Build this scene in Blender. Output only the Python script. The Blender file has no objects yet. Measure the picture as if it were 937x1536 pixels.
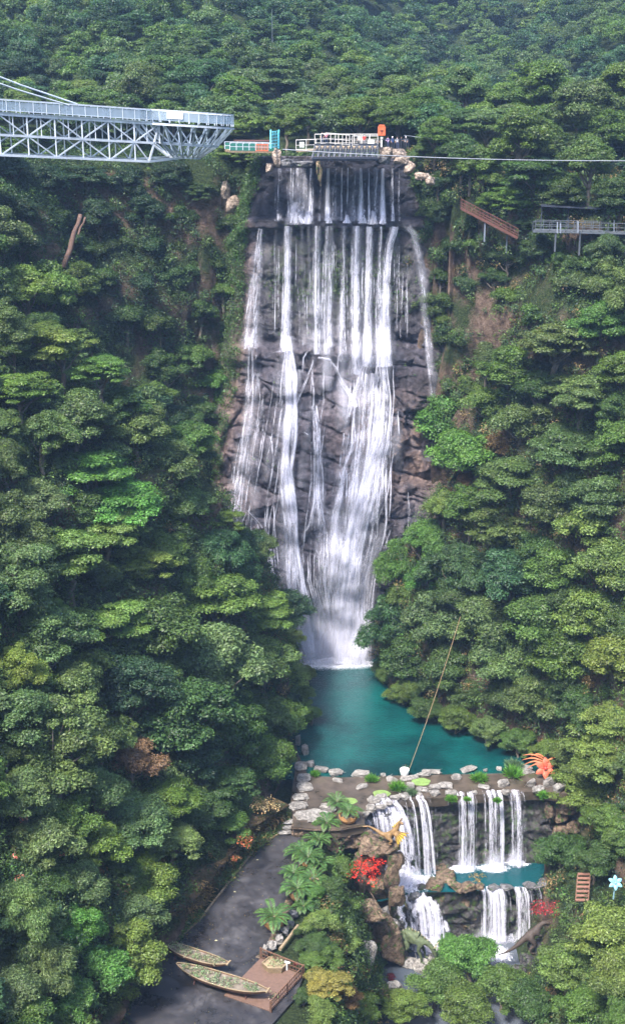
import bpy, bmesh, math, random
import numpy as np
from mathutils import Vector, Matrix, Quaternion

rnd = random.Random(7)
C = bpy.context.scene.collection
SC = bpy.context.scene

# ------------------------------------------------------------------ camera
F = 1900.0
CAMZ = 90.0
PITCH = math.atan(648.0 / F)
SP, CP = math.sin(PITCH), math.cos(PITCH)
cam_d = bpy.data.cameras.new('camera')
cam = bpy.data.objects.new('camera', cam_d)
C.objects.link(cam)
cam.location = (0, 0, CAMZ)
cam.rotation_euler = (math.pi / 2 - PITCH, 0, 0)
cam_d.sensor_fit = 'VERTICAL'
cam_d.sensor_height = 36
cam_d.lens = F / 1536 * 36
cam_d.clip_start = 1
cam_d.clip_end = 5000
SC.camera = cam

def P(px, py, d):                       # a point at depth d along the view axis
    u, v = (px - 468.5) / F, (py - 768) / F
    return Vector((u * d, d * (CP - v * SP), CAMZ - d * (SP + v * CP)))

def pz(px, py, z):                      # on the level z
    v = (py - 768) / F
    return P(px, py, (CAMZ - z) / (SP + v * CP))

def pY(px, py, Y):                      # on the plane Y
    v = (py - 768) / F
    return P(px, py, Y / (CP - v * SP))

def project(x, y, z):
    d = y * CP + (CAMZ - z) * SP
    v = ((CAMZ - z) * CP - y * SP) / d
    return 468.5 + F * x / d, 768 + F * v, d

# ------------------------------------------------------------------ noise
def _h(i, j, k, seed):
    n = (i * 374761393 + j * 668265263 + k * 2147483647 + seed * 974634777) & 0xFFFFFFFF
    n = ((n ^ (n >> 13)) * 1274126177) & 0xFFFFFFFF
    n = n ^ (n >> 16)
    return (n & 0xFFFFFF) / float(0xFFFFFF)

def vnoise(x, y, z, seed=0):
    x, y, z = np.broadcast_arrays(np.asarray(x, float), np.asarray(y, float), np.asarray(z, float))
    xi, yi, zi = np.floor(x).astype(np.int64), np.floor(y).astype(np.int64), np.floor(z).astype(np.int64)
    fx, fy, fz = x - xi, y - yi, z - zi
    fx, fy, fz = fx * fx * (3 - 2 * fx), fy * fy * (3 - 2 * fy), fz * fz * (3 - 2 * fz)
    r = 0
    for a in (0, 1):
        for b in (0, 1):
            for c in (0, 1):
                w = (fx if a else 1 - fx) * (fy if b else 1 - fy) * (fz if c else 1 - fz)
                r = r + w * _h(xi + a, yi + b, zi + c, seed)
    return r * 2 - 1

def fbm(x, y, z, octv=4, seed=0):
    r, a, f = 0, 1.0, 1.0
    for o in range(octv):
        r = r + a * vnoise(np.asarray(x) * f, np.asarray(y) * f, np.asarray(z) * f, seed + o)
        a *= .5; f *= 2.03
    return r

def sstep(a, b, x):
    t = np.clip((np.asarray(x, float) - a) / (b - a), 0, 1)
    return t * t * (3 - 2 * t)

# ------------------------------------------------------------------ terrain height
FLOOR = [(-48, 20), (-18.8, 110), (-4.2, 154), (-2.6, 168), (-2.5, 182), (-13, 188), (-14, 194.5), (20, 194.5), (20, 189), (10, 187),
         (13.6, 177), (27, 162), (35, 155), (37, 145), (42, 120), (60, 20)]
RIM = [(-110, 20), (-70, 100), (-60, 130), (-53, 160), (-47, 185), (-38, 199), (-9, 201), (-8, 200), (16, 200), (18, 196), (27, 192), (45, 181),
       (60, 165), (72, 140), (85, 100), (110, 20)]

def poly_d(x, y, pts):                  # distance to outline and inside flag
    x = np.asarray(x, float); y = np.asarray(y, float)
    best = np.full(x.shape, 1e9); ins = np.zeros(x.shape, bool)
    n = len(pts)
    for i in range(n):
        x0, y0 = pts[i]; x1, y1 = pts[(i + 1) % n]
        dx, dy = x1 - x0, y1 - y0
        t = np.clip(((x - x0) * dx + (y - y0) * dy) / (dx * dx + dy * dy), 0, 1)
        best = np.minimum(best, np.hypot(x - x0 - t * dx, y - y0 - t * dy))
        c = ((y0 > y) != (y1 > y)) & (x < (x1 - x0) * (y - y0) / ((y1 - y0) if y1 != y0 else 1e-9) + x0)
        ins ^= c
    return best, ins

def floor_z(x, y):
    low = -1.9 - 18.3 * sstep(0.8, 9, x)                    # garden slope down to the third pond
    low = low + 15.5 * sstep(25, 38, x)
    low = np.where((y > 145.4) & (x > 8), np.maximum(low, -12.6), low)
    up = -1.6 + 0 * x
    k = sstep(150.6, 151.2, y)
    return low * (1 - k) + up * k

def H(x, y):
    x = np.asarray(x, float); y = np.asarray(y, float)
    df, inf = poly_d(x, y, FLOOR); dr, inr = poly_d(x, y, RIM)
    d0 = np.where(inf, 0, df); d1 = np.where(inr, dr, 0)
    t = d0 / (d0 + d1 + 1e-6)
    t = np.where(inr, t, 1)
    dout = np.where(inr, 0, dr)
    topz = np.where(x > 17, 73 + 5 * sstep(40, 17, x), 78.0)
    side = np.abs(x - 25 - (y - 200) * .1)
    rise = dout * (.12 + .20 * sstep(10, 70, side)) + 5.0 * fbm(x / 45, y / 45, 0, 3, 11) * sstep(4, 40, dout)
    rise = rise + sstep(150, 330, dout) * 75
    s = (-(x + 22) * 34 + (y - 163) * 35) / 48.8
    a = ((x + 22) * 35 + (y - 163) * 34) / 48.8
    bump = 15 * np.exp(-(a / 16) ** 2) * np.exp(-(s / 7.5) ** 2) * sstep(0, .2, t)
    tt = t ** .92
    z = floor_z(x, y) * (1 - tt) + topz * tt + bump
    z = z + (2.6 * fbm(x / 11, y / 11, 3, 4, 5)) * np.sin(np.pi * np.clip(t, 0, 1)) + rise
    return z

def Hs(x, y):
    return float(H(np.array([x]), np.array([y]))[0])

def hit(px, py, off=0.0):               # where the sight line meets the ground raised by off
    d = np.arange(95, 760, .5)
    u, v = (px - 468.5) / F, (py - 768) / F
    x = u * d; y = d * (CP - v * SP); z = CAMZ - d * (SP + v * CP)
    ok = np.nonzero(z <= H(x, y) + off)[0]
    if not len(ok): return None
    i = ok[0]
    return float(x[i]), float(y[i]), float(z[i]), float(d[i])

# ------------------------------------------------------------------ materials
def newmat(name):
    m = bpy.data.materials.new(name); m.use_nodes = True
    nt = m.node_tree; nt.nodes.clear()
    out = nt.nodes.new('ShaderNodeOutputMaterial')
    return m, nt, out

def N(nt, typ, **kw):
    n = nt.nodes.new(typ)
    for k, v in kw.items():
        if k.startswith('i_'):
            n.inputs[k[2:].replace('_', ' ')].default_value = v
        else: setattr(n, k, v)
    return n

def noise_node(nt, scale, detail=5, coord=None, rough=.6):
    n = N(nt, 'ShaderNodeTexNoise'); n.inputs['Scale'].default_value = scale
    n.inputs['Detail'].default_value = detail; n.inputs['Roughness'].default_value = rough
    if coord is not None: nt.links.new(coord, n.inputs['Vector'])
    return n

def ramp(nt, fac, stops):
    r = N(nt, 'ShaderNodeValToRGB')
    e = r.color_ramp.elements
    while len(e) < len(stops): e.new(.5)
    for k, (p, c) in enumerate(stops):
        e[k].position = p
        e[k].color = (*c, 1) if len(c) == 3 else c
    nt.links.new(fac, r.inputs['Fac'])
    return r.outputs['Color']

def mixc(nt, fac, a, b, mode='MIX'):
    m = N(nt, 'ShaderNodeMix', data_type='RGBA', blend_type=mode)
    for s, v in ((0, fac), (6, a), (7, b)):
        if hasattr(v, 'links'): nt.links.new(v, m.inputs[s])
        elif s == 0: m.inputs[0].default_value = v
        else: m.inputs[s].default_value = (*v, 1)
    return m.outputs[2]

def mth(nt, op, a, b=0.0, clamp=False):
    m = N(nt, 'ShaderNodeMath', operation=op, use_clamp=clamp)
    for s, v in ((0, a), (1, b)):
        if hasattr(v, 'links'): nt.links.new(v, m.inputs[s])
        else: m.inputs[s].default_value = v
    return m.outputs[0]

def objc(nt):
    t = N(nt, 'ShaderNodeTexCoord'); return t.outputs['Object']

def geop(nt):
    return N(nt, 'ShaderNodeNewGeometry').outputs['Position']

def principled(nt, out, col, rough=.7, spec=.4, metal=0.0, bump=None, bstr=.4, bdist=.1):
    b = N(nt, 'ShaderNodeBsdfPrincipled')
    if hasattr(col, 'links'): nt.links.new(col, b.inputs['Base Color'])
    else: b.inputs['Base Color'].default_value = (*col, 1)
    if hasattr(rough, 'links'): nt.links.new(rough, b.inputs['Roughness'])
    else: b.inputs['Roughness'].default_value = rough
    b.inputs['Specular IOR Level'].default_value = spec
    b.inputs['Metallic'].default_value = metal
    if bump is not None:
        bn = N(nt, 'ShaderNodeBump'); bn.inputs['Strength'].default_value = bstr; bn.inputs['Distance'].default_value = bdist
        nt.links.new(bump, bn.inputs['Height']); nt.links.new(bn.outputs[0], b.inputs['Normal'])
    nt.links.new(b.outputs[0], out.inputs['Surface'])
    return b

def mat_simple(name, col, rough=.6, spec=.4, metal=0.0, var=.25, scale=3.0, bstr=.2):
    m, nt, out = newmat(name)
    n = noise_node(nt, scale, 5, geop(nt))
    c = ramp(nt, n.outputs['Fac'], [(.25, tuple(x * (1 - var) for x in col)), (.75, tuple(min(1, x * (1 + var)) for x in col))])
    principled(nt, out, c, rough, spec, metal, n.outputs['Fac'], bstr, .05)
    return m

def mat_leaf(name, objcol=True, sat=1.0):
    m, nt, out = newmat(name)
    at = N(nt, 'ShaderNodeAttribute', attribute_name='tint')
    col = at.outputs['Color']
    if objcol:
        oi = N(nt, 'ShaderNodeObjectInfo')
        col = mixc(nt, 1.0, col, oi.outputs['Color'], 'MULTIPLY')
    g = N(nt, 'ShaderNodeNewGeometry')
    r = N(nt, 'ShaderNodeMapRange'); r.inputs['To Min'].default_value = .5; r.inputs['To Max'].default_value = 1.55
    nt.links.new(g.outputs['Random Per Island'], r.inputs['Value'])
    col = mixc(nt, 1.0, col, r.outputs[0], 'MULTIPLY')
    nz = noise_node(nt, .35, 3, g.outputs['Position'])
    col = mixc(nt, mth(nt, 'MULTIPLY', ramp(nt, nz.outputs['Fac'], [(.45, (0, 0, 0)), (.7, (1, 1, 1))]), .30), col,
               mixc(nt, 1.0, col, (1.45, 1.12, .7), 'MULTIPLY'))
    d = N(nt, 'ShaderNodeBsdfPrincipled'); nt.links.new(col, d.inputs['Base Color'])
    d.inputs['Roughness'].default_value = .48; d.inputs['Specular IOR Level'].default_value = .38
    t = N(nt, 'ShaderNodeBsdfTranslucent'); nt.links.new(mixc(nt, 1.0, col, (1.1, 1.3, .6), 'MULTIPLY'), t.inputs['Color'])
    mx = N(nt, 'ShaderNodeMixShader'); mx.inputs[0].default_value = .38
    nt.links.new(d.outputs[0], mx.inputs[1]); nt.links.new(t.outputs[0], mx.inputs[2])
    nt.links.new(mx.outputs[0], out.inputs['Surface'])
    return m

def mat_rock(name, dark, mid, light, moss=.0, scale=.35, wet=False, mossc=(.035, .06, .015)):
    m, nt, out = newmat(name)
    p = geop(nt)
    n1 = noise_node(nt, scale, 8, p, .65)
    n2 = noise_node(nt, scale * 7, 6, p, .7)
    vo = N(nt, 'ShaderNodeTexVoronoi', feature='DISTANCE_TO_EDGE'); vo.inputs['Scale'].default_value = scale * 1.6
    wp = N(nt, 'ShaderNodeVectorMath', operation='ADD')
    sc = N(nt, 'ShaderNodeVectorMath', operation='SCALE'); sc.inputs['Scale'].default_value = 1.6
    nt.links.new(n1.outputs['Color'], sc.inputs[0]); nt.links.new(p, wp.inputs[0]); nt.links.new(sc.outputs[0], wp.inputs[1])
    nt.links.new(wp.outputs[0], vo.inputs['Vector'])
    f = mth(nt, 'ADD', mth(nt, 'MULTIPLY', n1.outputs['Fac'], .65), mth(nt, 'MULTIPLY', n2.outputs['Fac'], .35))
    col = ramp(nt, f, [(.36, dark), (.5, mid), (.66, light)])
    crack = ramp(nt, vo.outputs['Distance'], [(.0, (.18, .18, .18)), (.05, (1, 1, 1))])
    col = mixc(nt, .8, col, crack, 'MULTIPLY')
    if moss > 0:
        n3 = noise_node(nt, scale * 1.3, 6, p, .7)
        mk = ramp(nt, n3.outputs['Fac'], [(.62 - moss * .3, (0, 0, 0)), (.68 - moss * .3, (1, 1, 1))])
        col = mixc(nt, mk, col, mixc(nt, n2.outputs['Fac'], mossc, tuple(x * 2 for x in mossc)))
    h = mth(nt, 'ADD', mth(nt, 'MULTIPLY', n2.outputs['Fac'], .6), mth(nt, 'MULTIPLY', crack, .5))
    principled(nt, out, col, .38 if wet else .8, .5 if wet else .3, 0, h, .9, .35)
    return m

LEAF = mat_leaf('leaf')
LEAFV = mat_leaf('leaf_cover', False)
M_BARK = mat_simple('bark', (.17, .14, .11), .9, .2, var=.4, scale=2)
M_WHITE = mat_simple('white_steel', (.50, .54, .60), .45, .5, var=.18, scale=1.2)
M_GREY = mat_simple('grey_steel', (.15, .17, .21), .5, .5, var=.3, scale=1.0)
M_DARK = mat_simple('dark_steel', (.03, .035, .05), .5, .4)
M_TURQ = mat_simple('turquoise_paint', (.12, .55, .62), .5)
M_GREENF = mat_simple('green_mesh', (.03, .16, .12), .6)
M_ORANGE = mat_simple('orange_paint', (.62, .13, .05), .5)
M_RUST = mat_simple('rusty_steel', (.10, .045, .035), .8, .2)
M_WOOD = mat_simple('brown_wood', (.13, .07, .045), .7, .3, var=.35, scale=4)
M_WOODL = mat_simple('weathered_wood', (.24, .18, .11), .75, .3, var=.3, scale=4)
M_DECK = mat_simple('deck_boards', (.125, .075, .055), .6, .4, var=.25, scale=3)
M_STONE = mat_rock('pale_stone', (.13, .12, .11), (.30, .275, .25), (.48, .45, .41), scale=1.3)
M_STONEB = mat_rock('brown_stone', (.05, .035, .025), (.16, .11, .075), (.30, .22, .15), .25, scale=1.0)
M_STONEG = mat_rock('grey_stone', (.05, .05, .055), (.15, .145, .15), (.28, .27, .27), .15, scale=1.0)
M_WETROCK = mat_rock('wet_rock', (.018, .016, .018), (.05, .045, .045), (.12, .10, .09), .35, scale=.8, wet=True)
M_CLAY = mat_simple('clay_planter', (.42, .22, .09), .7)
M_WHITEP = mat_simple('white_paint', (.75, .75, .73), .6)
M_RED = mat_simple('red_paint', (.55, .05, .03), .5)
M_SKIN = mat_simple('skin', (.45, .26, .18), .6)
M_HAIR = mat_simple('hair', (.015, .012, .01), .6)

def mat_glass():
    m, nt, out = newmat('tinted_glass')
    b = N(nt, 'ShaderNodeBsdfPrincipled'); b.inputs['Base Color'].default_value = (.45, .52, .58, 1); b.inputs['Roughness'].default_value = .12
    t = N(nt, 'ShaderNodeBsdfTransparent'); t.inputs[0].default_value = (.75, .8, .84, 1)
    n = noise_node(nt, .25, 3, geop(nt))
    f = N(nt, 'ShaderNodeMapRange'); f.inputs['From Min'].default_value = .3; f.inputs['From Max'].default_value = .7
    f.inputs['To Min'].default_value = .22; f.inputs['To Max'].default_value = .5; nt.links.new(n.outputs['Fac'], f.inputs[0])
    x = N(nt, 'ShaderNodeMixShader'); nt.links.new(f.outputs[0], x.inputs[0]); nt.links.new(t.outputs[0], x.inputs[1]); nt.links.new(b.outputs[0], x.inputs[2])
    nt.links.new(x.outputs[0], out.inputs['Surface'])
    return m
M_GLASS = mat_glass()

def mat_terrain():
    m, nt, out = newmat('terrain')
    p = geop(nt)
    n1 = noise_node(nt, .09, 7, p, .68); n2 = noise_node(nt, .9, 6, p, .7)
    n5 = noise_node(nt, 3.2, 5, p, .8)
    veg = ramp(nt, n5.outputs['Fac'], [(.34, (.010, .018, .006)), (.5, (.035, .058, .018)), (.66, (.085, .105, .035))])
    rock = ramp(nt, n2.outputs['Fac'], [(.3, (.06, .042, .032)), (.5, (.17, .115, .085)), (.72, (.30, .22, .17))])
    g = N(nt, 'ShaderNodeNewGeometry')
    sx = N(nt, 'ShaderNodeSeparateXYZ'); nt.links.new(g.outputs['Normal'], sx.inputs[0])
    st = ramp(nt, sx.outputs['Z'], [(.28, (1, 1, 1)), (.55, (0, 0, 0))])
    mk = mth(nt, 'MULTIPLY', st, ramp(nt, n1.outputs['Fac'], [(.42, (0, 0, 0)), (.52, (1, 1, 1))]))
    col = mixc(nt, mk, veg, rock)
    h = mth(nt, 'ADD', n2.outputs['Fac'], n5.outputs['Fac'])
    principled(nt, out, col, .9, .2, 0, h, 1.0, 1.0)
    return m
M_TERR = mat_terrain()

def mat_face():                         # the rock behind the main fall
    m, nt, out = newmat('cliff_face')
    p = geop(nt)
    n1 = noise_node(nt, .12, 7, p, .62); n2 = noise_node(nt, 1.1, 7, p, .72)
    n4 = noise_node(nt, .22, 5, p, .6)
    f = mth(nt, 'ADD', mth(nt, 'MULTIPLY', n1.outputs['Fac'], .5), mth(nt, 'MULTIPLY', n2.outputs['Fac'], .5))
    col = ramp(nt, f, [(.36, (.020, .018, .028)), (.48, (.072, .066, .085)), (.60, (.16, .145, .17)), (.72, (.27, .24, .25))])
    brown = ramp(nt, n2.outputs['Fac'], [(.3, (.09, .055, .045)), (.7, (.30, .20, .16))])
    at = N(nt, 'ShaderNodeAttribute', attribute_name='tint')
    sp = N(nt, 'ShaderNodeSeparateColor'); nt.links.new(at.outputs['Color'], sp.inputs[0])
    bm_ = mth(nt, 'MULTIPLY', sp.outputs[0], ramp(nt, n4.outputs['Fac'], [(.38, (0, 0, 0)), (.5, (1, 1, 1))]))
    col = mixc(nt, bm_, col, brown)
    gm = mth(nt, 'MULTIPLY', sp.outputs[1], ramp(nt, n2.outputs['Fac'], [(.44, (0, 0, 0)), (.52, (1, 1, 1))]))
    col = mixc(nt, gm, col, (.035, .06, .015))
    col = mixc(nt, 1.0, col, mixc(nt, sp.outputs[2], (1, 1, 1), (.22, .24, .34)), 'MULTIPLY')
    mp = N(nt, 'ShaderNodeMapping'); mp.inputs['Scale'].default_value = (.9, .9, .07); nt.links.new(p, mp.inputs[0])
    ns = noise_node(nt, 1.0, 5, mp.outputs[0], .7)
    col = mixc(nt, .75, col, ramp(nt, ns.outputs['Fac'], [(.40, (.30, .30, .36)), (.56, (1, 1, 1))]), 'MULTIPLY')
    nf = noise_node(nt, 4.5, 6, p, .75)
    hh = mth(nt, 'ADD', n2.outputs['Fac'], mth(nt, 'MULTIPLY', nf.outputs['Fac'], .35))
    principled(nt, out, col, .42, .5, 0, hh, 1.0, .6)
    return m
M_FACE = mat_face()

def mat_fall(name, spray=False):
    m, nt, out = newmat(name)
    uv = N(nt, 'ShaderNodeUVMap', uv_map='UVMap')
    at = N(nt, 'ShaderNodeAttribute', attribute_name='tint')     # r density, g seed, b width / 10
    sp = N(nt, 'ShaderNodeSeparateColor'); nt.links.new(at.outputs['Color'], sp.inputs[0])
    su = N(nt, 'ShaderNodeSeparateXYZ'); nt.links.new(uv.outputs[0], su.inputs[0])
    u, v = su.outputs['X'], su.outputs['Y']
    def layer(fu, fv, zs, det, rg):
        cx = N(nt, 'ShaderNodeCombineXYZ')
        nt.links.new(mth(nt, 'MULTIPLY', mth(nt, 'MULTIPLY', u, sp.outputs[2]), fu), cx.inputs['X'])
        nt.links.new(mth(nt, 'MULTIPLY', v, fv), cx.inputs['Y'])
        nt.links.new(mth(nt, 'MULTIPLY', sp.outputs[1], zs), cx.inputs['Z'])
        n = noise_node(nt, 1.0, det, cx.outputs[0], rg); n.inputs['Distortion'].default_value = .35
        return n.outputs['Fac']
    e = mth(nt, 'MULTIPLY', mth(nt, 'MULTIPLY', u, mth(nt, 'SUBTRACT', 1.0, u)), 4.0)
    if spray:
        s = layer(6, .10, 97, 4, .65)
        s = mth(nt, 'MULTIPLY', mth(nt, 'SUBTRACT', s, .34, True), 2.2)
        a = mth(nt, 'MULTIPLY', mth(nt, 'MULTIPLY', s, mth(nt, 'POWER', e, 1.6)), sp.outputs[0], True)
    else:
        s = mth(nt, 'ADD', mth(nt, 'MULTIPLY', layer(26, .13, 97, 6, .72), .5), mth(nt, 'MULTIPLY', layer(52, .75, 31, 5, .8), .5))
        s = mth(nt, 'ADD', mth(nt, 'SUBTRACT', s, .5), mth(nt, 'MULTIPLY', mth(nt, 'SUBTRACT', sp.outputs[0], .78), .30))
        s = mth(nt, 'ADD', mth(nt, 'MULTIPLY', s, 7.5), .40, True)
        a = mth(nt, 'MULTIPLY', mth(nt, 'MULTIPLY', s, mth(nt, 'POWER', e, 1.1), True), .93)
    d = N(nt, 'ShaderNodeBsdfDiffuse'); d.inputs[0].default_value = (.86, .85, .95, 1)
    tl = N(nt, 'ShaderNodeBsdfTranslucent'); tl.inputs[0].default_value = (.86, .85, .95, 1)
    dm = N(nt, 'ShaderNodeMixShader'); dm.inputs[0].default_value = .35
    nt.links.new(d.outputs[0], dm.inputs[1]); nt.links.new(tl.outputs[0], dm.inputs[2])
    t = N(nt, 'ShaderNodeBsdfTransparent')
    x = N(nt, 'ShaderNodeMixShader'); nt.links.new(a, x.inputs[0]); nt.links.new(t.outputs[0], x.inputs[1]); nt.links.new(dm.outputs[0], x.inputs[2])
    nt.links.new(x.outputs[0], out.inputs['Surface'])
    return m
M_SPRAY = mat_fall('water_spray', True)
M_FALL = mat_fall('falling_water')

def mat_water(name, col, col2, foams=(), rough=.12, bs=.5, sc=1.4):
    # foams: (x, y, rx, ry) places where falling water whips the surface white
    m, nt, out = newmat(name)
    p = geop(nt)
    mp = N(nt, 'ShaderNodeMapping'); mp.inputs['Scale'].default_value = (1, 2.2, 1); nt.links.new(p, mp.inputs[0])
    n = noise_node(nt, sc, 4, mp.outputs[0], .6)
    big = noise_node(nt, .08, 3, p)
    c = ramp(nt, big.outputs['Fac'], [(.35, col), (.65, col2)])
    rgh = rough
    if foams:
        tot = None
        sx = N(nt, 'ShaderNodeSeparateXYZ'); nt.links.new(p, sx.inputs[0])
        for (fx, fy, rx, ry) in foams:
            a = mth(nt, 'DIVIDE', mth(nt, 'SUBTRACT', sx.outputs['X'], fx), rx)
            b = mth(nt, 'DIVIDE', mth(nt, 'SUBTRACT', sx.outputs['Y'], fy), ry)
            q = mth(nt, 'SUBTRACT', 1.25, mth(nt, 'SQRT', mth(nt, 'ADD', mth(nt, 'MULTIPLY', a, a), mth(nt, 'MULTIPLY', b, b))))
            tot = q if tot is None else mth(nt, 'MAXIMUM', tot, q)
        fn = noise_node(nt, 2.6, 6, p, .75)
        k = mth(nt, 'ADD', tot, mth(nt, 'MULTIPLY', mth(nt, 'SUBTRACT', fn.outputs['Fac'], .5), 2.2))
        k = ramp(nt, k, [(.05, (0, 0, 0)), (.5, (.35, .35, .35)), (1.0, (.95, .95, .95))])
        c = mixc(nt, k, c, (.86, .86, .92))
        rg = N(nt, 'ShaderNodeMapRange'); rg.inputs['To Min'].default_value = rough; rg.inputs['To Max'].default_value = .8
        nt.links.new(k, rg.inputs[0]); rgh = rg.outputs[0]
    principled(nt, out, c, rgh, .5, 0, n.outputs['Fac'], bs, .12)
    return m

# ------------------------------------------------------------------ mesh building
LOC = {}
def tag(o, label=None, cat=None, group=None, kind=None, desc=None):
    if label: o['label'] = label
    if cat: o['category'] = cat
    if group: o['group'] = group
    if kind: o['kind'] = kind
    return o

def empty(name, loc, label=None, cat=None, group=None):
    o = bpy.data.objects.new(name, None); C.objects.link(o)
    o.location = loc; o.empty_display_size = .3
    LOC[o.name] = Vector(loc)
    return tag(o, label, cat, group)

def link(name, me, mat=None, parent=None, origin=(0, 0, 0)):
    if mat and not me.materials: me.materials.append(mat)
    o = bpy.data.objects.new(name, me); C.objects.link(o)
    og = Vector(origin)
    if parent is not None:
        o.parent = parent
        o.location = og - LOC.get(parent.name, Vector((0, 0, 0)))
    else:
        o.location = og
    LOC[o.name] = og
    return o

def mesh_from(name, verts, faces, smooth=False):
    me = bpy.data.meshes.new(name)
    me.from_pydata([tuple(v) for v in verts], [], faces)
    me.update()
    if smooth: me.polygons.foreach_set('use_smooth', [True] * len(me.polygons))
    return me

class MB:
    def __init__(s): s.v, s.f = [], []
    def add(s, vs, fs):
        b = len(s.v); s.v += [Vector(v) for v in vs]; s.f += [tuple(i + b for i in f) for f in fs]; return s
    def box(s, c, size, rz=0, rot=None):
        c = Vector(c); R = rot if rot is not None else Matrix.Rotation(rz, 3, 'Z')
        sx, sy, sz = size[0] / 2, size[1] / 2, size[2] / 2
        vs = [c + R @ Vector((x, y, z)) for x in (-sx, sx) for y in (-sy, sy) for z in (-sz, sz)]
        return s.add(vs, [(0, 1, 3, 2), (4, 6, 7, 5), (0, 4, 5, 1), (2, 3, 7, 6), (0, 2, 6, 4), (1, 5, 7, 3)])
    def bar(s, p, q, w, h=None):
        p, q = Vector(p), Vector(q); d = q - p; L = d.length
        if L < 1e-6: return s
        h = h or w; d /= L
        up = Vector((0, 0, 1)) if abs(d.z) < .95 else Vector((0, 1, 0))
        a = d.cross(up).normalized(); b = a.cross(d)
        vs = [e + a * x * w / 2 + b * y * h / 2 for e in (p, q) for x, y in ((-1, -1), (1, -1), (1, 1), (-1, 1))]
        return s.add(vs, [(3, 2, 1, 0), (4, 5, 6, 7), (0, 1, 5, 4), (1, 2, 6, 5), (2, 3, 7, 6), (3, 0, 4, 7)])
    def tube(s, pts, r, n=8, cap=True):
        pts = [Vector(p) for p in pts]
        rs = r if isinstance(r, (list, tuple)) else [r] * len(pts)
        rings = []
        for i, p in enumerate(pts):
            d = (pts[min(i + 1, len(pts) - 1)] - pts[max(i - 1, 0)]).normalized()
            up = Vector((0, 0, 1)) if abs(d.z) < .9 else Vector((0, 1, 0))
            a = d.cross(up).normalized(); b = a.cross(d)
            rings.append([p + (a * math.cos(t) + b * math.sin(t)) * rs[i] for t in [2 * math.pi * k / n for k in range(n)]])
        vs = [v for rg in rings for v in rg]; fs = []
        for i in range(len(pts) - 1):
            for k in range(n):
                fs.append((i * n + k, i * n + (k + 1) % n, (i + 1) * n + (k + 1) % n, (i + 1) * n + k))
        if cap: fs += [tuple(range(n))[::-1], tuple((len(pts) - 1) * n + k for k in range(n))]
        return s.add(vs, fs)
    def lathe(s, c, prof, n=16, sx=1, sy=1, wob=None):
        c = Vector(c); vs = []; fs = []
        for (r, z) in prof:
            for k in range(n):
                t = 2 * math.pi * k / n
                rr = r * (wob(t, z) if wob else 1)
                vs.append(c + Vector((rr * math.cos(t) * sx, rr * math.sin(t) * sy, z)))
        m = len(prof)
        for i in range(m - 1):
            for k in range(n):
                fs.append((i * n + k, i * n + (k + 1) % n, (i + 1) * n + (k + 1) % n, (i + 1) * n + k))
        return s.add(vs, fs)
    def prism(s, outline, z0, z1):
        n = len(outline)
        vs = [(x, y, z0) for x, y in outline] + [(x, y, z1) for x, y in outline]
        fs = [tuple(range(n))[::-1], tuple(range(n, 2 * n))] + [(k, (k + 1) % n, n + (k + 1) % n, n + k) for k in range(n)]
        return s.add(vs, fs)
    def build(s, name, mat, parent=None, origin=None, smooth=False):
        if origin is None:
            if parent is not None: origin = LOC.get(parent.name, Vector((0, 0, 0)))
            else: origin = Vector((0, 0, 0))
        og = Vector(origin)
        me = mesh_from(name, [v - og for v in s.v], s.f, smooth)
        bm = bmesh.new(); bm.from_mesh(me); bmesh.ops.recalc_face_normals(bm, faces=bm.faces); bm.to_mesh(me); bm.free()
        return link(name, me, mat, parent, og)

def set_tint(me, cols):                 # one colour per vertex
    a = me.color_attributes.new('tint', 'FLOAT_COLOR', 'POINT')
    c = np.ones((len(me.vertices), 4), np.float32); c[:, :3] = cols
    a.data.foreach_set('color', c.ravel())

def quads_mesh(name, V, tint=None):     # V (n,4,3)
    n = len(V)
    me = bpy.data.meshes.new(name)
    me.vertices.add(n * 4); me.vertices.foreach_set('co', np.ascontiguousarray(V, np.float32).ravel())
    me.loops.add(n * 4); me.loops.foreach_set('vertex_index', np.arange(n * 4, dtype=np.int32))
    me.polygons.add(n); me.polygons.foreach_set('loop_start', np.arange(0, n * 4, 4, dtype=np.int32))
    me.polygons.foreach_set('loop_total', np.full(n, 4, np.int32))
    me.update(calc_edges=True)
    if tint is None: tint = np.ones((n, 3))
    set_tint(me, np.repeat(tint, 4, axis=0))
    return me

def unit(v): return v / (np.linalg.norm(v, axis=-1, keepdims=True) + 1e-9)

def leaf_quads(c, nrm, L, Wd, rng, tang=None, droop=.12):
    n = len(c)
    if tang is None: tang = rng.normal(size=(n, 3))
    tang = unit(tang - nrm * np.sum(tang * nrm, 1, keepdims=True))
    b = np.cross(nrm, tang)
    L = np.broadcast_to(L, (n,))[:, None]; Wd = np.broadcast_to(Wd, (n,))[:, None]
    return np.stack([c - tang * L / 2 - nrm * L * droop, c - b * Wd / 2, c + tang * L / 2 - nrm * L * droop, c + b * Wd / 2], 1)

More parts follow.
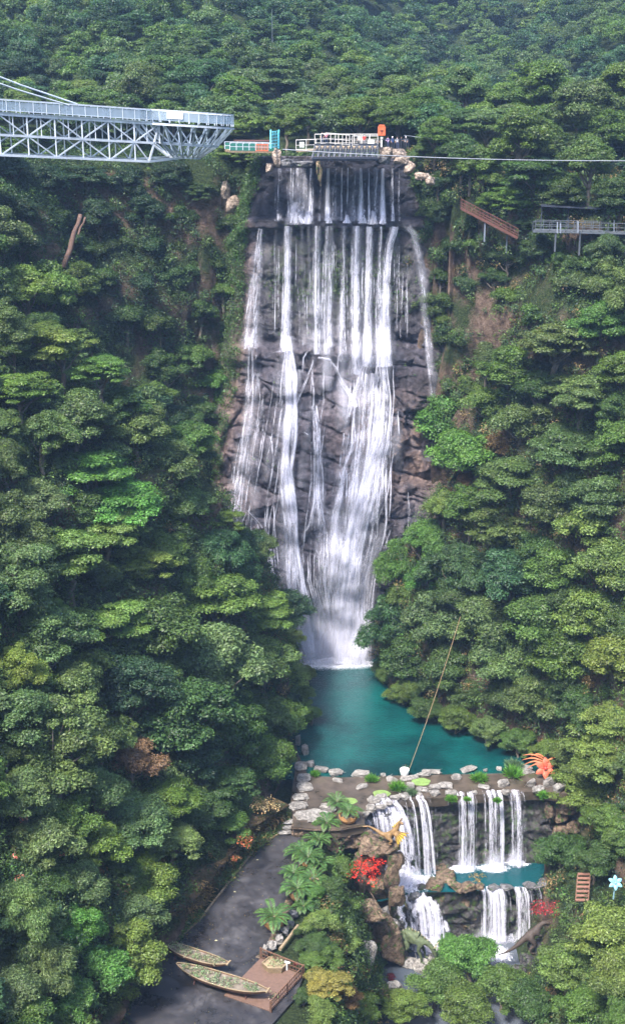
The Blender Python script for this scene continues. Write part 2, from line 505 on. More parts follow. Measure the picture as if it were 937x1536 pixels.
def crown_points(kind, rng, n, size):
    """leaf centres, normals and brightness of a crown of radius about 1"""
    if kind == 'round':    K, flat, tall = 52, .66, .85
    elif kind == 'layered': K, flat, tall = 62, .36, .66
    elif kind == 'feathery': K, flat, tall = 60, .95, .9
    elif kind == 'tall': K, flat, tall = 50, .8, 1.45
    elif kind == 'bushy': K, flat, tall = 32, .8, .62
    skew = rng.normal(size=2) * .16; lob = rng.uniform(0, 6.28, 3)
    cs, rs = [], []
    for i in range(K):
        t = rng.random() * 2 * math.pi
        u = rng.random() ** .55
        zz = rng.random() ** .7
        rad = .80 * u * math.sqrt(max(0, 1 - (zz * .92) ** 2)) if kind != 'layered' else .88 * u * math.sqrt(max(0.05, 1 - (zz * .9) ** 2))
        z = (zz * 1.0 - .28) * tall
        if kind == 'layered': z = (round(zz * 4.6) / 4.6 - .25) * tall + rng.normal() * .03
        out_ = 1 + .22 * math.sin(2 * t + lob[0]) + .14 * math.sin(3 * t + lob[1])
        cs.append((rad * math.cos(t) * out_ + skew[0] * z, rad * math.sin(t) * out_ + skew[1] * z, z + .12 * math.sin(3 * t + lob[2])))
        rs.append(rng.uniform(.11, .34) if kind != 'feathery' else rng.uniform(.10, .26))
    cs = np.array(cs); rs = np.array(rs)
    k = rng.choice(K, n, p=rs ** 2 / np.sum(rs ** 2))
    d = unit(rng.normal(size=(n, 3)))
    d[:, 2] = np.where(d[:, 2] < -.25, -d[:, 2], d[:, 2])
    rad = rs[k] * (.55 + .60 * rng.random(n) + (rng.random(n) < .2) * .4 * rng.random(n) ** 2)
    pos = cs[k] + d * rad[:, None] * np.array([1, 1, flat])
    if kind == 'feathery':
        pos[:, 2] -= .18 * (np.hypot(pos[:, 0], pos[:, 1])) ** 2
    nr = unit(d * np.array([1, 1, 1 / flat]) * .9 + rng.normal(size=(n, 3)) * .6 + np.array([0, 0, .45]))
    br = .76 + .42 * rng.random(K)[k]
    return pos, nr, br, cs, rs

def make_crown(name, kind, seed, n, leaf, aspect=.5):
    rng = np.random.default_rng(seed)
    pos, nr, br, cs, rs = crown_points(kind, rng, n, leaf)
    sz = leaf * rng.uniform(.65, 1.35, n)
    tang = None
    if kind == 'feathery':
        tang = pos * np.array([1, 1, 0]) + rng.normal(size=(n, 3)) * .5 + np.array([0, 0, -.5]); 
    V = leaf_quads(pos, nr, sz, sz * aspect, rng, tang)
    # young leaves at the tips are a little yellower
    tint = np.stack([br * (1 + .10 * rng.random(n)), br, br * (1 - .1 * rng.random(n))], 1)
    me = quads_mesh(name, V, tint)
    me.materials.append(LEAF)
    return me, cs

def make_trunk(name, cs, seed):
    r = random.Random(seed)
    mb = MB()
    def wig(p, q, k, n=5):
        p, q = Vector(p), Vector(q)
        return [p.lerp(q, i / n) + Vector((r.uniform(-k, k), r.uniform(-k, k), 0)) * math.sin(math.pi * i / n) for i in range(n + 1)]
    t = wig((0, 0, -1.35), (0, 0, .25), .05, 7)
    mb.tube(t, [.085, .07, .062, .055, .05, .04, .03, .015], 8)
    for c in list(cs)[:12]:
        a = Vector((0, 0, r.uniform(-.75, -.1)))
        mb.tube(wig(a, Vector(c), .05), [.032, .026, .02, .015, .01, .005], 5)
    me = mesh_from(name, mb.v, mb.f, True)
    me.materials.append(M_BARK)
    return me
# ================================================================== terrain sheet
def axis(parts):
    out = []
    for a, b, s in parts:
        n = max(1, int(round((b - a) / s)))
        out += [a + (b - a) * i / n for i in range(n)]
    return np.array(out + [parts[-1][1]])
gx = axis([(-1500, -400, 100), (-400, -130, 15), (-130, -75, 4), (-75, 75, .75), (75, 130, 4), (130, 400, 15), (400, 1500, 100)])
gy = axis([(-400, 20, 30), (20, 100, 3), (100, 206, .7), (206, 300, 3), (300, 700, 10), (700, 2500, 100)])
GX, GY = np.meshgrid(gx, gy)
GZ = H(GX, GY)
fine = sstep(120, 70, np.abs(GX)) * sstep(85, 105, GY) * sstep(215, 205, GY)
gxn = np.gradient(GZ, axis=1) / np.gradient(GX, axis=1); gyn = np.gradient(GZ, axis=0) / np.gradient(GY, axis=0)
nn = unit(np.stack([-gxn, -gyn, np.ones_like(GZ)], -1))
steep = sstep(.75, .4, nn[..., 2])
crag = fbm(GX / 7, GY / 7, GZ / 7, 4, 21) * 1.7 + np.abs(fbm(GX / 16, GY / 16, GZ / 10, 3, 25)) * 2.2
D = crag * steep * fine
VX, VY, VZ = GX + nn[..., 0] * D, GY + nn[..., 1] * D, GZ + nn[..., 2] * D
ny, nx = GX.shape
tv = np.stack([VX, VY, VZ], -1).reshape(-1, 3)
idx = np.arange(ny * nx).reshape(ny, nx)
tf = np.stack([idx[:-1, :-1], idx[:-1, 1:], idx[1:, 1:], idx[1:, :-1]], -1).reshape(-1, 4)
def grid_mesh(name, v, f, smooth=True):
    me = bpy.data.meshes.new(name)
    me.vertices.add(len(v)); me.vertices.foreach_set('co', v.astype(np.float32).ravel())
    me.loops.add(f.size); me.loops.foreach_set('vertex_index', f.astype(np.int32).ravel())
    me.polygons.add(len(f)); me.polygons.foreach_set('loop_start', np.arange(0, f.size, 4, dtype=np.int32))
    me.polygons.foreach_set('loop_total', np.full(len(f), 4, np.int32))
    me.update(calc_edges=True)
    if smooth: me.polygons.foreach_set('use_smooth', [True] * len(f))
    return me
tag(link('hillside_terrain', grid_mesh('hillside_terrain', tv, tf), M_TERR), 'steep green and brown gorge slopes and hills behind', kind='structure')

# ================================================================== main rock face
def blocks(a, b, cell, seed, amp, stretch=1.0):
    """angular fractured plates: nearest-point cells, each with an offset and a tilt; returns offset and edge closeness"""
    sh = a.shape; a = a.ravel(); b = (b / stretch).ravel()
    ai, bi = np.floor(a / cell), np.floor(b / cell)
    d1 = np.full(a.shape, 1e9); d2 = np.full(a.shape, 1e9); val = np.zeros(a.shape)
    for di in (-1, 0, 1):
        for dj in (-1, 0, 1):
            ci, cj = (ai + di).astype(np.int64), (bi + dj).astype(np.int64)
            r1, r2, r3 = _h(ci, cj, 0, seed), _h(ci, cj, 1, seed), _h(ci, cj, 2, seed)
            r4, r5 = _h(ci, cj, 3, seed), _h(ci, cj, 4, seed)
            px_, py_ = (ci + r1) * cell, (cj + r2) * cell
            d = np.hypot(a - px_, b - py_)
            v = (r3 - .5) * 2 + (a - px_) / cell * (r4 - .5) * 2.6 + (b - py_) / cell * (r5 - .5) * 2.6
            near = d < d1
            d2 = np.where(near, d1, np.minimum(d2, d)); val = np.where(near, v, val); d1 = np.where(near, d, d1)
    e = np.clip((d2 - d1) / (cell * .12), 0, 1)
    return (val * amp - (1 - e) * amp * .35).reshape(sh), e.reshape(sh)

PROF = [(-2, 189.2), (0, 189.4), (12, 190.2), (24, 190.8), (30, 191.6), (36, 192.0), (43, 192.7), (44.5, 193.3), (50, 193.5), (51.2, 195.2),
        (60, 195.8), (68.4, 195.9), (68.9, 194.6), (70, 194.6), (70.4, 196.4), (79.2, 196.8)]
def face_base(x, z):
    y = np.interp(z, [p[0] for p in PROF], [p[1] for p in PROF])
    L = np.interp(z, [0, 10, 24, 43, 51, 69, 79], [-5, -9, -14.5, -11, -10, -8.6, -6.8])
    R = np.interp(z, [0, 10, 24, 43, 51, 69, 79], [11, 15, 20, 19.2, 18.8, 15.5, 13.2])
    out = np.maximum(0, np.maximum(L - x, x - R))
    # central buttress over which the water fans out
    but = 1.6 * np.exp(-((x - 3) / 6) ** 2) * sstep(50, 40, z) * sstep(8, 22, z)
    return y - but + out * .15 + sstep(0, 6, out) * 2.0 + sstep(2, 8, out) * 7, out
fx = np.arange(-30, 34, .2); fz = np.arange(-2, 79.3, .2)
FX, FZ = np.meshgrid(fx, fz)
FB, FO = face_base(FX, FZ)
w1x, w1z = FX + .9 * fbm(FX / 6, FZ / 6, 0, 3, 31), FZ + .9 * fbm(FX / 6, FZ / 6, 9, 3, 32)
b1, e1 = blocks(w1x + w1z * .35, w1z, 7.5, 41, 1.15, 1.3)
b2, e2 = blocks(w1x - w1z * .25, w1z, 3.1, 42, .42, .7)
amp = np.interp(FZ, [0, 20, 45, 52, 69, 72], [1.0, 1.1, 1.0, .8, .6, .28])
lower = 1 - .65 * sstep(51.5, 53, FZ)
strata = np.abs(((w1z + .25 * w1x + .8 * fbm(FX / 8, FZ / 8, 2, 2, 46)) / 4.1) % 1 - .5)
FY = FB - (.55 * sstep(.08, .0, strata) * -1 * lower + b1 * amp * lower + b2 * (.5 + .5 * lower) * (.35 + .9 * sstep(-.3, .5, fbm(FX / 8, FZ / 8, 5, 2, 47))) + .30 * fbm(FX / 1.6, FZ / 1.6, 0, 5, 44) + .8 * fbm(FX / 9, FZ / 7, 0, 3, 45) * lower)
top_soft = sstep(78, 79.2, FZ)
fv = np.stack([FX, FY, FZ - sstep(1, 5, FO) * 7 * sstep(60, 79, FZ)], -1)
# close the top: a shelf running back under the platform
shelf = fv[-1].copy(); shelf[:, 1] += 6; shelf[:, 2] = 78.9
fv = np.concatenate([fv, shelf[None]], 0)
nyf, nxf = fv.shape[:2]
fi = np.arange(nyf * nxf).reshape(nyf, nxf)
ff = np.stack([fi[:-1, :-1], fi[:-1, 1:], fi[1:, 1:], fi[1:, :-1]], -1).reshape(-1, 4)
me = grid_mesh('cliff_face', fv.reshape(-1, 3), ff)
X_, Z_ = fv[..., 0], fv[..., 2]
dx = (X_ - 15) / 9; dz = (Z_ - 36) / 7
brown = np.exp(-(dx ** 2 + dz ** 2)) * 1.5 + .9 * sstep(.3, 2.5, np.concatenate([FO, FO[-1:]], 0)) + .5 * sstep(-7, -11, X_) + .35 * sstep(16, 22, X_) * sstep(70, 50, Z_) + .12
moss = .8 * np.exp(-((Z_ - 61) / 6.5) ** 2) * sstep(-10, -4, X_) * sstep(19, 10, X_) + sstep(-9.5, -13, X_) * .7 * sstep(40, 55, Z_) + .25 * sstep(20, 8, Z_) + .6 * sstep(17, 21, X_) * sstep(40, 50, Z_)
FOe = np.concatenate([FO, FO[-1:]], 0)
wet = sstep(68.5, 70.5, Z_) * .95 * sstep(79, 78.4, Z_) * sstep(2.0, .3, FOe) + .55 * np.exp(-((Z_ - 46) / 7) ** 2) * sstep(4, 12, X_) + .35 * sstep(25, 0, Z_) * sstep(14, 8, X_)
set_tint(me, np.stack([np.clip(brown, 0, 1), np.clip(moss, 0, 1), np.clip(wet, 0, 1)], -1).reshape(-1, 3))
tag(link('cliff', me, M_FACE), 'fractured grey rock cliff behind the tall waterfall', kind='structure')

def face_y(x, z, soft=0.0):
    i = np.clip((np.asarray(x, float) - fx[0]) / .2, 0, len(fx) - 1.001); j = np.clip((np.asarray(z, float) - fz[0]) / .2, 0, len(fz) - 1.001)
    i0, j0 = i.astype(int), j.astype(int); a, b = i - i0, j - j0
    return (FY[j0, i0] * (1 - a) * (1 - b) + FY[j0, i0 + 1] * a * (1 - b) + FY[j0 + 1, i0] * (1 - a) * b + FY[j0 + 1, i0 + 1] * a * b)

def on_face(px, py):
    v = (py - 768) / F; Y = 193.0
    for _ in range(12):
        d = Y / (CP - v * SP)
        x = (px - 468.5) / F * d; z = CAMZ - d * (SP + v * CP)
        Y = .5 * Y + .5 * float(face_base(np.array([x]), np.array([z]))[0][0])
    return x, z

# ================================================================== falling water
V_ = Vector
class Water:
    def __init__(s, mat=None): s.v, s.f, s.uv, s.t = [], [], [], []; s.mat = mat or M_FALL
    def ribbon(s, pts, widths, dens, cross=None, bulge=.25, nseg=6):
        """pts: 3-D centre line top to bottom; a curved band facing the gorge"""
        base = len(s.v); seed = rnd.random(); L = 0; n = len(pts)
        for i, p in enumerate(pts):
            if i: L += (pts[i] - pts[i - 1]).length
            w = widths[i]
            d = (pts[min(i + 1, n - 1)] - pts[max(i - 1, 0)])
            side = Vector((1, 0, 0)) if cross is None else cross
            side = (side - d * (side.dot(d) / max(d.length_squared, 1e-6))).normalized()
            fwd = side.cross(d).normalized()
            if fwd.y > 0: fwd = -fwd
            for k in range(nseg + 1):
                a = k / nseg
                s.v.append(p + side * (a - .5) * w + fwd * bulge * w * math.sin(math.pi * a))
                s.uv.append((a, -L + seed * 40)); s.t.append((dens[i] if isinstance(dens, list) else dens, seed, w / 10))
        for i in range(n - 1):
            for k in range(nseg):
                a = base + i * (nseg + 1) + k
                s.f.append((a, a + 1, a + nseg + 2, a + nseg + 1))
    def build(s, name, label):
        me = mesh_from(name, s.v, s.f, True)
        uvl = me.uv_layers.new(name='UVMap')
        vi = np.zeros(len(me.loops), np.int32); me.loops.foreach_get('vertex_index', vi)
        uvl.data.foreach_set('uv', np.array(s.uv, np.float32)[vi].ravel())
        set_tint(me, np.array(s.t))
        return tag(link(name, me, s.mat), label, kind='structure')

def resample(path, step):
    out = []
    for (a, b) in zip(path[:-1], path[1:]):
        n = max(1, int(math.hypot(b[0] - a[0], b[1] - a[1]) / step))
        for i in range(n): out.append(tuple(a[k] + (b[k] - a[k]) * i / n for k in range(len(a))))
    return out + [tuple(path[-1])]

W = Water(); SPR = Water(M_SPRAY)
# free falls in front of the upper wall and below the ledge: (px, py, width px)
def on_face_v(px, py):
    v = (py - 768) / F; Y = np.full(px.shape, 193.0)
    for _ in range(10):
        d = Y / (CP - v * SP); x = (px - 468.5) / F * d; z = CAMZ - d * (SP + v * CP)
        Y = .5 * Y + .5 * face_base(x, z)[0]
    return x, z
def face_stream(path, dens, off=.35, jit=0.0, free=False, wj=1.0, ztop=None, tgt=None, step=5, taper=False):
    q = np.array(resample(path, step), float); ph, ph2 = rnd.random() * 9, rnd.random() * 9
    px = q[:, 0] + jit * np.sin(q[:, 1] * .021 + ph) + jit * .5 * np.sin(q[:, 1] * .06 + ph2)
    x, z = on_face_v(px, q[:, 1])
    Y = np.min([face_y(x + a_, z + b_) for a_ in (-.5, 0, .5) for b_ in (0, -.6)], 0) - off
    for i in range(1, len(Y)): Y[i] = min(Y[i], Y[i - 1] + (.12 if free else .45))
    for _ in range(2): Y[1:-1] = np.minimum(Y[1:-1], (Y[:-2] + Y[1:-1] + Y[2:]) / 3)
    pts = [Vector(t_) for t_ in zip(x.tolist(), Y.tolist(), z.tolist())]
    ws = [max(.05, w * wj * .1) for w in q[:, 2]]
    n = len(pts)
    dn = [dens * (1 if not taper else min(1, 3.0 * i / n, 3.0 * (n - 1 - i) / n + .15) * .5 + dens * .5 - .0 if taper else 1) for i in range(n)] if False else \
         [dens - (.55 * max(0, 1 - 4.0 * i / n) + .55 * max(0, 1 - 4.0 * (n - 1 - i) / n) if taper else 0) for i in range(n)]
    (tgt or W).ribbon(pts, ws, dn, nseg=4 if q[0, 2] < 5 else 6)
    return pts

up = [(424, 4, .45), (438, 10, .28), (448, 14, .25), (458, 10, .3), (467, 9, .72), (492, 9, .95), (512, 4, .7), (521, 4, .75), (540, 9, .85), (553, 5, .7),
      (573, 9, 1.0), (588, 6, .75), (503, 12, .2), (530, 12, .22), (562, 12, .25), (482, 5, .3), (598, 4, .3), (432, 3, .4), (443, 3, .5)]
for px, w, dn in up:
    y1 = 331
    if w >= 8: face_stream([(px, 252, w), (px - 1, 331, w * 2)], .3, .5, .5, True, tgt=SPR)
    face_stream([(px, 252, w * .55), (px + rnd.uniform(-1.5, .5), 290, w * .9), (px + rnd.uniform(-3, 1), y1, w * 1.25)], max(dn, .5) + .1, .3, .6, True)
for k in range(30):
    px = rnd.uniform(413, 594) if k % 3 else rnd.uniform(413, 465)
    face_stream([(px, 252, 2.2), (px - 1, 331, 4)], rnd.uniform(.45, .72), .3, .8, True)
for (px_, w_) in ((443, 34), (462, 18), (545, 20), (558, 18), (492, 15), (520, 13), (573, 13)):
    for _ in range(7):
        o = rnd.uniform(-.4, .4) * w_
        face_stream([(px_ + o * .5, 333 - w_ * rnd.uniform(.25, .75), 1.5), (px_ + o, 334, rnd.uniform(2, 6))], .9, .5)
    face_stream([(px_, 333 - w_ * .9, w_ * .5), (px_, 335, w_ * 1.2)], .9, .6, tgt=SPR)
mid = [([(392, 342, 6), (388, 395, 12), (383, 450, 15), (378, 520, 20)], .72, 4), ([(431, 338, 6), (431, 420, 8), (430, 525, 15)], .98, 3), ([(437, 340, 4), (435, 400, 4), (432, 500, 6)], .6, 1),
       ([(453, 338, 3), (455, 420, 5), (457, 515, 8)], .45, 1), ([(476, 338, 9), (475, 420, 9), (477, 530, 14)], .8, 3), ([(491, 338, 6), (489, 420, 8), (488, 530, 12)], .72, 2),
       ([(497, 338, 5), (495, 420, 8), (494, 520, 12)], .7, 2), ([(515, 338, 5), (514, 420, 7), (512, 540, 12)], .68, 2), ([(535, 338, 10), (534, 430, 12), (534, 560, 18)], .88, 4),
       ([(554, 338, 9), (553, 430, 10), (551, 545, 14)], .9, 3), ([(570, 338, 5), (569, 430, 7), (566, 540, 12)], .75, 2), ([(590, 339, 9), (583, 365, 8), (577, 430, 10), (574, 545, 20)], .98, 4),
       ([(610, 339, 9), (620, 352, 9), (627, 385, 9), (634, 430, 10), (641, 520, 9), (648, 590, 10)], .62, 2), ([(603, 339, 6), (618, 346, 6), (630, 390, 8), (636, 450, 8), (644, 560, 8)], .5, 2),
       ([(415, 342, 3), (414, 430, 5)], .3, 1), ([(462, 338, 3), (465, 430, 5), (466, 520, 8)], .4, 1), ([(583, 340, 3), (580, 430, 6)], .5, 1)]
for path, dn, k in mid:
    face_stream(path, dn, .75, .5, True)
    face_stream([(a, b, c * 2.2) for a, b, c in path], .45 * dn, .9, .5, True, tgt=SPR)
    for _ in range(k * 2):
        o = rnd.uniform(-1, 1); sp_ = rnd.uniform(.2, .5)
        face_stream([(a + o * c * .55, b, c * sp_) for a, b, c in path], dn * rnd.uniform(.5, 1.0), rnd.uniform(.4, 1.2), .8, True)
low = [([(378, 505, 16), (378, 600, 18), (366, 680, 24), (347, 792, 30)], .62, 7), ([(384, 560, 10), (372, 650, 12), (362, 720, 14), (352, 800, 20)], .7, 5),
       ([(393, 600, 8), (384, 690, 12), (378, 790, 16)], .52, 4), ([(430, 505, 16), (435, 560, 18), (434, 620, 20), (428, 700, 20), (437, 790, 22), (441, 870, 26), (452, 982, 34)], .92, 8),
       ([(434, 520, 8), (437, 600, 12), (430, 690, 14), (440, 780, 14)], 1.0, 4),
       ([(405, 530, 4), (420, 525, 4), (430, 527, 6)], .8, 1), ([(404, 530, 5), (400, 580, 8), (392, 640, 10), (386, 700, 8)], .5, 3),
       ([(470, 540, 4), (460, 570, 5), (450, 592, 5), (440, 615, 6)], .85, 1), ([(450, 575, 6), (456, 640, 8), (462, 700, 9), (470, 740, 10)], .48, 3),
       ([(478, 536, 7), (495, 538, 7), (505, 552, 6), (514, 575, 7), (524, 590, 9), (535, 610, 12)], 1.0, 3), ([(488, 535, 14), (490, 570, 16), (492, 600, 10)], .55, 4),
       ([(470, 610, 8), (474, 660, 12), (476, 740, 16), (482, 800, 18)], .85, 5), ([(455, 645, 4), (468, 655, 4), (476, 660, 4), (490, 650, 3)], .75, 1),
       ([(475, 740, 10), (466, 780, 8), (455, 800, 8)], .8, 2), ([(450, 740, 6), (462, 735, 4), (474, 742, 5)], .7, 1),
       ([(552, 530, 16), (546, 590, 22), (542, 650, 24), (532, 700, 30), (520, 760, 34), (512, 870, 36), (505, 986, 44)], .75, 12),
       ([(545, 535, 8), (538, 570, 10), (530, 600, 10), (522, 625, 10)], .9, 3),
       ([(574, 520, 16), (576, 600, 22), (572, 660, 26), (560, 710, 30), (545, 770, 34), (532, 830, 34), (524, 900, 34), (520, 986, 40)], .98, 14),
       ([(560, 560, 16), (556, 640, 22), (545, 700, 24), (535, 770, 28)], .9, 6),
       ([(590, 650, 6), (585, 690, 12), (570, 740, 14), (556, 780, 16)], .7, 4),
       ([(515, 600, 8), (520, 650, 10), (514, 700, 12), (506, 760, 14), (502, 850, 18)], .7, 5),
       ([(480, 800, 18), (488, 870, 26), (490, 986, 40)], .62, 8), ([(445, 880, 14), (455, 930, 22), (462, 982, 30)], .78, 6), ([(500, 760, 16), (500, 860, 22), (495, 986, 34)], .6, 7),
       ([(530, 930, 10), (535, 986, 22)], .8, 3), ([(554, 945, 5), (545, 982, 9)], .95, 3),
       ([(612, 738, 3), (613, 770, 4), (613, 795, 6)], .85, 2), ([(620, 700, 4), (616, 740, 4)], .5, 1), ([(648, 590, 12), (652, 650, 22), (640, 690, 22)], .42, 4), ([(643, 740, 4), (642, 785, 6)], .7, 1),
       ([(648, 778, 4), (630, 795, 4), (618, 805, 4)], .9, 1), ([(612, 655, 4), (610, 700, 4), (612, 738, 4)], .4, 1),
       ([(360, 765, 4), (372, 760, 3), (384, 775, 3), (394, 790, 4)], .9, 1), ([(372, 762, 3), (366, 778, 4), (358, 792, 5)], .85, 1), ([(386, 778, 3), (392, 798, 4), (384, 830, 5)], .8, 1),
       ([(405, 770, 5), (408, 830, 8), (415, 880, 8)], .4, 3), ([(590, 720, 5), (585, 780, 8)], .35, 2)]
for path, dn, k in low:
    face_stream([(a, b, c * .75) for a, b, c in path], dn - (.2 if path[-1][2] > 20 else .1), .5, 1.2)
    if path[0][2] > 7: face_stream([(a, b, c * 1.7) for a, b, c in path], .42 * dn, .9, 1, tgt=SPR)
    for _ in range(int(k * 1.25)):
        o = rnd.uniform(-1.1, 1.1); sp_ = rnd.uniform(.08, .32)
        a0 = rnd.uniform(0, .5); n = len(path); i0 = int(a0 * (n - 1))
        pp = [(a + o * c * .5, b, c * sp_) for a, b, c in path[i0:]]
        if len(pp) > 1: face_stream(pp, min(1, dn * rnd.uniform(.6, 1.1)), rnd.uniform(.35, .9), 2.2)
# lace of fine threads fanning over the ledges and the buttress
yy_ = [505, 560, 600, 700, 790, 860, 930, 986]
LL_ = [374, 370, 368, 356, 343, 362, 408, 430]; RR_f = [590, 592, 594, 592, 590, 566, 556, 554]
def dens_s(sv, y):
    bands = [(.05, .05, .75), (.26, .06, 1.0), (.50, .06, .7), (.78, .10, 1.0), (.93, .05, .9)]
    return max([.38] + [a * math.exp(-((sv - c) / w) ** 2) for c, w, a in bands])
for k in range(480):
    sv = rnd.random(); y0 = rnd.uniform(500, 930) if k < 320 else rnd.uniform(770, 930)
    if k >= 320: sv = rnd.uniform(.42, 1.0)
    if k < 320 and rnd.random() > dens_s(sv, y0) ** 1.2: continue
    ln = rnd.uniform(40, 230); y1 = min(986, y0 + ln); path = []
    drift = rnd.uniform(-.03, .03); wd = rnd.choice([1, 1.2, 1.6, 2, 2.5, 3.5])
    m_ = max(2, int((y1 - y0) / 22))
    for i in range(m_ + 1):
        y = y0 + (y1 - y0) * i / m_; sp_ = sv + drift * (y - y0) / 100
        path.append((np.interp(y, yy_, LL_) * (1 - sp_) + np.interp(y, yy_, RR_f) * sp_ + rnd.uniform(-1.1, 1.1), y, wd * (1 + .7 * i / m_)))
    face_stream(path, rnd.uniform(.66, .96), rnd.uniform(.25, .8), .8, step=7, taper=True)
# water sliding sideways along the ledges before dropping again
for k in range(12):
    y0 = rnd.choice([522, 528, 545, 590, 600, 640, 655, 700, 742]) + rnd.uniform(-6, 6); sv = rnd.uniform(.05, .95); px = np.interp(y0, yy_, LL_) * (1 - sv) + np.interp(y0, yy_, RR_f) * sv
    dx_ = rnd.choice([-1, 1]) * rnd.uniform(5, 14)
    face_stream([(px, y0, 2), (px + dx_ * .5, y0 + rnd.uniform(1, 5), 3), (px + dx_, y0 + rnd.uniform(8, 18), 3), (px + dx_ * 1.15, y0 + rnd.uniform(30, 60), 3)], .9, .4, .3, step=5, taper=True)
# spray
for k in range(46):
    y0 = rnd.uniform(480, 900); sv = rnd.random(); ln = rnd.uniform(60, 130)
    px = np.interp(y0, yy_, LL_) * (1 - sv) + np.interp(y0, yy_, RR_f) * sv; px2_ = np.interp(min(975, y0 + ln), yy_, LL_) * (1 - sv) + np.interp(min(975, y0 + ln), yy_, RR_f) * sv
    w_ = rnd.uniform(16, 40); face_stream([(px, y0, w_ * .5), ((px + px2_) / 2, y0 + ln / 2, w_), (px2_, min(975, y0 + ln), w_)], rnd.uniform(.2, .42), rnd.uniform(.7, 1.3), 1, tgt=SPR, step=9)
for px in range(452, 552, 7):
    for _ in range(3): face_stream([(px, rnd.uniform(890, 930), 14), (px + rnd.uniform(-3, 3), 986, 24)], rnd.uniform(.4, .7), rnd.uniform(1.0, 2.2), 1, tgt=SPR, step=8)
# threads of drizzle between the free falling strands
for k in range(110):
    px = rnd.uniform(392, 618); y0 = rnd.uniform(340, 420)
    face_stream([(px, y0, 1.2), (px + rnd.uniform(-2, 2), y0 + rnd.uniform(50, 150), 2.4)], rnd.uniform(.55, .85), rnd.uniform(.5, 1.0), .5, True, step=8, taper=True)
SPR.build('waterfall_spray', 'thin veil of spray around the strands of the tall waterfall')
W.build('waterfall', 'tall white waterfall in many strands over a rock cliff')

# spray and foam heaped at the foot of the fall
def foam(name, label, spots, z, seed, hgt=.5):
    """heaps of churned white water"""
    rng = np.random.default_rng(seed); cs = []
    for (x, y, rx, ry, n) in spots:
        a = rng.random(n) * 6.283; q = rng.random(n) ** .75 * (1 + .35 * np.sin(3 * a + seed) + .2 * np.sin(7 * a))
        cs.append(np.stack([x + rx * q * np.cos(a), y + ry * q * np.sin(a), z + hgt * np.clip(1 - q, 0, 1) * rng.random(n) + .03], 1))
    c = np.concatenate(cs); n = len(c)
    nr = unit(rng.normal(size=(n, 3)) * .6 + [0, -.3, 1]); sz = rng.uniform(.04, .17, n)
    V = leaf_quads(c, nr, sz, sz * .8, rng)
    me = quads_mesh(name, V)
    return tag(link(name, me, M_FOAM), label, kind='stuff')
M_FOAM = mat_simple('foam', (.80, .80, .86), .8, .2, var=.05)

# ================================================================== water sheets
p0 = pz(497, 977, 0)
mainpool = mat_water('pool_water', (.001, .022, .024), (.003, .066, .060), [(p0.x, 187.2, 6.4, 1.7)], .06, .9, 1.6)
def sheet(name, outline, z, mat, label):
    me = mesh_from(name, [(x, y, z) for x, y in outline], [tuple(range(len(outline)))])
    return tag(link(name, me, mat), label, kind='structure')
sheet('pool_water', [(-20, 151.4), (44, 151.4), (44, 196), (-20, 196)], -.12, mainpool, 'deep teal plunge pool below the tall waterfall')
foam('pool_foam', 'white foam at the foot of the tall waterfall', [(p0.x, 187.6, 6.0, 1.2, 9000), (p0.x + 1, 188.2, 5.2, .8, 7000)], -.1, 3, 1.1)

# terrace with shallow water between the pool and the lower falls
def px2(pts, z): return [tuple(pz(a, b, z)[:2]) for a, b in pts]
LIP = [(546, 1236), (549, 1214), (572, 1199), (612, 1198), (660, 1197), (700, 1193), (740, 1190), (800, 1187), (850, 1190), (880, 1200)]
TERR = [(446, 1128), (462, 1164), (520, 1166), (600, 1163), (700, 1161), (800, 1159), (880, 1160)] + LIP[::-1] + [(510, 1243), (470, 1243), (440, 1240), (436, 1200)]
mudm, nt, out = newmat('muddy_shallows')
p = geop(nt); n1 = noise_node(nt, .35, 5, p); n2 = noise_node(nt, 3, 5, p)
cc = ramp(nt, n1.outputs['Fac'], [(.35, (.035, .028, .02)), (.6, (.09, .07, .055)), (.75, (.05, .055, .025))])
principled(nt, out, cc, .22, .5, 0, n2.outputs['Fac'], .12, .05)
mb = MB(); mb.prism(px2(TERR, 0.0), -1.3, 0.0)
tag(mb.build('terrace', mudm), 'shallow muddy terrace between the pool and the small falls', kind='structure')

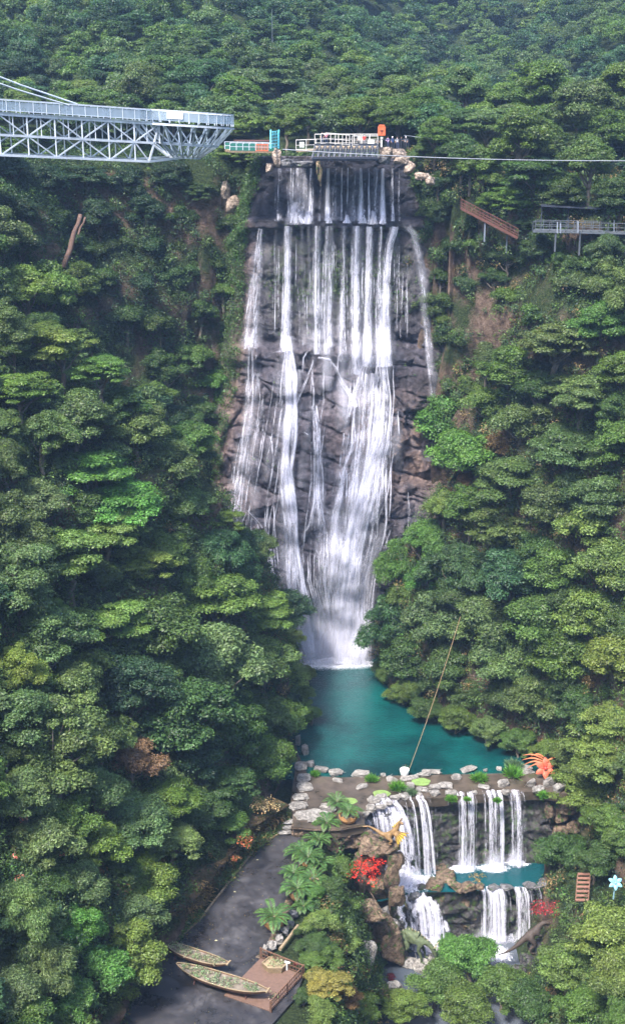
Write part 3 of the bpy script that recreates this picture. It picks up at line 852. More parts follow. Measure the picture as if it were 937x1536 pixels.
def rock_wall(name, line, z1, z0, batter, mat, seed, label, amp=.6, cell=2.0, kind='structure', thick=3.0):
    """line: plan points left to right seen from the camera; stone wall falling from z1 to z0"""
    pts = [Vector((a, b, 0)) for a, b in line]
    S = [0]
    for a, b in zip(pts[:-1], pts[1:]): S.append(S[-1] + (b - a).length)
    ns, nz = int(S[-1] / .22) + 2, int((z1 - z0) / .22) + 2
    s = np.linspace(0, S[-1], ns); t = np.linspace(0, 1, nz)
    X = np.interp(s, S, [q.x for q in pts]); Y = np.interp(s, S, [q.y for q in pts])
    tx, ty = np.gradient(X), np.gradient(Y); ln = np.hypot(tx, ty) + 1e-9; nxn, nyn = ty / ln, -tx / ln
    k = 5; ker = np.ones(2 * k + 1) / (2 * k + 1)
    nxn = np.convolve(np.pad(nxn, k, 'edge'), ker, 'valid'); nyn = np.convolve(np.pad(nyn, k, 'edge'), ker, 'valid')
    SS, TT = np.meshgrid(s, t)
    Zc = z1 + (z0 - z1) * TT
    b, e = blocks(SS + .3 * fbm(SS / 2, Zc / 2, 0, 2, seed), Zc, cell, seed, amp, .6)
    b2, _ = blocks(SS, Zc, cell * .4, seed + 3, amp * .3, .7)
    off = -.75 * sstep(0, .03, TT) + batter * TT + (b + b2 + .12 * fbm(SS, Zc, 0, 4, seed + 7)) * sstep(0, .04, TT)
    V = np.stack([X[None] + nxn[None] * off, Y[None] + nyn[None] * off, Zc], -1)
    back = np.stack([X - nxn * thick, Y - nyn * thick, np.full(ns, z1)], -1)[None]
    V = np.concatenate([back, V], 0)
    ii = np.arange(V.shape[0] * ns).reshape(V.shape[0], ns)
    f = np.stack([ii[:-1, :-1], ii[1:, :-1], ii[1:, 1:], ii[:-1, 1:]], -1).reshape(-1, 4)
    o = link(name, grid_mesh(name, V.reshape(-1, 3), f), mat)
    return tag(o, label, kind=kind)
dam = px2(LIP, -.02)
rock_wall('rock_ledge', dam, -.03, -13, .25, M_WETROCK, 61, 'dark wet rock ledge under the row of small falls', .38, 2.6)
Z2, Z3 = -11.3, -19.2
LIP2 = [(572, 1352), (600, 1343), (640, 1338), (690, 1338), (730, 1335), (770, 1331), (815, 1331), (850, 1342), (880, 1350)]
low2 = px2(LIP2, Z2)
rock_wall('lower_rock_ledge', low2, Z2 - .08, -20.6, .5, M_WETROCK, 67, 'dark rock ledge under the lowest falls', .45, 2.8)
dp = lambda px, py, z: pz(px, py, z)
fo2 = []
for px, py, rx, ry in ((590, 1310, 3.6, 3.0), (630, 1322, 2.6, 1.6), (605, 1288, 3.2, 2.2), (640, 1290, 2.2, 1.6), (612, 1325, 2.6, 1.8), (690, 1303, 2.0, 1.0), (740, 1302, 2.0, 1.0), (776, 1294, 1.6, .8)):
    q = dp(px, py, Z2); fo2.append((q.x, q.y, rx, ry))
w2 = mat_water('pond_water', (.002, .034, .042), (.004, .058, .068), fo2, .12, .5, 2.0)
a, b, c_, d_ = low2[0], low2[-1], dam[-1], dam[0]
sheet('pond_water', [(4.5, low2[0][1] - .2)] + low2 + [(44, 150), (44, 155), (4.5, 155)], Z2, w2, 'blue green pond under the row of small falls')
fo3 = []
for px, py, rx, ry in ((640, 1400, 2.6, 2.6), (655, 1425, 2.0, 1.4), (735, 1408, 2.4, 1.2), (785, 1402, 2.2, 1.0), (745, 1430, 1.6, 1.6)):
    q = dp(px, py, Z3); fo3.append((q.x, q.y, rx, ry))
w3 = mat_water('stream_water', (.05, .06, .075), (.09, .10, .12), fo3, .16, .6, 2.4)
sheet('stream_water', [(3, 100), (40, 100), (40, 146), (3, 146)], Z3, w3, 'grey churning stream below the lowest falls')

# lower falls
W = Water()
def drop(pa, za, pb, zb, w0, w1, dn, arc=.8, k=3, lean=0.0):
    """water leaving the lip at pixel pa / level za and landing at pixel pb / level zb"""
    A = pz(*pa, za); B = pz(*pb, zb)
    def one(A, B, w0, w1, dn):
        pts, ws = [], []
        for i in range(19):
            t = i / 18
            h = 1 - (1 - t) ** 1.0
            x = A.x + (B.x - A.x) * (t ** .6); y = A.y + (B.y - A.y) * (t ** .55)
            pts.append(Vector((x, min(y, A.y - .45 * min(1, t * 3)) - .2, A.z + .06 + (B.z - A.z) * (t ** 1.25)))); ws.append(w0 + (w1 - w0) * t)
        pts.insert(0, pts[0] + Vector((0, .7, .05))); ws.insert(0, w0)
        W.ribbon(pts, ws, dn, Vector((1, 0, 0)), .12)
    one(A, B, w0 * .85, w1 * .9, min(dn, .86) - .1)
    for _ in range(int(k * 1.6)):
        o = rnd.uniform(-.62, .62); sp_ = rnd.uniform(.06, .26)
        one(A + Vector((o * w0, 0, 0)), B + Vector((o * w1, rnd.uniform(-.3, .2), 0)), w0 * sp_, w1 * sp_, min(1, dn * rnd.uniform(.6, 1.2)))
drop((690, 1192), 0, (690, 1292), Z2, .9, 1.0, .85, k=6)
drop((706, 1192), 0, (704, 1293), Z2, .8, 1.0, .8, k=5)
drop((737, 1190), 0, (739, 1296), Z2, 1.9, 2.0, .72, k=12)
drop((773, 1189), 0, (774, 1288), Z2, 1.5, 1.5, .8, k=9)
drop((788, 1188), 0, (790, 1285), Z2, .5, .6, .35, k=2)
drop((645, 1197), 0, (644, 1275), Z2, 1.2, 1.6, .5, k=7)
drop((628, 1198), 0, (638, 1282), Z2, .9, 1.4, 1.0, k=7)
drop((612, 1199), 0, (618, 1270), Z2, .8, 1.4, .7, k=5)
drop((582, 1205), 0, (606, 1262), Z2 + 3, 2.6, 3.0, .62, k=12)
drop((600, 1255), -8, (600, 1300), Z2, 2.6, 3.6, .85, k=12)
drop((610, 1280), Z2 + .6, (604, 1330), Z2, 2.4, 3.6, .8, k=8)
for (a_, za_, b_, zb_, w_) in (((572, 1200), 0, (578, 1218), -1.0, 1.5), ((584, 1202), -.2, (592, 1222), -1.6, 1.6), ((566, 1218), -.9, (572, 1240), -3.2, 1.4), ((582, 1222), -1.4, (590, 1250), -5.5, 2.0), ((596, 1225), -1.6, (604, 1256), -7, 1.8)):
    drop(a_, za_, b_, zb_, w_, w_ * 1.2, .8, k=7)
drop((556, 1232), -2.2, (560, 1262), -6.5, 1.6, 2.0, .7, k=6)
drop((668, 1196), 0, (668, 1282), Z2, .5, .6, .3, k=3)
for q_ in range(26):
    px = rnd.uniform(612, 800); drop((px, 1194), 0, (px + rnd.uniform(-2, 2), 1288), Z2, rnd.uniform(.15, .5), rnd.uniform(.3, .8), rnd.uniform(.3, .55), k=1)
for q_ in range(22):
    px = rnd.uniform(722, 818); drop((px, 1335), Z2, (px + rnd.uniform(-3, 3), 1404), Z3 + .1, rnd.uniform(.2, .6), rnd.uniform(.4, .9), rnd.uniform(.35, .6), k=1)
# second step
for (a, b, w0, w1, dn, k) in (((618, 1342), (628, 1385), 2.0, 2.6, .85, 9), ((634, 1350), (645, 1395), 1.8, 2.6, 1.0, 10), ((655, 1362), (660, 1400), 1.2, 1.8, .7, 6)):
    drop(a, Z2 - .2, b, Z2 - 5, w0, w1, dn, k=k)
for (a, b, w0, w1, dn, k) in (((630, 1380), (638, 1425), 2.4, 3.4, .9, 10), ((648, 1388), (655, 1428), 2.0, 3.0, .9, 9)):
    drop(a, Z2 - 4.6, b, Z3, w0, w1, dn, k=k)
for (px, w0, w1, dn, k) in ((735, 2.0, 2.6, .95, 12), (752, 1.2, 1.6, .7, 7), (779, 1.3, 1.5, .85, 8), (792, .8, 1.0, .6, 5), (805, .6, .8, .6, 4), (765, .5, .7, .5, 4)):
    drop((px, 1335), Z2, (px + 2, 1406), Z3 + .1, w0, w1, dn, k=k)
def lane(t):
    pts_ = [pz(594, 1226, -3.2), pz(602, 1262, -7.5), pz(600, 1300, Z2), pz(618, 1338, Z2), pz(636, 1385, -15.6), pz(648, 1420, Z3)]
    u = t * (len(pts_) - 1); i = min(int(u), len(pts_) - 2); return pts_[i].lerp(pts_[i + 1], u - i)
for k in range(120):
    t = rnd.random(); w_ = 1.6 + 2.6 * t; c_ = lane(t) + V_((rnd.uniform(-1, 1) * w_ * .8, -.6, rnd.uniform(.1, .5))); h_ = rnd.uniform(.7, 2.2); ww = rnd.uniform(.15, .8)
    W.ribbon([c_ + V_((rnd.uniform(-.05, .05) * i + .04 * i, -.1 * i, -h_ * i / 7)) for i in range(8)], [ww * (.6 + .8 * i / 7) for i in range(8)], [.6, .9, .95, .95, .9, .85, .8, .5], V_((1, 0, 0)), .2)
drop((764, 1440), Z3 - .1, (785, 1478), Z3 - 3.4, .9, 1.2, .9, k=3)
S2 = Water(M_SPRAY); W_ = W; W = S2
for (px, py, z, w0) in ((690, 1290, Z2, 2.4), (704, 1292, Z2, 2.2), (739, 1295, Z2, 3.6), (774, 1287, Z2, 2.6), (640, 1276, Z2, 3.2), (610, 1268, Z2, 5), (604, 1320, Z2, 5), (640, 1400, Z3, 4), (655, 1420, Z3, 4), (737, 1404, Z3, 4.5), (780, 1402, Z3, 4)):
    B = pz(px, py, z)
    for q_ in range(3):
        h_ = rnd.uniform(1.4, 3.4); o = V_((rnd.uniform(-.5, .5) * w0 * .5, -.7 - .3 * q_, 0)); ps = [B + o + V_((0, 0, h_ * (1 - i / 6))) for i in range(7)]
        W.ribbon(ps, [w0 * (.5 + .7 * i / 6) for i in range(7)], [.0, .25, .5, .65, .8, .9, .9], V_((1, 0, 0)), .15)
S2.build('small_falls_spray', 'thin spray where the small falls land'); W = W_
W.build('small_falls', 'white small falls dropping off the stone ledges')
foam('falls_foam', 'white foam where the small falls land', [(x, y, rx * .9, ry * .8, 1500) for x, y, rx, ry in fo2], Z2, 5, .45)
foam('stream_foam', 'white foam below the lowest falls', [(x, y, rx * .8, ry * .8, 1500) for x, y, rx, ry in fo3], Z3, 6, .4)

# ================================================================== road
RZ = -1.5
roadm, nt, out = newmat('asphalt')
p = geop(nt); n1 = noise_node(nt, .30, 6, p, .7); n2 = noise_node(nt, 14, 4, p); n3 = noise_node(nt, .9, 5, p)
cc = ramp(nt, n1.outputs['Fac'], [(.38, (.020, .019, .021)), (.55, (.034, .031, .034)), (.68, (.085, .08, .085))])
cc = mixc(nt, .35, cc, ramp(nt, n3.outputs['Fac'], [(.35, (.014, .014, .015)), (.7, (.055, .05, .052))]))
rg = N(nt, 'ShaderNodeMapRange'); rg.inputs['To Min'].default_value = .38; rg.inputs['To Max'].default_value = .8; nt.links.new(n3.outputs['Fac'], rg.inputs[0])
vo = N(nt, 'ShaderNodeTexVoronoi', feature='DISTANCE_TO_EDGE'); vo.inputs['Scale'].default_value = .16; nt.links.new(p, vo.inputs['Vector'])
cc = mixc(nt, .6, cc, ramp(nt, vo.outputs['Distance'], [(.0, (.35, .35, .35)), (.012, (1, 1, 1))]), 'MULTIPLY')
wetf = ramp(nt, n1.outputs['Fac'], [(.36, (.16, .16, .16)), (.5, (.5, .5, .5)), (.66, (.85, .85, .85))])
principled(nt, out, cc, wetf, .5, 0, n2.outputs['Fac'], .25, .03)
RL = [(436, 1240), (385, 1272), (345, 1322), (300, 1380), (250, 1424), (205, 1475), (170, 1540), (140, 1600)]
RR = [(478, 1240), (470, 1262), (452, 1310), (430, 1370), (408, 1425), (393, 1440), (455, 1466), (440, 1500), (405, 1540), (370, 1610)]
mb = MB(); mb.prism(px2(RL[::-1] + RR, RZ), RZ - .6, RZ)
tag(mb.build('road', roadm), 'dark wet asphalt service road beside the gorge wall', kind='structure')
# kerb along the hill side
kl = [pz(a, b, RZ) for a, b in RL]
mb = MB()
for a, b in zip(kl[:-1], kl[1:]):
    n = max(1, int((b - a).length / 1.2))
    for i in range(n):
        q0, q1 = a.lerp(b, (i + .02) / n), a.lerp(b, (i + .98) / n)
        mb.bar(q0 + Vector((0, 0, .02)), q1 + Vector((0, 0, .02)), .22, .3)
tag(mb.build('kerb', M_WOODL), 'thin yellowish kerb at the foot of the bank', kind='structure')
# earthy bank above the kerb
bank, nt, out = newmat('earth_bank')
p = geop(nt); n1 = noise_node(nt, .8, 7, p, .7); n2 = noise_node(nt, 4, 6, p, .7)
cc = ramp(nt, n1.outputs['Fac'], [(.35, (.03, .035, .012)), (.5, (.085, .06, .03)), (.66, (.15, .10, .055))])
principled(nt, out, cc, .9, .2, 0, n2.outputs['Fac'], .9, .2)
bl = [(q.x - .1, q.y) for q in kl]
rock_wall('earth_bank', bl[::-1], RZ + 3.2, RZ, 0, bank, 71, 'brown earth bank with dry grass beside the road', .25, 1.6, thick=2.5)
for o in [bpy.data.objects['earth_bank']]:
    pass
EXPO, SKY_STR, SUN_STR, HAZE = 2.08, .15, 2.75, .00026

# ================================================================== forest
KINDS = {'round': (4, 27000, .064, .5), 'layered': (3, 23000, .060, .55), 'feathery': (3, 30000, .078, .24), 'tall': (2, 24000, .062, .5), 'bushy': (3, 18000, .070, .45)}
CROWN, TRUNK = {}, {}
sd_ = 100
for kd, (nv, nl, ls, asp) in KINDS.items():
    for q in range(nv):
        sd_ += 1
        me, cs = make_crown('crown', kd, sd_, nl, ls, asp)
        CROWN.setdefault(kd, []).append(me); TRUNK.setdefault(kd, []).append(make_trunk('trunk', cs, sd_))

COL = {'dark': (.046, .088, .026), 'green': (.078, .138, .030), 'bright': (.072, .165, .034), 'yellow': (.108, .165, .038), 'lime': (.120, .185, .048), 'olive': (.074, .120, .042),
       'grey': (.090, .142, .050), 'deep': (.028, .060, .026), 'blue': (.048, .104, .044), 'pink': (.15, .095, .06), 'rust': (.13, .08, .035), 'gold': (.20, .19, .05)}
CNAME = {'dark': 'dark green', 'green': 'mid green', 'bright': 'fresh bright green', 'yellow': 'yellow green', 'lime': 'light lime green', 'olive': 'olive green', 'grey': 'greyish green',
         'deep': 'very dark green', 'blue': 'bluish green', 'pink': 'pink tipped brownish', 'rust': 'rusty leaved', 'gold': 'golden yellow'}
KNAME = {'round': 'round crowned tree', 'layered': 'flat layered tree', 'feathery': 'feathery drooping tree', 'tall': 'tall narrow tree', 'bushy': 'low bushy tree'}
KOBJ = {'round': 'broadleaf_tree', 'layered': 'layered_tree', 'feathery': 'feathery_tree', 'tall': 'tall_tree', 'bushy': 'bushy_tree'}
pending = []      # (kind, colour, x, y, zbase, r, hc, px, py)

def band(py):
    for lim, t in ((62, 'at the top edge'), (128, 'above sky bridge'), (190, 'level with sky bridge'), (262, 'level with viewing platform'), (340, 'level with upper falls'),
                   (430, 'just below ledge level'), (520, 'beside upper strands'), (610, 'level with arched strands'), (700, 'beside middle falls'),
                   (790, 'beside the lower main fall'), (880, 'level with fall buttress'), (985, 'level with fall foot'), (1070, 'level with upper pool'),
                   (1160, 'level with lower pool'), (1250, 'level with stone terrace'), (1340, 'level with small falls'), (1440, 'level with boat planters')):
        if py < lim: return t
    return 'at the bottom edge'

def region(px, py, y):
    if y > 203: return 'on the hilltop'
    if px < 470: return 'on left slope'
    return 'on right slope'

def plant_tree(kind, col, x, y, z, r, hc, px, py, squash=1.0):
    pending.append((kind, col, x, y, z, r, hc, px, py, squash))

def tree_px(px, py, rpx, kind, col, squash=1.0):
    h = hit(px, py, 3.0)
    if h is None: return
    r = rpx * h[3] / F
    hc = .95 * r + 1.0
    h = hit(px, py, hc)
    if h is None: return
    x, y, z, d = h
    z0 = Hs(x, y)
    plant_tree(kind, col, x, y, z0, rpx * d / F, max(1.0, z - z0), px, py, squash)

LEFT = """40 445 52 round yellow;112 432 44 round green;8 500 44 tall olive;92 522 58 layered yellow;150 562 46 layered green;28 590 48 layered green;112 640 58 round olive;204 652 50 round grey;
62 662 52 feathery grey;8 700 44 feathery olive;140 715 60 layered bright;182 762 66 layered bright;60 765 52 round olive;252 705 50 round grey;284 764 42 round grey;20 805 60 tall olive;
104 832 66 layered lime;160 802 58 layered yellow;204 852 46 layered yellow;334 835 52 feathery blue;282 880 46 feathery green;358 866 42 feathery blue;26 890 62 tall olive;322 905 66 layered yellow;
388 928 52 layered yellow;172 935 54 layered lime;70 965 62 round olive;236 950 74 round dark;322 1010 80 round grey;396 1000 56 round grey;434 1015 32 layered yellow;196 1035 62 round deep;
272 1085 78 round dark;104 1035 54 round grey;28 1010 40 tall yellow;28 1085 58 round olive;84 1135 74 tall olive;362 1095 62 round dark;424 1085 44 round green;196 1150 48 bushy pink;
304 1135 54 round deep;392 1150 48 round green;142 1190 50 round grey;252 1205 52 layered green;330 1185 50 layered dark;36 1205 58 round grey;202 1235 58 layered grey;300 1225 46 round dark;
60 1275 56 round grey;146 1275 48 round green;258 1265 46 layered grey;222 1335 52 round yellow;196 1380 46 round grey;120 1335 46 round grey;34 1365 56 feathery grey;110 1400 40 tall bright;
150 1455 52 bushy bright;62 1455 56 feathery grey;14 1500 50 round grey;110 1500 50 bushy bright;334 1235 40 layered green;366 1215 34 bushy green;30 1540 50 round green;70 1330 40 round dark;
230 600 34 round green;180 615 40 round dark;330 780 32 layered green;60 500 36 round dark;6 640 36 round olive;20 530 36 round dark;130 770 40 round dark;250 830 44 round green;420 1140 28 bushy green;
424 960 30 layered yellow;444 1050 28 round green;400 1075 40 round dark;150 1120 44 round dark;240 1015 40 round dark;60 1390 40 round dark;180 1310 34 round dark;190 480 36 bushy dark;250 560 36 bushy dark"""
RIGHT = """676 640 58 round bright;702 690 54 round bright;655 705 40 round bright;764 560 48 round green;832 520 60 layered grey;900 495 48 round bright;912 430 50 feathery grey;872 600 58 layered grey;
932 565 42 round green;780 640 48 bushy olive;730 610 40 bushy green;852 682 58 layered olive;922 675 56 round green;764 722 58 layered olive;706 762 44 round green;822 762 50 round olive;904 758 50 round grey;
882 800 58 round lime;742 800 58 layered grey;640 822 46 feathery bright;598 852 46 feathery bright;684 862 58 feathery blue;764 872 58 round blue;832 862 50 round green;922 862 58 round yellow;
548 946 32 feathery bright;592 930 56 feathery blue;652 940 56 round grey;722 940 58 round grey;800 935 60 round green;882 930 58 round yellow;614 996 46 round dark;680 1008 50 round dark;752 1000 56 round grey;
836 990 58 round green;922 1000 58 round yellow;804 1058 48 round grey;872 1070 44 round dark;926 1085 46 layered lime;902 1140 62 layered yellow;872 1196 56 layered yellow;922 1235 46 layered green;
626 1026 30 feathery dark;700 1045 34 round dark;700 590 34 bushy green;810 590 38 round dark;730 540 34 bushy olive;666 760 34 bushy yellow;720 860 40 round dark;610 905 38 feathery green;560 880 34 feathery bright;
860 740 40 round dark;800 830 40 round dark;690 900 40 round dark;850 900 40 round dark;930 950 40 round dark;760 1050 36 round dark;850 1035 36 round dark;650 580 34 bushy dark;905 380 36 feathery olive;
860 430 34 bushy olive;800 480 36 bushy green;680 540 30 bushy dark;930 620 36 round dark;745 680 38 bushy rust;700 730 30 bushy rust;640 870 40 feathery bright;575 960 36 feathery blue;
704 1446 46 round bright;652 1482 42 round green;752 1486 42 round green;604 1512 34 round yellow;800 1508 40 round dark;700 1515 46 round green;898 1404 56 round lime;852 1456 46 round yellow;926 1468 50 round yellow;
842 1286 40 round dark;892 1292 34 round dark;934 1262 36 round green;870 1520 44 round green;604 1040 26 feathery green;640 1066 26 round dark;684 1082 28 round green;730 1100 28 round grey;776 1118 28 round green;818 1132 28 round green;850 1140 34 round grey;580 1006 26 feathery green;462 1012 18 bushy yellow;468 1075 22 bushy green;930 1530 40 round green;676 1424 28 round bright"""
for ln in (LEFT + ';' + RIGHT).replace('\n', '').split(';'):
    a = ln.split(); tree_px(float(a[0]), float(a[1]), float(a[2]), a[3], a[4])
# cliffs of the bowl: small trees holding on to the rock
CLIFF = """20 260 34 round deep;70 275 36 round deep;130 270 34 layered deep;190 280 36 round deep;250 270 34 round deep;300 290 28 layered dark;350 262 26 layered yellow;390 262 20 bushy olive;30 320 34 round deep;
90 330 30 bushy dark;150 330 36 round deep;215 320 34 round deep;270 330 28 bushy dark;30 370 34 round deep;110 375 30 round dark;170 380 32 bushy dark;230 375 30 bushy deep;150 420 34 bushy dark;210 430 34 bushy deep;
270 420 30 bushy dark;310 400 26 bushy green;240 490 34 bushy dark;300 470 30 bushy dark;335 440 24 bushy green;290 540 34 bushy green;240 545 30 bushy dark;330 590 32 bushy bright;290 620 34 bushy dark;260 640 34 round deep;
345 620 26 bushy bright;350 350 26 bushy dark;360 300 22 bushy olive;640 300 26 bushy dark;620 340 22 bushy green;655 330 26 round dark;680 370 28 bushy dark;720 370 28 bushy green;760 390 30 bushy dark;810 375 32 round dark;
850 400 28 bushy dark;660 420 26 bushy dark;700 440 26 bushy olive;760 450 28 bushy green;650 480 22 bushy dark;670 520 24 bushy green;640 380 20 bushy green;740 420 24 bushy dark;780 340 26 layered dark;900 400 30 bushy olive"""
for ln in CLIFF.replace('\n', '').split(';'):
    a = ln.split(); tree_px(float(a[0]), float(a[1]), float(a[2]), a[3], a[4])
TOP = """58 140 30 round deep;118 138 26 round olive;132 142 26 round yellow;170 148 20 round gold;232 122 42 round green;300 132 46 round blue;352 150 40 round green;418 132 42 layered olive;462 172 36 layered olive;388 112 34 round dark;
500 152 36 round olive;540 182 40 round green;598 152 42 round grey;574 116 34 round blue;640 172 40 round green;652 206 34 round green;700 140 42 round grey;692 236 38 round dark;782 212 56 round green;800 132 48 round green;872 172 60 round olive;
924 132 44 round green;724 262 42 round green;800 268 50 layered dark;884 250 48 round green;928 305 40 round dark;764 308 44 layered green;704 276 36 round green;846 300 36 round dark;430 190 34 round green;480 120 34 round olive;
260 160 34 round dark;200 135 30 round dark;20 120 34 round deep;80 112 30 round dark;640 232 26 round green;900 205 44 round green;730 190 42 layered grey;760 160 40 round green;560 150 30 round dark"""
for ln in TOP.replace('\n', '').split(';'):
    a = ln.split()
    px, py = float(a[0]), float(a[1])
    best = None
    tree_px(px, py, float(a[2]), a[3], a[4])
n_hand = len(pending)
# fill what is left of the slopes and hills, nearest first
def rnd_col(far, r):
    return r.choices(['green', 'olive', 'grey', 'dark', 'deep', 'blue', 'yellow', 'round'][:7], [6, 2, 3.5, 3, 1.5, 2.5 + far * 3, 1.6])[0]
rr = random.Random(42)
occ = [(p_[2], p_[3], p_[5]) for p_ in pending]
def crowded(x, y, r, k):
    return any((x - a) ** 2 + (y - b) ** 2 < (k * (r + c)) ** 2 for a, b, c in occ)
cand = []
for _ in range(12000):
    px, py = rr.uniform(-120, 1060), rr.uniform(-70, 1600)
    cand.append((px, py))
cx_, cy_ = np.array([c[0] for c in cand]), np.array([c[1] for c in cand])
D_ = np.arange(95, 760, 1.5)[None]
U_, V_ = (cx_ - 468.5)[:, None] / F, (cy_ - 768)[:, None] / F
XX, YY, ZZ = U_ * D_, D_ * (CP - V_ * SP), CAMZ - D_ * (SP + V_ * CP)
below = ZZ <= H(XX, YY) + 3
first = np.argmax(below, 1); has = below.any(1)
far_spots = []
for i in range(len(cand)):
    if not has[i]: continue
    x, y = float(XX[i, first[i]]), float(YY[i, first[i]])
    _, inf = poly_d(np.array([x]), np.array([y]), FLOOR)
    if inf[0]: continue
    cliffy = 186 < y < 203
    cpx, cpy = cand[i]
    scrub = (cpx > 600 and 330 < cpy < 560 + (cpx - 860) * .5 and cpx < 900) or (120 < cpx < 400 and cpy < 640 and y > 172)
    if -16 < x < 21 and 183 < y < 204: continue
    if y > 203: r = rr.uniform(2.4, 4.6); kk = .50
    elif cliffy or scrub: r = rr.uniform(.8, 1.9); kk = 1.0; cliffy = True
    else: r = rr.choice([2.2, 2.8, 3.4, 4.2, 5.4]) * rr.uniform(.9, 1.1); kk = .50
    if crowded(x, y, r, kk): continue
    if -22 < x < 24 and 198 < y < 206: continue
    occ.append((x, y, r))
    z = Hs(x, y)
    px, py, d = project(x, y, z + r)
    kd = rr.choices(['round', 'layered', 'feathery', 'tall', 'bushy'], [5, 2, 1.0, 1, 1 if not cliffy else 5])[0]
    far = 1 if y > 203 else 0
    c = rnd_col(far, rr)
    if x < 0 and 183 < y < 205: c = rr.choice(['deep', 'dark', 'dark', 'green'])
    far_spots.append((y, kd, c, x, y, z, r, .9 * r + .8, px, py))
vis = [s for s in far_spots if -5 < s[8] < 942 and -5 < s[9] < 1541]
hid = [s for s in far_spots if s not in vis]
vis.sort(key=lambda s: -s[6] / s[0])
ncap = 292 - len(pending)
for s in vis[:ncap]: plant_tree(*s[1:])
rest = vis[ncap:] + hid
print('trees by hand', n_hand, 'filled', min(ncap, len(vis)), 'rest', len(rest))

# unique, true labels
lab = {}
for i, p_ in enumerate(pending):
    kind, col, px, py = p_[0], p_[1], p_[7], p_[8]
    key = f"{CNAME[col]} {KNAME[kind]} {region(px, py, p_[3])} {band(py)}"
    lab.setdefault(key, []).append(i)
ORD = ['', 'second', 'third', 'fourth', 'fifth', 'sixth', 'seventh', 'eighth', 'ninth', 'tenth', 'eleventh', 'twelfth']
final = {}
for key, ids in lab.items():
    ids.sort(key=lambda i: pending[i][7])
    for n, i in enumerate(ids):
        if len(ids) == 1: final[i] = key
        else: final[i] = key + (', leftmost such' if n == 0 else ', rightmost such' if n == len(ids) - 1 else f', {ORD[min(n, 11)]} from left')
for i, (kind, col, x, y, z, r, hc, px, py, sq) in enumerate(pending):
    t = empty(KOBJ[kind], (x, y, z), final[i], 'tree',
              {'on hil': 'trees on the hills behind the platform', 'on lef': 'trees covering the left slope', 'on rig': 'trees covering the right slope'}[region(px, py, y)[:6].replace('on the', 'on hil')])
    v = rr.randrange(len(CROWN[kind]))
    rz = rr.uniform(0, 6.28)
    k = rr.uniform(.88, 1.14)
    base = COL[col]
    if y < 181: k *= 1.14 if x < 0 else 1.08
    if x < 0 and y < 178: base = (base[0] * 1.0, base[1] * 1.03, base[2])
    tint = (base[0] * k * rr.uniform(.9, 1.12), base[1] * k, base[2] * k * rr.uniform(.85, 1.15), 1)
    for nm, me in (('trunk', TRUNK[kind][v]), ('crown', CROWN[kind][v])):
        o = bpy.data.objects.new(nm, me); C.objects.link(o); o.parent = t
        o.location = (0, 0, hc); o.rotation_euler = (0, 0, rz); o.scale = (r * 1.1, r * 1.1, r * 1.02 * sq)
        if nm == 'crown': o.color = tint

# everything too far off or too many to count: one mass of trees
rng = np.random.default_rng(9)
Vs, Ts = [], []
for s in rest:
    _, kd, c, x, y, z, r, hc, px, py = s
    n = int(np.clip(5200 * (r * 220 / max(120, y)) / 4, 900, 5000)); sz = 0.36 * max(1, y / 300)
    pos, nr, br, _, _ = crown_points('round' if kd == 'tall' else kd, rng, n, .1)
    size = sz / r * rng.uniform(.6, 1.3, n)
    V = leaf_quads(pos, nr, size, size * .55, rng) * (r * 1.1) + np.array([x, y, z + hc])
    Vs.append(V); k = rng.uniform(.85, 1.15)
    Ts.append(br[:, None] * np.array(COL[c]) * k)
far_me = quads_mesh('distant_forest', np.concatenate(Vs), np.concatenate(Ts)); far_me.materials.append(LEAFV)
tag(link('distant_forest', far_me), 'mass of further trees covering the hills', 'trees', kind='stuff')

# ground cover: shrubs and creepers clinging to slopes and cliffs
rng = np.random.default_rng(17)
ok = (np.abs(VX) < 75) & (VY > 98) & (VY < 204)
Fi, Fj = np.nonzero(ok[:-1, :-1])
P0, P1, P2 = (np.stack([A[Fi, Fj] for A in (VX, VY, VZ)], -1), np.stack([A[Fi, Fj + 1] for A in (VX, VY, VZ)], -1), np.stack([A[Fi + 1, Fj] for A in (VX, VY, VZ)], -1))
fn_ = np.cross(P1 - P0, P2 - P0); ar = np.linalg.norm(fn_, axis=1); fn_ = unit(fn_)
cen = (P1 + P2) / 2
_, inf = poly_d(cen[:, 0], cen[:, 1], FLOOR)
onfloor = inf & ((cen[:, 1] > 142) | (cen[:, 0] < -.2) | (cen[:, 2] < -18.2))
vegn = fbm(cen[:, 0] / 9, cen[:, 1] / 9, cen[:, 2] / 9, 4, 77)
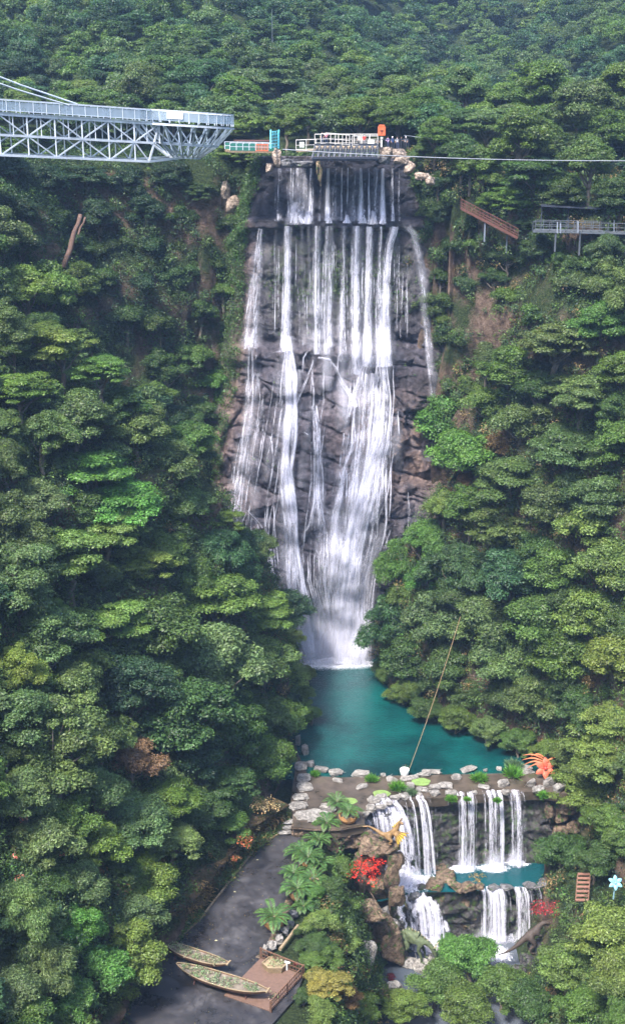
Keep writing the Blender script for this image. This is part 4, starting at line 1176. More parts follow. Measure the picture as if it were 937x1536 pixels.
# visible from about the camera, with bare rock patches left open
wgt = ar * (~onfloor) * np.clip(.65 + 1.3 * (vegn + .3), 0.12, 1.2)
pxx, pyy, dd = project(cen[:, 0], cen[:, 1], cen[:, 2])
wgt *= (pxx > -150) & (pxx < 1090) & (pyy < 1650)
wgt *= (fn_ @ np.array([0, -.9, .45]) > -.2) | (fn_[:, 2] > .5) | (np.abs(fn_[:, 0]) > .4)
def bare(cx0, cy0, rx, ry): 
    return np.exp(-(((pxx - cx0) / rx) ** 2 + ((pyy - cy0) / ry) ** 2))
b_ = bare(338, 295, 24, 34) + bare(700, 470, 60, 45) * .75 + bare(735, 520, 22, 55) * .8 + bare(822, 445, 22, 28) + bare(650, 450, 15, 30) * .5 + bare(370, 410, 20, 50) * .9 + bare(310, 545, 45, 18) + bare(310, 720, 22, 32) + bare(100, 360, 16, 50) * .7 + bare(180, 340, 30, 25) * .5 + bare(600, 290, 20, 40) * .6 + bare(670, 330, 20, 40) * .5 + bare(873, 1332, 22, 34) + bare(922, 1326, 26, 28) + bare(800, 1415, 45, 40) + bare(822, 1366, 24, 22)
wgt *= np.clip(1 - b_ * 1.3, .04, 1)
NS = 27000
pick = rng.choice(len(cen), NS, p=wgt / wgt.sum())
sc_ = cen[pick] + rng.normal(size=(NS, 3)) * .3
sn = fn_[pick]
sr = rng.uniform(.45, 1.5, NS) * np.where(rng.random(NS) < .12, 1.4, 1)
nl = np.clip((34 * sr ** 1.3), 14, 95).astype(int)
rep = np.repeat(np.arange(NS), nl); n = len(rep)
d = unit(rng.normal(size=(n, 3)) + sn[rep] * .9 + np.array([0, 0, .5]))
pos = sc_[rep] + (d * (rng.random(n) ** .5)[:, None] + sn[rep] * .35) * sr[rep][:, None]
nr = unit(d + rng.normal(size=(n, 3)) * .5 + np.array([0, 0, .4]))
sz = rng.uniform(.16, .42, n)
tang = rng.normal(size=(n, 3)) + np.array([0, 0, -.6])
pal = np.array([COL[k] for k in ('green', 'olive', 'dark', 'deep', 'grey', 'yellow', 'rust', 'bright')])
coolside = sc_[:, 0] < -8
pk = np.where(rng.random(NS) < .5, rng.choice(4, NS), rng.choice(8, NS, p=[.2, .22, .12, .1, .12, .12, .07, .05]))
pk = np.where(coolside & (sc_[:, 1] > 178), rng.choice([0, 2, 3, 3, 2, 1], NS), pk)
shc = pal[pk] * rng.uniform(.8, 1.2, (NS, 1))
# dry straw coloured grass here and there on the right cliff
dry = (vegn[pick] < -.15) & (rng.random(NS) < .35) & ~coolside
shc[dry] = np.array([.24, .17, .075]) * rng.uniform(.6, 1.1, (dry.sum(), 1))
# mossy tufts and small ferns rooted on the wet rock face itself
NF = 9000
wm = np.clip(moss[:-1] * 1.2 + .02 + sstep(.2, 2.0, FO) * 1.6, 0, 2) * ((fbm(FX / 3, FZ / 3, 0, 3, 88) > .0) | (FO > 1.5)) * (FO < 7)
wm = wm * np.where((FZ > 69.5) & (FO < .25), 0, 1) * (1 + 3.0 * sstep(58, 70, FZ) * sstep(.2, .8, FO))
pk2 = rng.choice(wm.size, NF, p=(wm / wm.sum()).ravel())
fc = fv[:-1].reshape(-1, 3)[pk2] + np.array([0, -.15, 0])
fr = rng.uniform(.2, .6, NF) * (1 + 1.1 * sstep(.3, 2, FO.ravel()[pk2]))
fn2 = np.clip(26 * fr ** 1.3, 10, 60).astype(int); rp = np.repeat(np.arange(NF), fn2); m_ = len(rp)
dd2 = unit(rng.normal(size=(m_, 3)) + np.array([0, -.9, .3]))
ps2 = fc[rp] + dd2 * (rng.random(m_) ** .5 * fr[rp])[:, None]
nr2 = unit(dd2 + rng.normal(size=(m_, 3)) * .5)
c2_ = pal[rng.choice([0, 1, 2, 4, 7], NF)] * rng.uniform(.7, 1.15, (NF, 1))
pos = np.concatenate([pos, ps2]); nr = np.concatenate([nr, nr2]); sz = np.concatenate([sz, rng.uniform(.15, .35, m_)])
tang = np.concatenate([tang, rng.normal(size=(m_, 3)) + np.array([0, 0, -.8])]); n = len(pos)
covc = np.concatenate([shc[rep], c2_[rp]])
me = quads_mesh('ground_cover', leaf_quads(pos, nr, sz, sz * rng.uniform(.3, .6, n), rng, tang), covc); me.materials.append(LEAFV)
tag(link('ground_cover', me), 'shrubs, ferns and creepers covering the gorge slopes', 'undergrowth', kind='stuff')
print('cover leaves', n)
# ================================================================== helpers for built things
V3 = Vector
def lerp(a, b, t): return a + (b - a) * t

def part(mb, name, mat, parent, smooth=False, label=None):
    o = mb.build(name, mat, parent, smooth=smooth)
    if label: o['label'] = label
    return o

# ------------------------------------------------------------------ sky bridge (glass walkway on a white truss)
A = P(-140, 139, 134); B = P(238, 165, 150)         # rail line, near side
ax = (B - A).normalized(); L = (B - A).length
side = V3((-ax.y, ax.x, 0)).normalized()            # towards the far side
if side.y < 0: side = -side
WB = 5.4
RH = 1.45
def bp(s, w, z): return A + ax * s + side * w + V3((0, 0, z - RH))
br = empty('sky_bridge', bp(L, WB / 2, -4.6), 'white steel truss sky bridge with glass railings and a rounded end, upper left', 'bridge')
zt, zm, zb = -.15, -2.35, -4.5
for w, nm in ((0, 'near'), (WB, 'far')):
    mb = MB()
    mb.bar(bp(0, w, zt), bp(L, w, zt), .24, .26); mb.bar(bp(0, w, zm), bp(L - .5, w, zm), .2, .24); mb.bar(bp(0, w, zb), bp(L - 1.5, w, zb), .24, .26)
    part(mb, 'chord', M_WHITE, br)
    mb = MB(); n = int(L / 3.0)
    for i in range(n + 1):
        s = L * i / n
        mb.bar(bp(s, w, zt), bp(s, w, zm), .16); 
        if i < n:
            s2 = L * (i + 1) / n
            a, b = (zt, zm) if i % 2 else (zm, zt)
            mb.bar(bp(s, w, a), bp(s2, w, b), .14)
            mb.bar(bp(s, w, zm), bp(s, w, zb), .14)
            a, b = (zm, zb) if i % 2 == 0 else (zb, zm)
            mb.bar(bp(s, w, a), bp(min(s2, L - 1.5), w, b), .14)
            mb.bar(bp(s + L / n / 2, w, zt), bp(s + L / n / 2, w, zm), .09)
    part(mb, 'brace', M_WHITE, br)
mb = MB(); n = int(L / 3.0)
for i in range(n + 1):
    s = L * i / n
    for z in (zt, zm, zb):
        mb.bar(bp(s - (1.5 if z == zb and i == n else 0), 0, z), bp(s - (1.5 if z == zb and i == n else 0), WB, z), .16)
    if i < n: mb.bar(bp(s, 0, zb), bp(min(s + L / n, L - 1.5), WB, zb), .12)
part(mb, 'cross_beam', M_GREY, br)
mb = MB(); u0 = bp(0, WB / 2, .06); u1 = bp(L, WB / 2, .06); mb.bar(u0, u1, WB + .5, .12)
part(mb, 'deck', M_GLASS, br)
mb = MB()
for w_ in (0, WB): mb.bar(bp(L - 1.5, w_, zb), bp(L + 4, WB / 2 + (w_ - WB / 2) * .4, zb + .6), .26); mb.bar(bp(L - 1.5, w_, zb), bp(L, w_, zt), .2)
part(mb, 'end_strut', M_WHITE, br)
# round end
cc_ = bp(L + 4.6, WB / 2, 0); RR_ = 6.2
ring = lambda r, z, a: cc_ + V3((0, 0, z)) + (ax * math.cos(a) + side * math.sin(a)) * r
a0 = math.pi * .86
def arc(n=40): return [-a0 + 2 * a0 * i / n for i in range(n + 1)]
for r, z in ((RR_, zt), (RR_ - 2.0, zm), (RR_ - 4.2, zb + .6), (2.2, zt)):
    aa = arc(); mb = MB()
    for p_, q_ in zip(aa[:-1], aa[1:]): mb.bar(ring(r, z, p_), ring(r, z, q_), .2, .24)
    part(mb, 'ring_beam', M_WHITE, br)
mb = MB(); ns = 18
for i in range(ns + 1):
    a = -a0 + 2 * a0 * i / ns; b = -a0 + 2 * a0 * (i + 1) / ns
    mb.bar(ring(RR_, zt, a), ring(RR_ - 2.0, zm, a), .16); mb.bar(ring(RR_ - 2.0, zm, a), ring(RR_ - 4.2, zb + .6, a), .16)
    mb.bar(ring(2.2, zt, a), ring(RR_, zt, a), .12); mb.bar(ring(0.2, zm, a), ring(RR_ - 2.0, zm, a), .12)
    if i < ns: mb.bar(ring(RR_ - 2.0, zm, a), ring(RR_, zt, b), .14); mb.bar(ring(RR_ - 4.2, zb + .6, b), ring(RR_ - 2.0, zm, a), .14)
part(mb, 'radial_brace', M_WHITE, br)
mb = MB(); aa = arc(48)
vs = [ring(.0, .06, 0)] + [ring(RR_ + .1, .06, a) for a in aa]
mb.add(vs, [(0, i, i + 1) for i in range(1, len(vs) - 1)]); mb.add([v - V3((0, 0, .1)) for v in vs], [(0, i + 1, i) for i in range(1, len(vs) - 1)])
part(mb, 'glass_floor', M_GLASS, br)
# railings: posts, handrail, glass
M_PANEL = M_GLASS
for w in (0, WB):
    mb = MB(); n = int(L / 1.5)
    for i in range(n + 1): mb.bar(bp(L * i / n, w, .1), bp(L * i / n, w, RH), .07)
    mb.bar(bp(0, w, RH), bp(L, w, RH), .11); mb.bar(bp(0, w, .3), bp(L, w, .3), .06)
    rl = part(mb, 'railing', M_WHITE, br)
    mb = MB(); mb.bar(bp(0, w, .8), bp(L, w, .8), .03, .95)
    part(mb, 'glass_panel', M_GLASS, rl)
mb = MB(); aa = arc(28)
for i, (p_, q_) in enumerate(zip(aa[:-1], aa[1:])):
    mb.bar(ring(RR_, .1, p_), ring(RR_, RH, p_), .08); mb.bar(ring(RR_, RH, p_), ring(RR_, RH, q_), .12)
rl = part(mb, 'railing', M_WHITE, br)
mb = MB()
for p_, q_ in zip(aa[:-1], aa[1:]): mb.bar(ring(RR_, .8, p_), ring(RR_, .8, q_), .03, .95)
part(mb, 'glass_panel', M_GLASS, rl)
mb = MB(); q = ring(RR_ + .12, .95, -2.35); e_ = ring(RR_ + .12, .95, -2.05); mb.bar(q, e_, .05, .8)
part(mb, 'notice_board', M_WHITEP, br)
for k, (a, b) in enumerate(((P(-60, 92, 138), P(116, 156, 148)), (P(-60, 104, 133), P(104, 158, 143)))):
    mb = MB(); mb.tube([a, lerp(a, b, .5) - V3((0, 0, .15)), b], .09, 6)
    part(mb, 'stay_cable', M_WHITE, br)
mb = MB()
for s in (L * .35, L * .6, L * .85):
    mb.bar(bp(s, .3, zb - .05), bp(s, .3, zb - .5), .12)
part(mb, 'hanger', M_GREY, br)

# ------------------------------------------------------------------ landing between bridge and platform
D0 = 178
def strip(name, label, cat, a, b, depth_m, deck_mat, rail_mat, rail_h=1.15, posts=8, legs=None, fill=None, under=.35):
    """a straight walkway from a to b (deck front edge), going back depth_m"""
    a, b = V3(a), V3(b); d = (b - a).normalized(); bk = V3((-d.y, d.x, 0)).normalized()
    if bk.y < 0: bk = -bk
    t = empty(name, (a + b) / 2, label, cat)
    mb = MB(); m_ = bk * depth_m / 2
    mb.bar(a + m_, b + m_, depth_m, under); part(mb, 'deck', deck_mat, t)
    for w_ in (0, depth_m):
        mb = MB()
        for i in range(posts + 1):
            q = lerp(a, b, i / posts) + bk * w_
            mb.bar(q + V3((0, 0, under / 2)), q + V3((0, 0, rail_h)), .09)
        for h_ in (rail_h, rail_h * .55): mb.bar(a + bk * w_ + V3((0, 0, h_)), b + bk * w_ + V3((0, 0, h_)), .08)
        r_ = part(mb, 'railing', rail_mat, t)
        if fill:
            mb = MB(); mb.bar(a + bk * w_ + V3((0, 0, rail_h * .5)), b + bk * w_ + V3((0, 0, rail_h * .5)), .03, rail_h * .8)
            part(mb, 'infill_panel', fill, r_)
    if legs:
        for i, ln in legs:
            q = lerp(a, b, i) + bk * .2
            mb = MB(); mb.bar(q, q - V3((0, 0, ln)), .22); part(mb, 'leg', rail_mat, t)
    return t
strip('landing_walkway', 'short walkway with green mesh railing between sky bridge and turquoise gate', 'walkway', P(345, 227, 182), P(412, 228, 184), 3.0, M_WOODL, M_WHITE, 1.2, 7, None, M_GREENF)
t = empty('shelter_canopy', P(380, 226, 187), 'thin reddish canopy on posts behind the landing walkway', 'canopy')
mb = MB(); mb.bar(P(352, 211, 187), P(408, 211, 188), 2.4, .12); part(mb, 'roof', M_RUST, t)
for px in (356, 382, 405):
    mb = MB(); mb.bar(P(px, 211.5, 187), P(px, 228, 187), .12); part(mb, 'post', M_ORANGE, t)
mb = MB(); a = P(386, 223, 181.5)
for i in range(9):
    q = lerp(P(384, 222, 181.3), P(402, 222, 181.6), i / 8); mb.bar(q - V3((0, 0, .5)), q + V3((0, 0, .6)), .07)
mb.bar(P(384, 217, 181.3), P(402, 217, 181.6), .1); mb.bar(P(384, 226, 181.3), P(402, 226, 181.6), .1)
tag(mb.build('barrier', M_ORANGE, origin=a), 'small orange slatted barrier on the landing walkway', 'barrier')
t = empty('turquoise_gate', P(412, 222, 182), 'tall turquoise gate frame at the right end of landing walkway', 'gate')
for px, dd_ in ((406, 181), (418, 185)):
    mb = MB(); mb.bar(P(px, 223, dd_), P(px, 195, dd_), .2); part(mb, 'post', M_TURQ, t)
mb = MB()
for k in range(6): mb.bar(P(406, 198 + k * 4.6, 181), P(418, 196 + k * 4.6, 185), .09)
for k in range(5): px = 407 + k * 2.4; mb.bar(P(px, 222, 181 + k * .8), P(px, 197, 181 + k * .8), .06)
part(mb, 'lattice', M_TURQ, t)

# ------------------------------------------------------------------ viewing platform above the lip
pl = empty('viewing_platform', P(520, 238, 182), 'viewing platform on a dark steel frame above the waterfall lip', 'platform')
def fp(px, py, d): return P(px, py, d)
mb = MB(); 
a, b = fp(472, 222, 184), fp(566, 222, 184); mb.bar(a + V3((0, 1.6, 0)), b + V3((0, 1.6, 0)), 4.4, .25)
a2, b2 = fp(444, 227, 186), fp(474, 226, 186); mb.bar(a2 + V3((0, 1.2, 0)), b2 + V3((0, 1.2, 0)), 3.0, .22)
part(mb, 'deck', M_WOODL, pl)
mb = MB()
top0, top1 = fp(472, 217, 182), fp(566, 217, 182); bot0, bot1 = fp(468, 237, 181.2), fp(566, 237, 181.2)
for (p_, q_) in ((top0, top1), (bot0, bot1)): mb.bar(p_, q_, .28)
mid0, mid1 = lerp(top0, bot0, .5), lerp(top1, bot1, .5); mb.bar(mid0, mid1, .18)
n = 12
for i in range(n + 1):
    p_, q_ = lerp(top0, top1, i / n), lerp(bot0, bot1, i / n)
    mb.bar(p_, q_, .14)
    if i < n:
        p2, q2 = lerp(top0, top1, (i + 1) / n), lerp(bot0, bot1, (i + 1) / n)
        mb.bar(p_, q2, .12); mb.bar(q_, p2, .12)
    mb.bar(q_, q_ + V3((0, 4.5, .2)), .16)
part(mb, 'truss', M_DARK, pl)
mb = MB(); mb.bar(bot0 + V3((0, 2.3, -.25)), bot1 + V3((0, 2.3, -.25)), 4.6, .25); part(mb, 'lower_deck', M_DARK, pl)
def railing(name, pts, h, mat, parent, step=1.2, mid=True):
    mb = MB()
    for a, b in zip(pts[:-1], pts[1:]):
        a, b = V3(a), V3(b); n = max(1, round((b - a).length / step))
        for i in range(n + 1):
            q = lerp(a, b, i / n); mb.bar(q, q + V3((0, 0, h)), .09)
        mb.bar(a + V3((0, 0, h)), b + V3((0, 0, h)), .11)
        if mid:
            mb.bar(a + V3((0, 0, h * .5)), b + V3((0, 0, h * .5)), .06); mb.bar(a + V3((0, 0, h * .12)), b + V3((0, 0, h * .12)), .06)
    return part(mb, name, mat, parent)
M_CREAM = mat_simple('cream_rail', (.55, .53, .50), .5)
railing('railing', [fp(444, 226, 184.3), fp(474, 225, 184.3)], 1.5, M_CREAM, pl)
railing('railing', [fp(481, 217, 182.4), fp(492, 216, 181.8), fp(524, 219, 181.5)], 1.5, M_CREAM, pl)
railing('railing', [fp(528, 219, 181.8), fp(566, 219, 182.4)], 1.4, M_CREAM, pl)
railing('railing', [fp(472, 216, 187.5), fp(566, 216, 187.8)], 1.4, M_CREAM, pl)
mb = MB(); mb.bar(fp(449, 217, 184.1), fp(456, 217, 184.1), .06, .75); part(mb, 'notice_board', M_WHITEP, pl, label='white notice board on the low left railing')
mb = MB(); mb.bar(fp(551, 213, 182), fp(561, 213, 182), .06, .6); part(mb, 'notice_board', M_WHITEP, pl, label='white notice board on the right railing')
# masonry end of the platform
def boulder_mesh(name, seed, sx, sy, sz, sub=3, rough=.12, squareness=.6):
    rg = random.Random(seed)
    bm = bmesh.new()
    pts = []
    for _ in range(22):
        v = Vector((rg.gauss(0, 1), rg.gauss(0, 1), rg.gauss(0, 1))).normalized()
        v = Vector([math.copysign(abs(c) ** squareness, c) for c in v])
        pts.append(bm.verts.new(v * rg.uniform(.8, 1.0)))
    bmesh.ops.convex_hull(bm, input=pts)
    for v in [v for v in bm.verts if not v.link_faces]: bm.verts.remove(v)
    bmesh.ops.bevel(bm, geom=list(bm.edges), offset=.07, segments=1, affect='EDGES', profile=.6)
    bmesh.ops.triangulate(bm, faces=bm.faces)
    for _ in range(sub - 1): bmesh.ops.subdivide_edges(bm, edges=[e for e in bm.edges if e.calc_length() > .22], cuts=1, use_grid_fill=False); bmesh.ops.triangulate(bm, faces=bm.faces)
    co = np.array([v.co[:] for v in bm.verts])
    nz = fbm(co[:, 0] * 2.2 + seed, co[:, 1] * 2.2, co[:, 2] * 2.2, 4, seed)
    for v, k in zip(bm.verts, nz): v.co = Vector((v.co.x * sx, v.co.y * sy, v.co.z * sz)) * (1 + rough * k)
    bmesh.ops.recalc_face_normals(bm, faces=bm.faces)
    me = bpy.data.meshes.new(name); bm.to_mesh(me); bm.free()
    me.polygons.foreach_set('use_smooth', [False] * len(me.polygons))
    return me
def rock(name, loc, size, seed, mat, label, cat='rock', group=None, rz=None, sink=.3, tilt=0.0):
    me = boulder_mesh(name, seed, size[0] / 2, size[1] / 2, size[2] / 2); me.materials.append(mat)
    loc = V3(loc); og = loc + V3((0, 0, size[2] * (.5 - sink)))
    o = bpy.data.objects.new(name, me); C.objects.link(o); o.location = og
    r_ = random.Random(seed)
    o.rotation_euler = (tilt * r_.uniform(-1, 1), tilt * r_.uniform(-1, 1), r_.uniform(-.5, .5) if rz is None else rz)
    LOC[o.name] = og
    return tag(o, label, cat, group)
M_BRICK = mat_rock('layered_stone', (.12, .09, .07), (.34, .26, .20), (.52, .43, .36), scale=.9)
for k, (px, py, w_, h_, lb) in enumerate([(579, 229, 2.6, 2.0, 'tan rock under the left part of the people on the platform'), (597, 230, 2.4, 1.7, 'tan rock under the right part of the people on the platform'),
        (574, 240, 2.5, 1.4, 'greyish block right of the dark platform frame'), (601, 240, 2.6, 1.3, 'wide brown block beside the upper lip of waterfall'), (612, 250, 1.9, 2.4, 'upright pale grey rock right of the waterfall lip'),
        (632, 264, 2.3, 1.5, 'rounded sandy rock right of the upright pale rock'), (645, 272, 1.5, 1.6, 'small sandy rock at the right end of lip rocks'),
        (415, 238, 1.5, 3.2, 'upright whitish rock below the turquoise gate'), (404, 252, 1.2, 1.6, 'small whitish rock left of the waterfall lip'), (337, 283, 2.4, 4.2, 'tall pale outcrop high on left cliff'), (350, 306, 3.0, 3.6, 'broad pale outcrop below the tall left one'),
        (430, 245, 2.6, 1.4, 'dark grey block left of the platform frame'), (455, 246, 3.4, 1.0, 'flat dark slab under the left end of platform')]):
    dd_ = 184 if k not in (9, 10) else 183
    if k in (9, 10):
        h_it = hit(px, py, .3); dd_ = h_it[3] if h_it else 183
    rock('cliff_rock', P(px, py, dd_) - V3((0, 0, h_ * .2)), (w_, 2.6, h_), 300 + k, M_BRICK if k not in (2, 11, 12) else M_STONEG, lb, group='rocks around the waterfall lip', sink=.3)
rail_t = empty('crowd_railing', P(590, 224, 184), 'dark railing on the masonry end of the platform', 'railing')
railing('rail', [P(566, 224, 183), P(612, 223, 183.2)], 1.35, M_DARK, rail_t, .35, False)
# hanging root below the platform
mb = MB()
q0 = P(478, 243, 181.5)
mb.tube([q0, P(480, 255, 181.2), P(479, 268, 181.4), P(481, 279, 181.3)], [.42, .36, .3, .12], 9)
mb.tube([P(476, 243, 181.5), P(475, 262, 181.4)], [.2, .05], 6)
tag(mb.build('hanging_root', mat_rock('root_bark', (.10, .07, .04), (.26, .19, .11), (.4, .3, .2), .3, scale=1.5), origin=q0, smooth=True), 'mossy hanging root below the left of platform frame', 'root')
# rock beam that carries the water over the lip
mb = MB()

# sign lantern
t = empty('red_sign', P(572, 222, 184.5), 'orange red sign board on a pale post among the platform visitors', 'sign')
mb = MB(); mb.bar(P(572, 222, 184.5), P(572, 206, 184.5), .3); part(mb, 'post', M_CREAM, t)
mb = MB(); q = P(572, 196.5, 184.5); mb.box(q, (1.1, .25, 1.25)); mb.box(q + V3((0, 0, .75)), (.8, .3, .25)); part(mb, 'board', M_ORANGE, t)
mb = MB(); mb.box(q + V3((0, -.15, .05)), (.5, .05, .12)); mb.box(q + V3((0, -.15, -.2)), (.12, .05, .5)); part(mb, 'emblem', M_RUST, t)

# ------------------------------------------------------------------ people
def person(loc, face, shirt, trousers, label, arm=0, h=1.68, hair=M_HAIR, hat=None):
    """one skinned body; clothing is coloured by region, hair is a child"""
    k = h / 1.72
    pts = {'pel': (0, 0, .93), 'che': (0, 0, 1.25), 'nek': (0, -.0, 1.45), 'hed': (0, -.02, 1.6), 'top': (0, -.02, 1.69),
           'hl': (-.1, 0, .88), 'kl': (-.12, -.02, .48), 'al': (-.12, .02, .08), 'tl': (-.13, -.14, .04), 'hr': (.1, 0, .88), 'kr': (.13, -.05, .48), 'ar': (.13, 0, .08), 'tr': (.14, -.15, .04),
           'sl': (-.19, 0, 1.40), 'el': (-.27, .02, 1.13), 'wl': (-.24, -.12, .90), 'fl': (-.235, -.17, .83), 'sr': (.19, 0, 1.40), 'er': (.27, .02, 1.13), 'wr': (.24, -.12, .90), 'fr': (.235, -.17, .83)}
    if arm == 1: pts.update(er=(.25, -.14, 1.2), wr=(.12, -.34, 1.32), fr=(.09, -.40, 1.36))
    if arm == 2: pts.update(el=(-.25, -.18, 1.16), wl=(-.12, -.36, 1.15), fl=(-.08, -.42, 1.15), er=(.25, -.18, 1.16), wr=(.12, -.36, 1.15), fr=(.08, -.42, 1.15))
    rad = {'pel': (.15, .11), 'che': (.17, .12), 'nek': (.055, .055), 'hed': (.085, .1), 'top': (.07, .08), 'hl': (.095, .095), 'kl': (.06, .06), 'al': (.04, .045), 'tl': (.04, .03), 'sl': (.07, .07), 'el': (.045, .045),
           'wl': (.03, .03), 'fl': (.035, .02)}
    names = list(pts); ed = [('pel', 'che'), ('che', 'nek'), ('nek', 'hed'), ('hed', 'top')]
    for s_ in 'lr': ed += [('pel', 'h' + s_), ('h' + s_, 'k' + s_), ('k' + s_, 'a' + s_), ('a' + s_, 't' + s_), ('che', 's' + s_), ('s' + s_, 'e' + s_), ('e' + s_, 'w' + s_), ('w' + s_, 'f' + s_)]
    me = bpy.data.meshes.new('person'); me.from_pydata([Vector(pts[n_]) * k for n_ in names], [(names.index(a), names.index(b)) for a, b in ed], [])
    o = bpy.data.objects.new('tmp', me); C.objects.link(o)
    md = o.modifiers.new('s', 'SKIN'); o.modifiers.new('u', 'SUBSURF').levels = 1
    for i, n_ in enumerate(names):
        r_ = rad.get(n_) or rad[n_[0] + 'l']
        me.skin_vertices[0].data[i].radius = (r_[0] * k, r_[1] * k)
    me.skin_vertices[0].data[0].use_root = True
    dg = bpy.context.evaluated_depsgraph_get(); ev = o.evaluated_get(dg); fin = bpy.data.meshes.new_from_object(ev)
    bpy.data.objects.remove(o)
    fin.name = 'person'
    fin.materials.clear()
    for m_ in (M_SKIN, shirt, trousers, M_DARK): fin.materials.append(m_)
    for p_ in fin.polygons:
        c = p_.center / k
        if c.z > 1.47: mi = 0
        elif c.z < .1: mi = 3
        elif c.z < .95 and abs(c.x) < .21: mi = 2
        elif abs(c.x) > .2 and c.z < 1.15 or c.y < -.3: mi = 0
        else: mi = 1
        p_.material_index = mi; p_.use_smooth = True
    ob = bpy.data.objects.new('person', fin); C.objects.link(ob); ob.location = loc; ob.rotation_euler = (0, 0, face); LOC[ob.name] = V3(loc)
    mb = MB(); mb.lathe((0, 0, 0), [(.085, -.06), (.105, .0), (.10, .06), (.06, .11), (.001, .125)], 12)
    hm = mesh_from('hat' if hat else 'hair', [(v + V3((0, .012, 1.64))) * k for v in mb.v], mb.f, True); hm.materials.append(hat or hair)
    ho = bpy.data.objects.new('hat' if hat else 'hair', hm); C.objects.link(ho); ho.parent = ob
    return tag(ob, label, 'person', 'visitors on the viewing platform')
cm = {n_: mat_simple('cloth_' + n_, c_, .8) for n_, c_ in dict(red=(.55, .05, .04), white=(.7, .7, .7), black=(.02, .02, .025), blue=(.06, .13, .35), pink=(.6, .25, .3), grey=(.2, .2, .22), jeans=(.04, .06, .14), lilac=(.4, .3, .55)).items()}
for (px, py, dd_, fc, sh, tr, lb, arm, hat) in [
        (489, 216, 184.0, .3, 'pink', 'jeans', 'person in a pink top at the left corner of the main railing', 2, None), (483, 216, 184.4, -.4, 'black', 'jeans', 'person in dark clothes beside the person in pink', 0, None),
        (546, 220, 183.6, .1, 'red', 'grey', 'person in a red jacket by the right notice board', 1, None), (538, 220, 184.0, -.6, 'white', 'black', 'person in white behind the middle of the right railing', 0, None),
        (566, 223, 184.2, .4, 'black', 'black', 'person in black left of the orange red sign', 0, None), (581, 223, 184.2, -.2, 'lilac', 'jeans', 'person in a lilac top right of the orange red sign', 2, None),
        (588, 223, 184.0, .5, 'blue', 'black', 'person in blue wearing a white hat by the dark railing', 1, 'white'), (595, 223, 184.3, .0, 'white', 'jeans', 'person in a white shirt between two in darker clothes', 0, None),
        (601, 223, 184.1, .9, 'black', 'black', 'person in black near the right end of dark railing', 2, None), (608, 223, 184.0, -.5, 'grey', 'black', 'person in grey with a white hat at the far right end', 0, 'white')]:
    person(P(px, py, dd_), fc, cm[sh], cm[tr], lb, arm, 1.68, hat=cm[hat] if hat else None)

# ------------------------------------------------------------------ cables
mb = MB(); a, b = P(424, 224, 176), P(990, 241, 168)
mb.tube([lerp(a, b, i / 16) - V3((0, 0, 1.0 * 4 * (i / 16) * (1 - i / 16) * .5)) for i in range(17)], .06, 5)
tag(mb.build('steel_cable', M_GREY, origin=a), 'long thin pale cable strung right from the platform', 'cable')
mb = MB(); a, b = P(606, 203, 185), P(700, 208, 190); mb.tube([a, lerp(a, b, .5) - V3((0, 0, .3)), b], .02, 5)
tag(mb.build('guy_wire', M_WHITE, origin=a), 'short thin wire right of the platform visitors', 'cable')
mb = MB(); h_ = hit(409, 122, 0); q = V3(h_[:3]); mb.tube([q, q + V3((0, 0, 13))], [.06, .03], 6)
tag(mb.build('mast', M_GREY, origin=q), 'thin white mast rising from the trees near top', 'mast')

# ------------------------------------------------------------------ stair and steel walkway on the right cliff
def place(px, py, off=0.0):
    h_ = hit(px, py, off); return h_[3]
def front_d(px, py): return max(120, place(px, py) - 1.6)
ds = min(front_d(700, 318), front_d(735, 340), front_d(770, 352))
st = empty('stair_walkway', P(735, 335, ds), 'rusty brown stair walkway descending the right cliff', 'stairs')
a, b = P(692, 312, ds), P(776, 356, ds - 3)
bk = V3((0, 1, 0)) * 1.5
mb = MB(); n = 26
for i in range(n): q = lerp(a, b, (i + .5) / n) + bk / 2; mb.box(q, ((b - a).length / n * .75, 1.5, .1))
part(mb, 'step', M_RUST, st)
for w_ in (0, 1.5):
    mb = MB(); off = V3((0, w_, 0)); mb.bar(a + off - V3((0, 0, .12)), b + off - V3((0, 0, .12)), .12, .35); part(mb, 'stringer', M_RUST, st)
    mb = MB()
    for i in range(16): q = lerp(a, b, i / 15) + off; mb.bar(q, q + V3((0, 0, 1.2)), .07)
    for h_ in (1.2, .7, .35): mb.bar(a + off + V3((0, 0, h_)), b + off + V3((0, 0, h_)), .07)
    part(mb, 'railing', M_RUST, st)
for px, ty in ((727, 331), (760, 348)):
    mb = MB(); q = P(px, ty, ds - 1); mb.bar(q, q - V3((0, 0, 3)), .2); part(mb, 'leg', M_GREY, st)
M_WALK = mat_simple('dull_steel', (.075, .085, .10), .6)
dw = min(front_d(p_, 352) for p_ in (800, 830, 860, 900, 930)) - .5
wk = strip('steel_walkway', 'grey steel walkway with railings and thin legs on right cliff', 'walkway', P(798, 347, dw + 3), P(975, 351, dw - 2), 2.2, M_WALK, M_WALK, 1.35, 14,
           [(i, l_) for i, l_ in ((.2, 2.8), (.41, 3.2), (.6, 2.2), (.8, 3.0), (.97, 3.0))], None, .3)
for px, y0 in ((835, 333), (840, 335), (866, 332), (920, 330)):
    mb = MB(); q = P(px, 350, dw); mb.bar(q, P(px, y0, dw), .12); part(mb, 'post', M_GREY, wk)
mb = MB(); a, b = P(812, 308, dw + 4), P(975, 316, dw + 2)
mb.bar(a + V3((0, 1, 0)), b + V3((0, 1, 0)), 3.6, .2)
t = empty('walkway_roof', P(880, 350, dw + 4), 'dark roof shading the steel walkway under the trees', 'roof')
part(mb, 'roof_sheet', M_DARK, t)
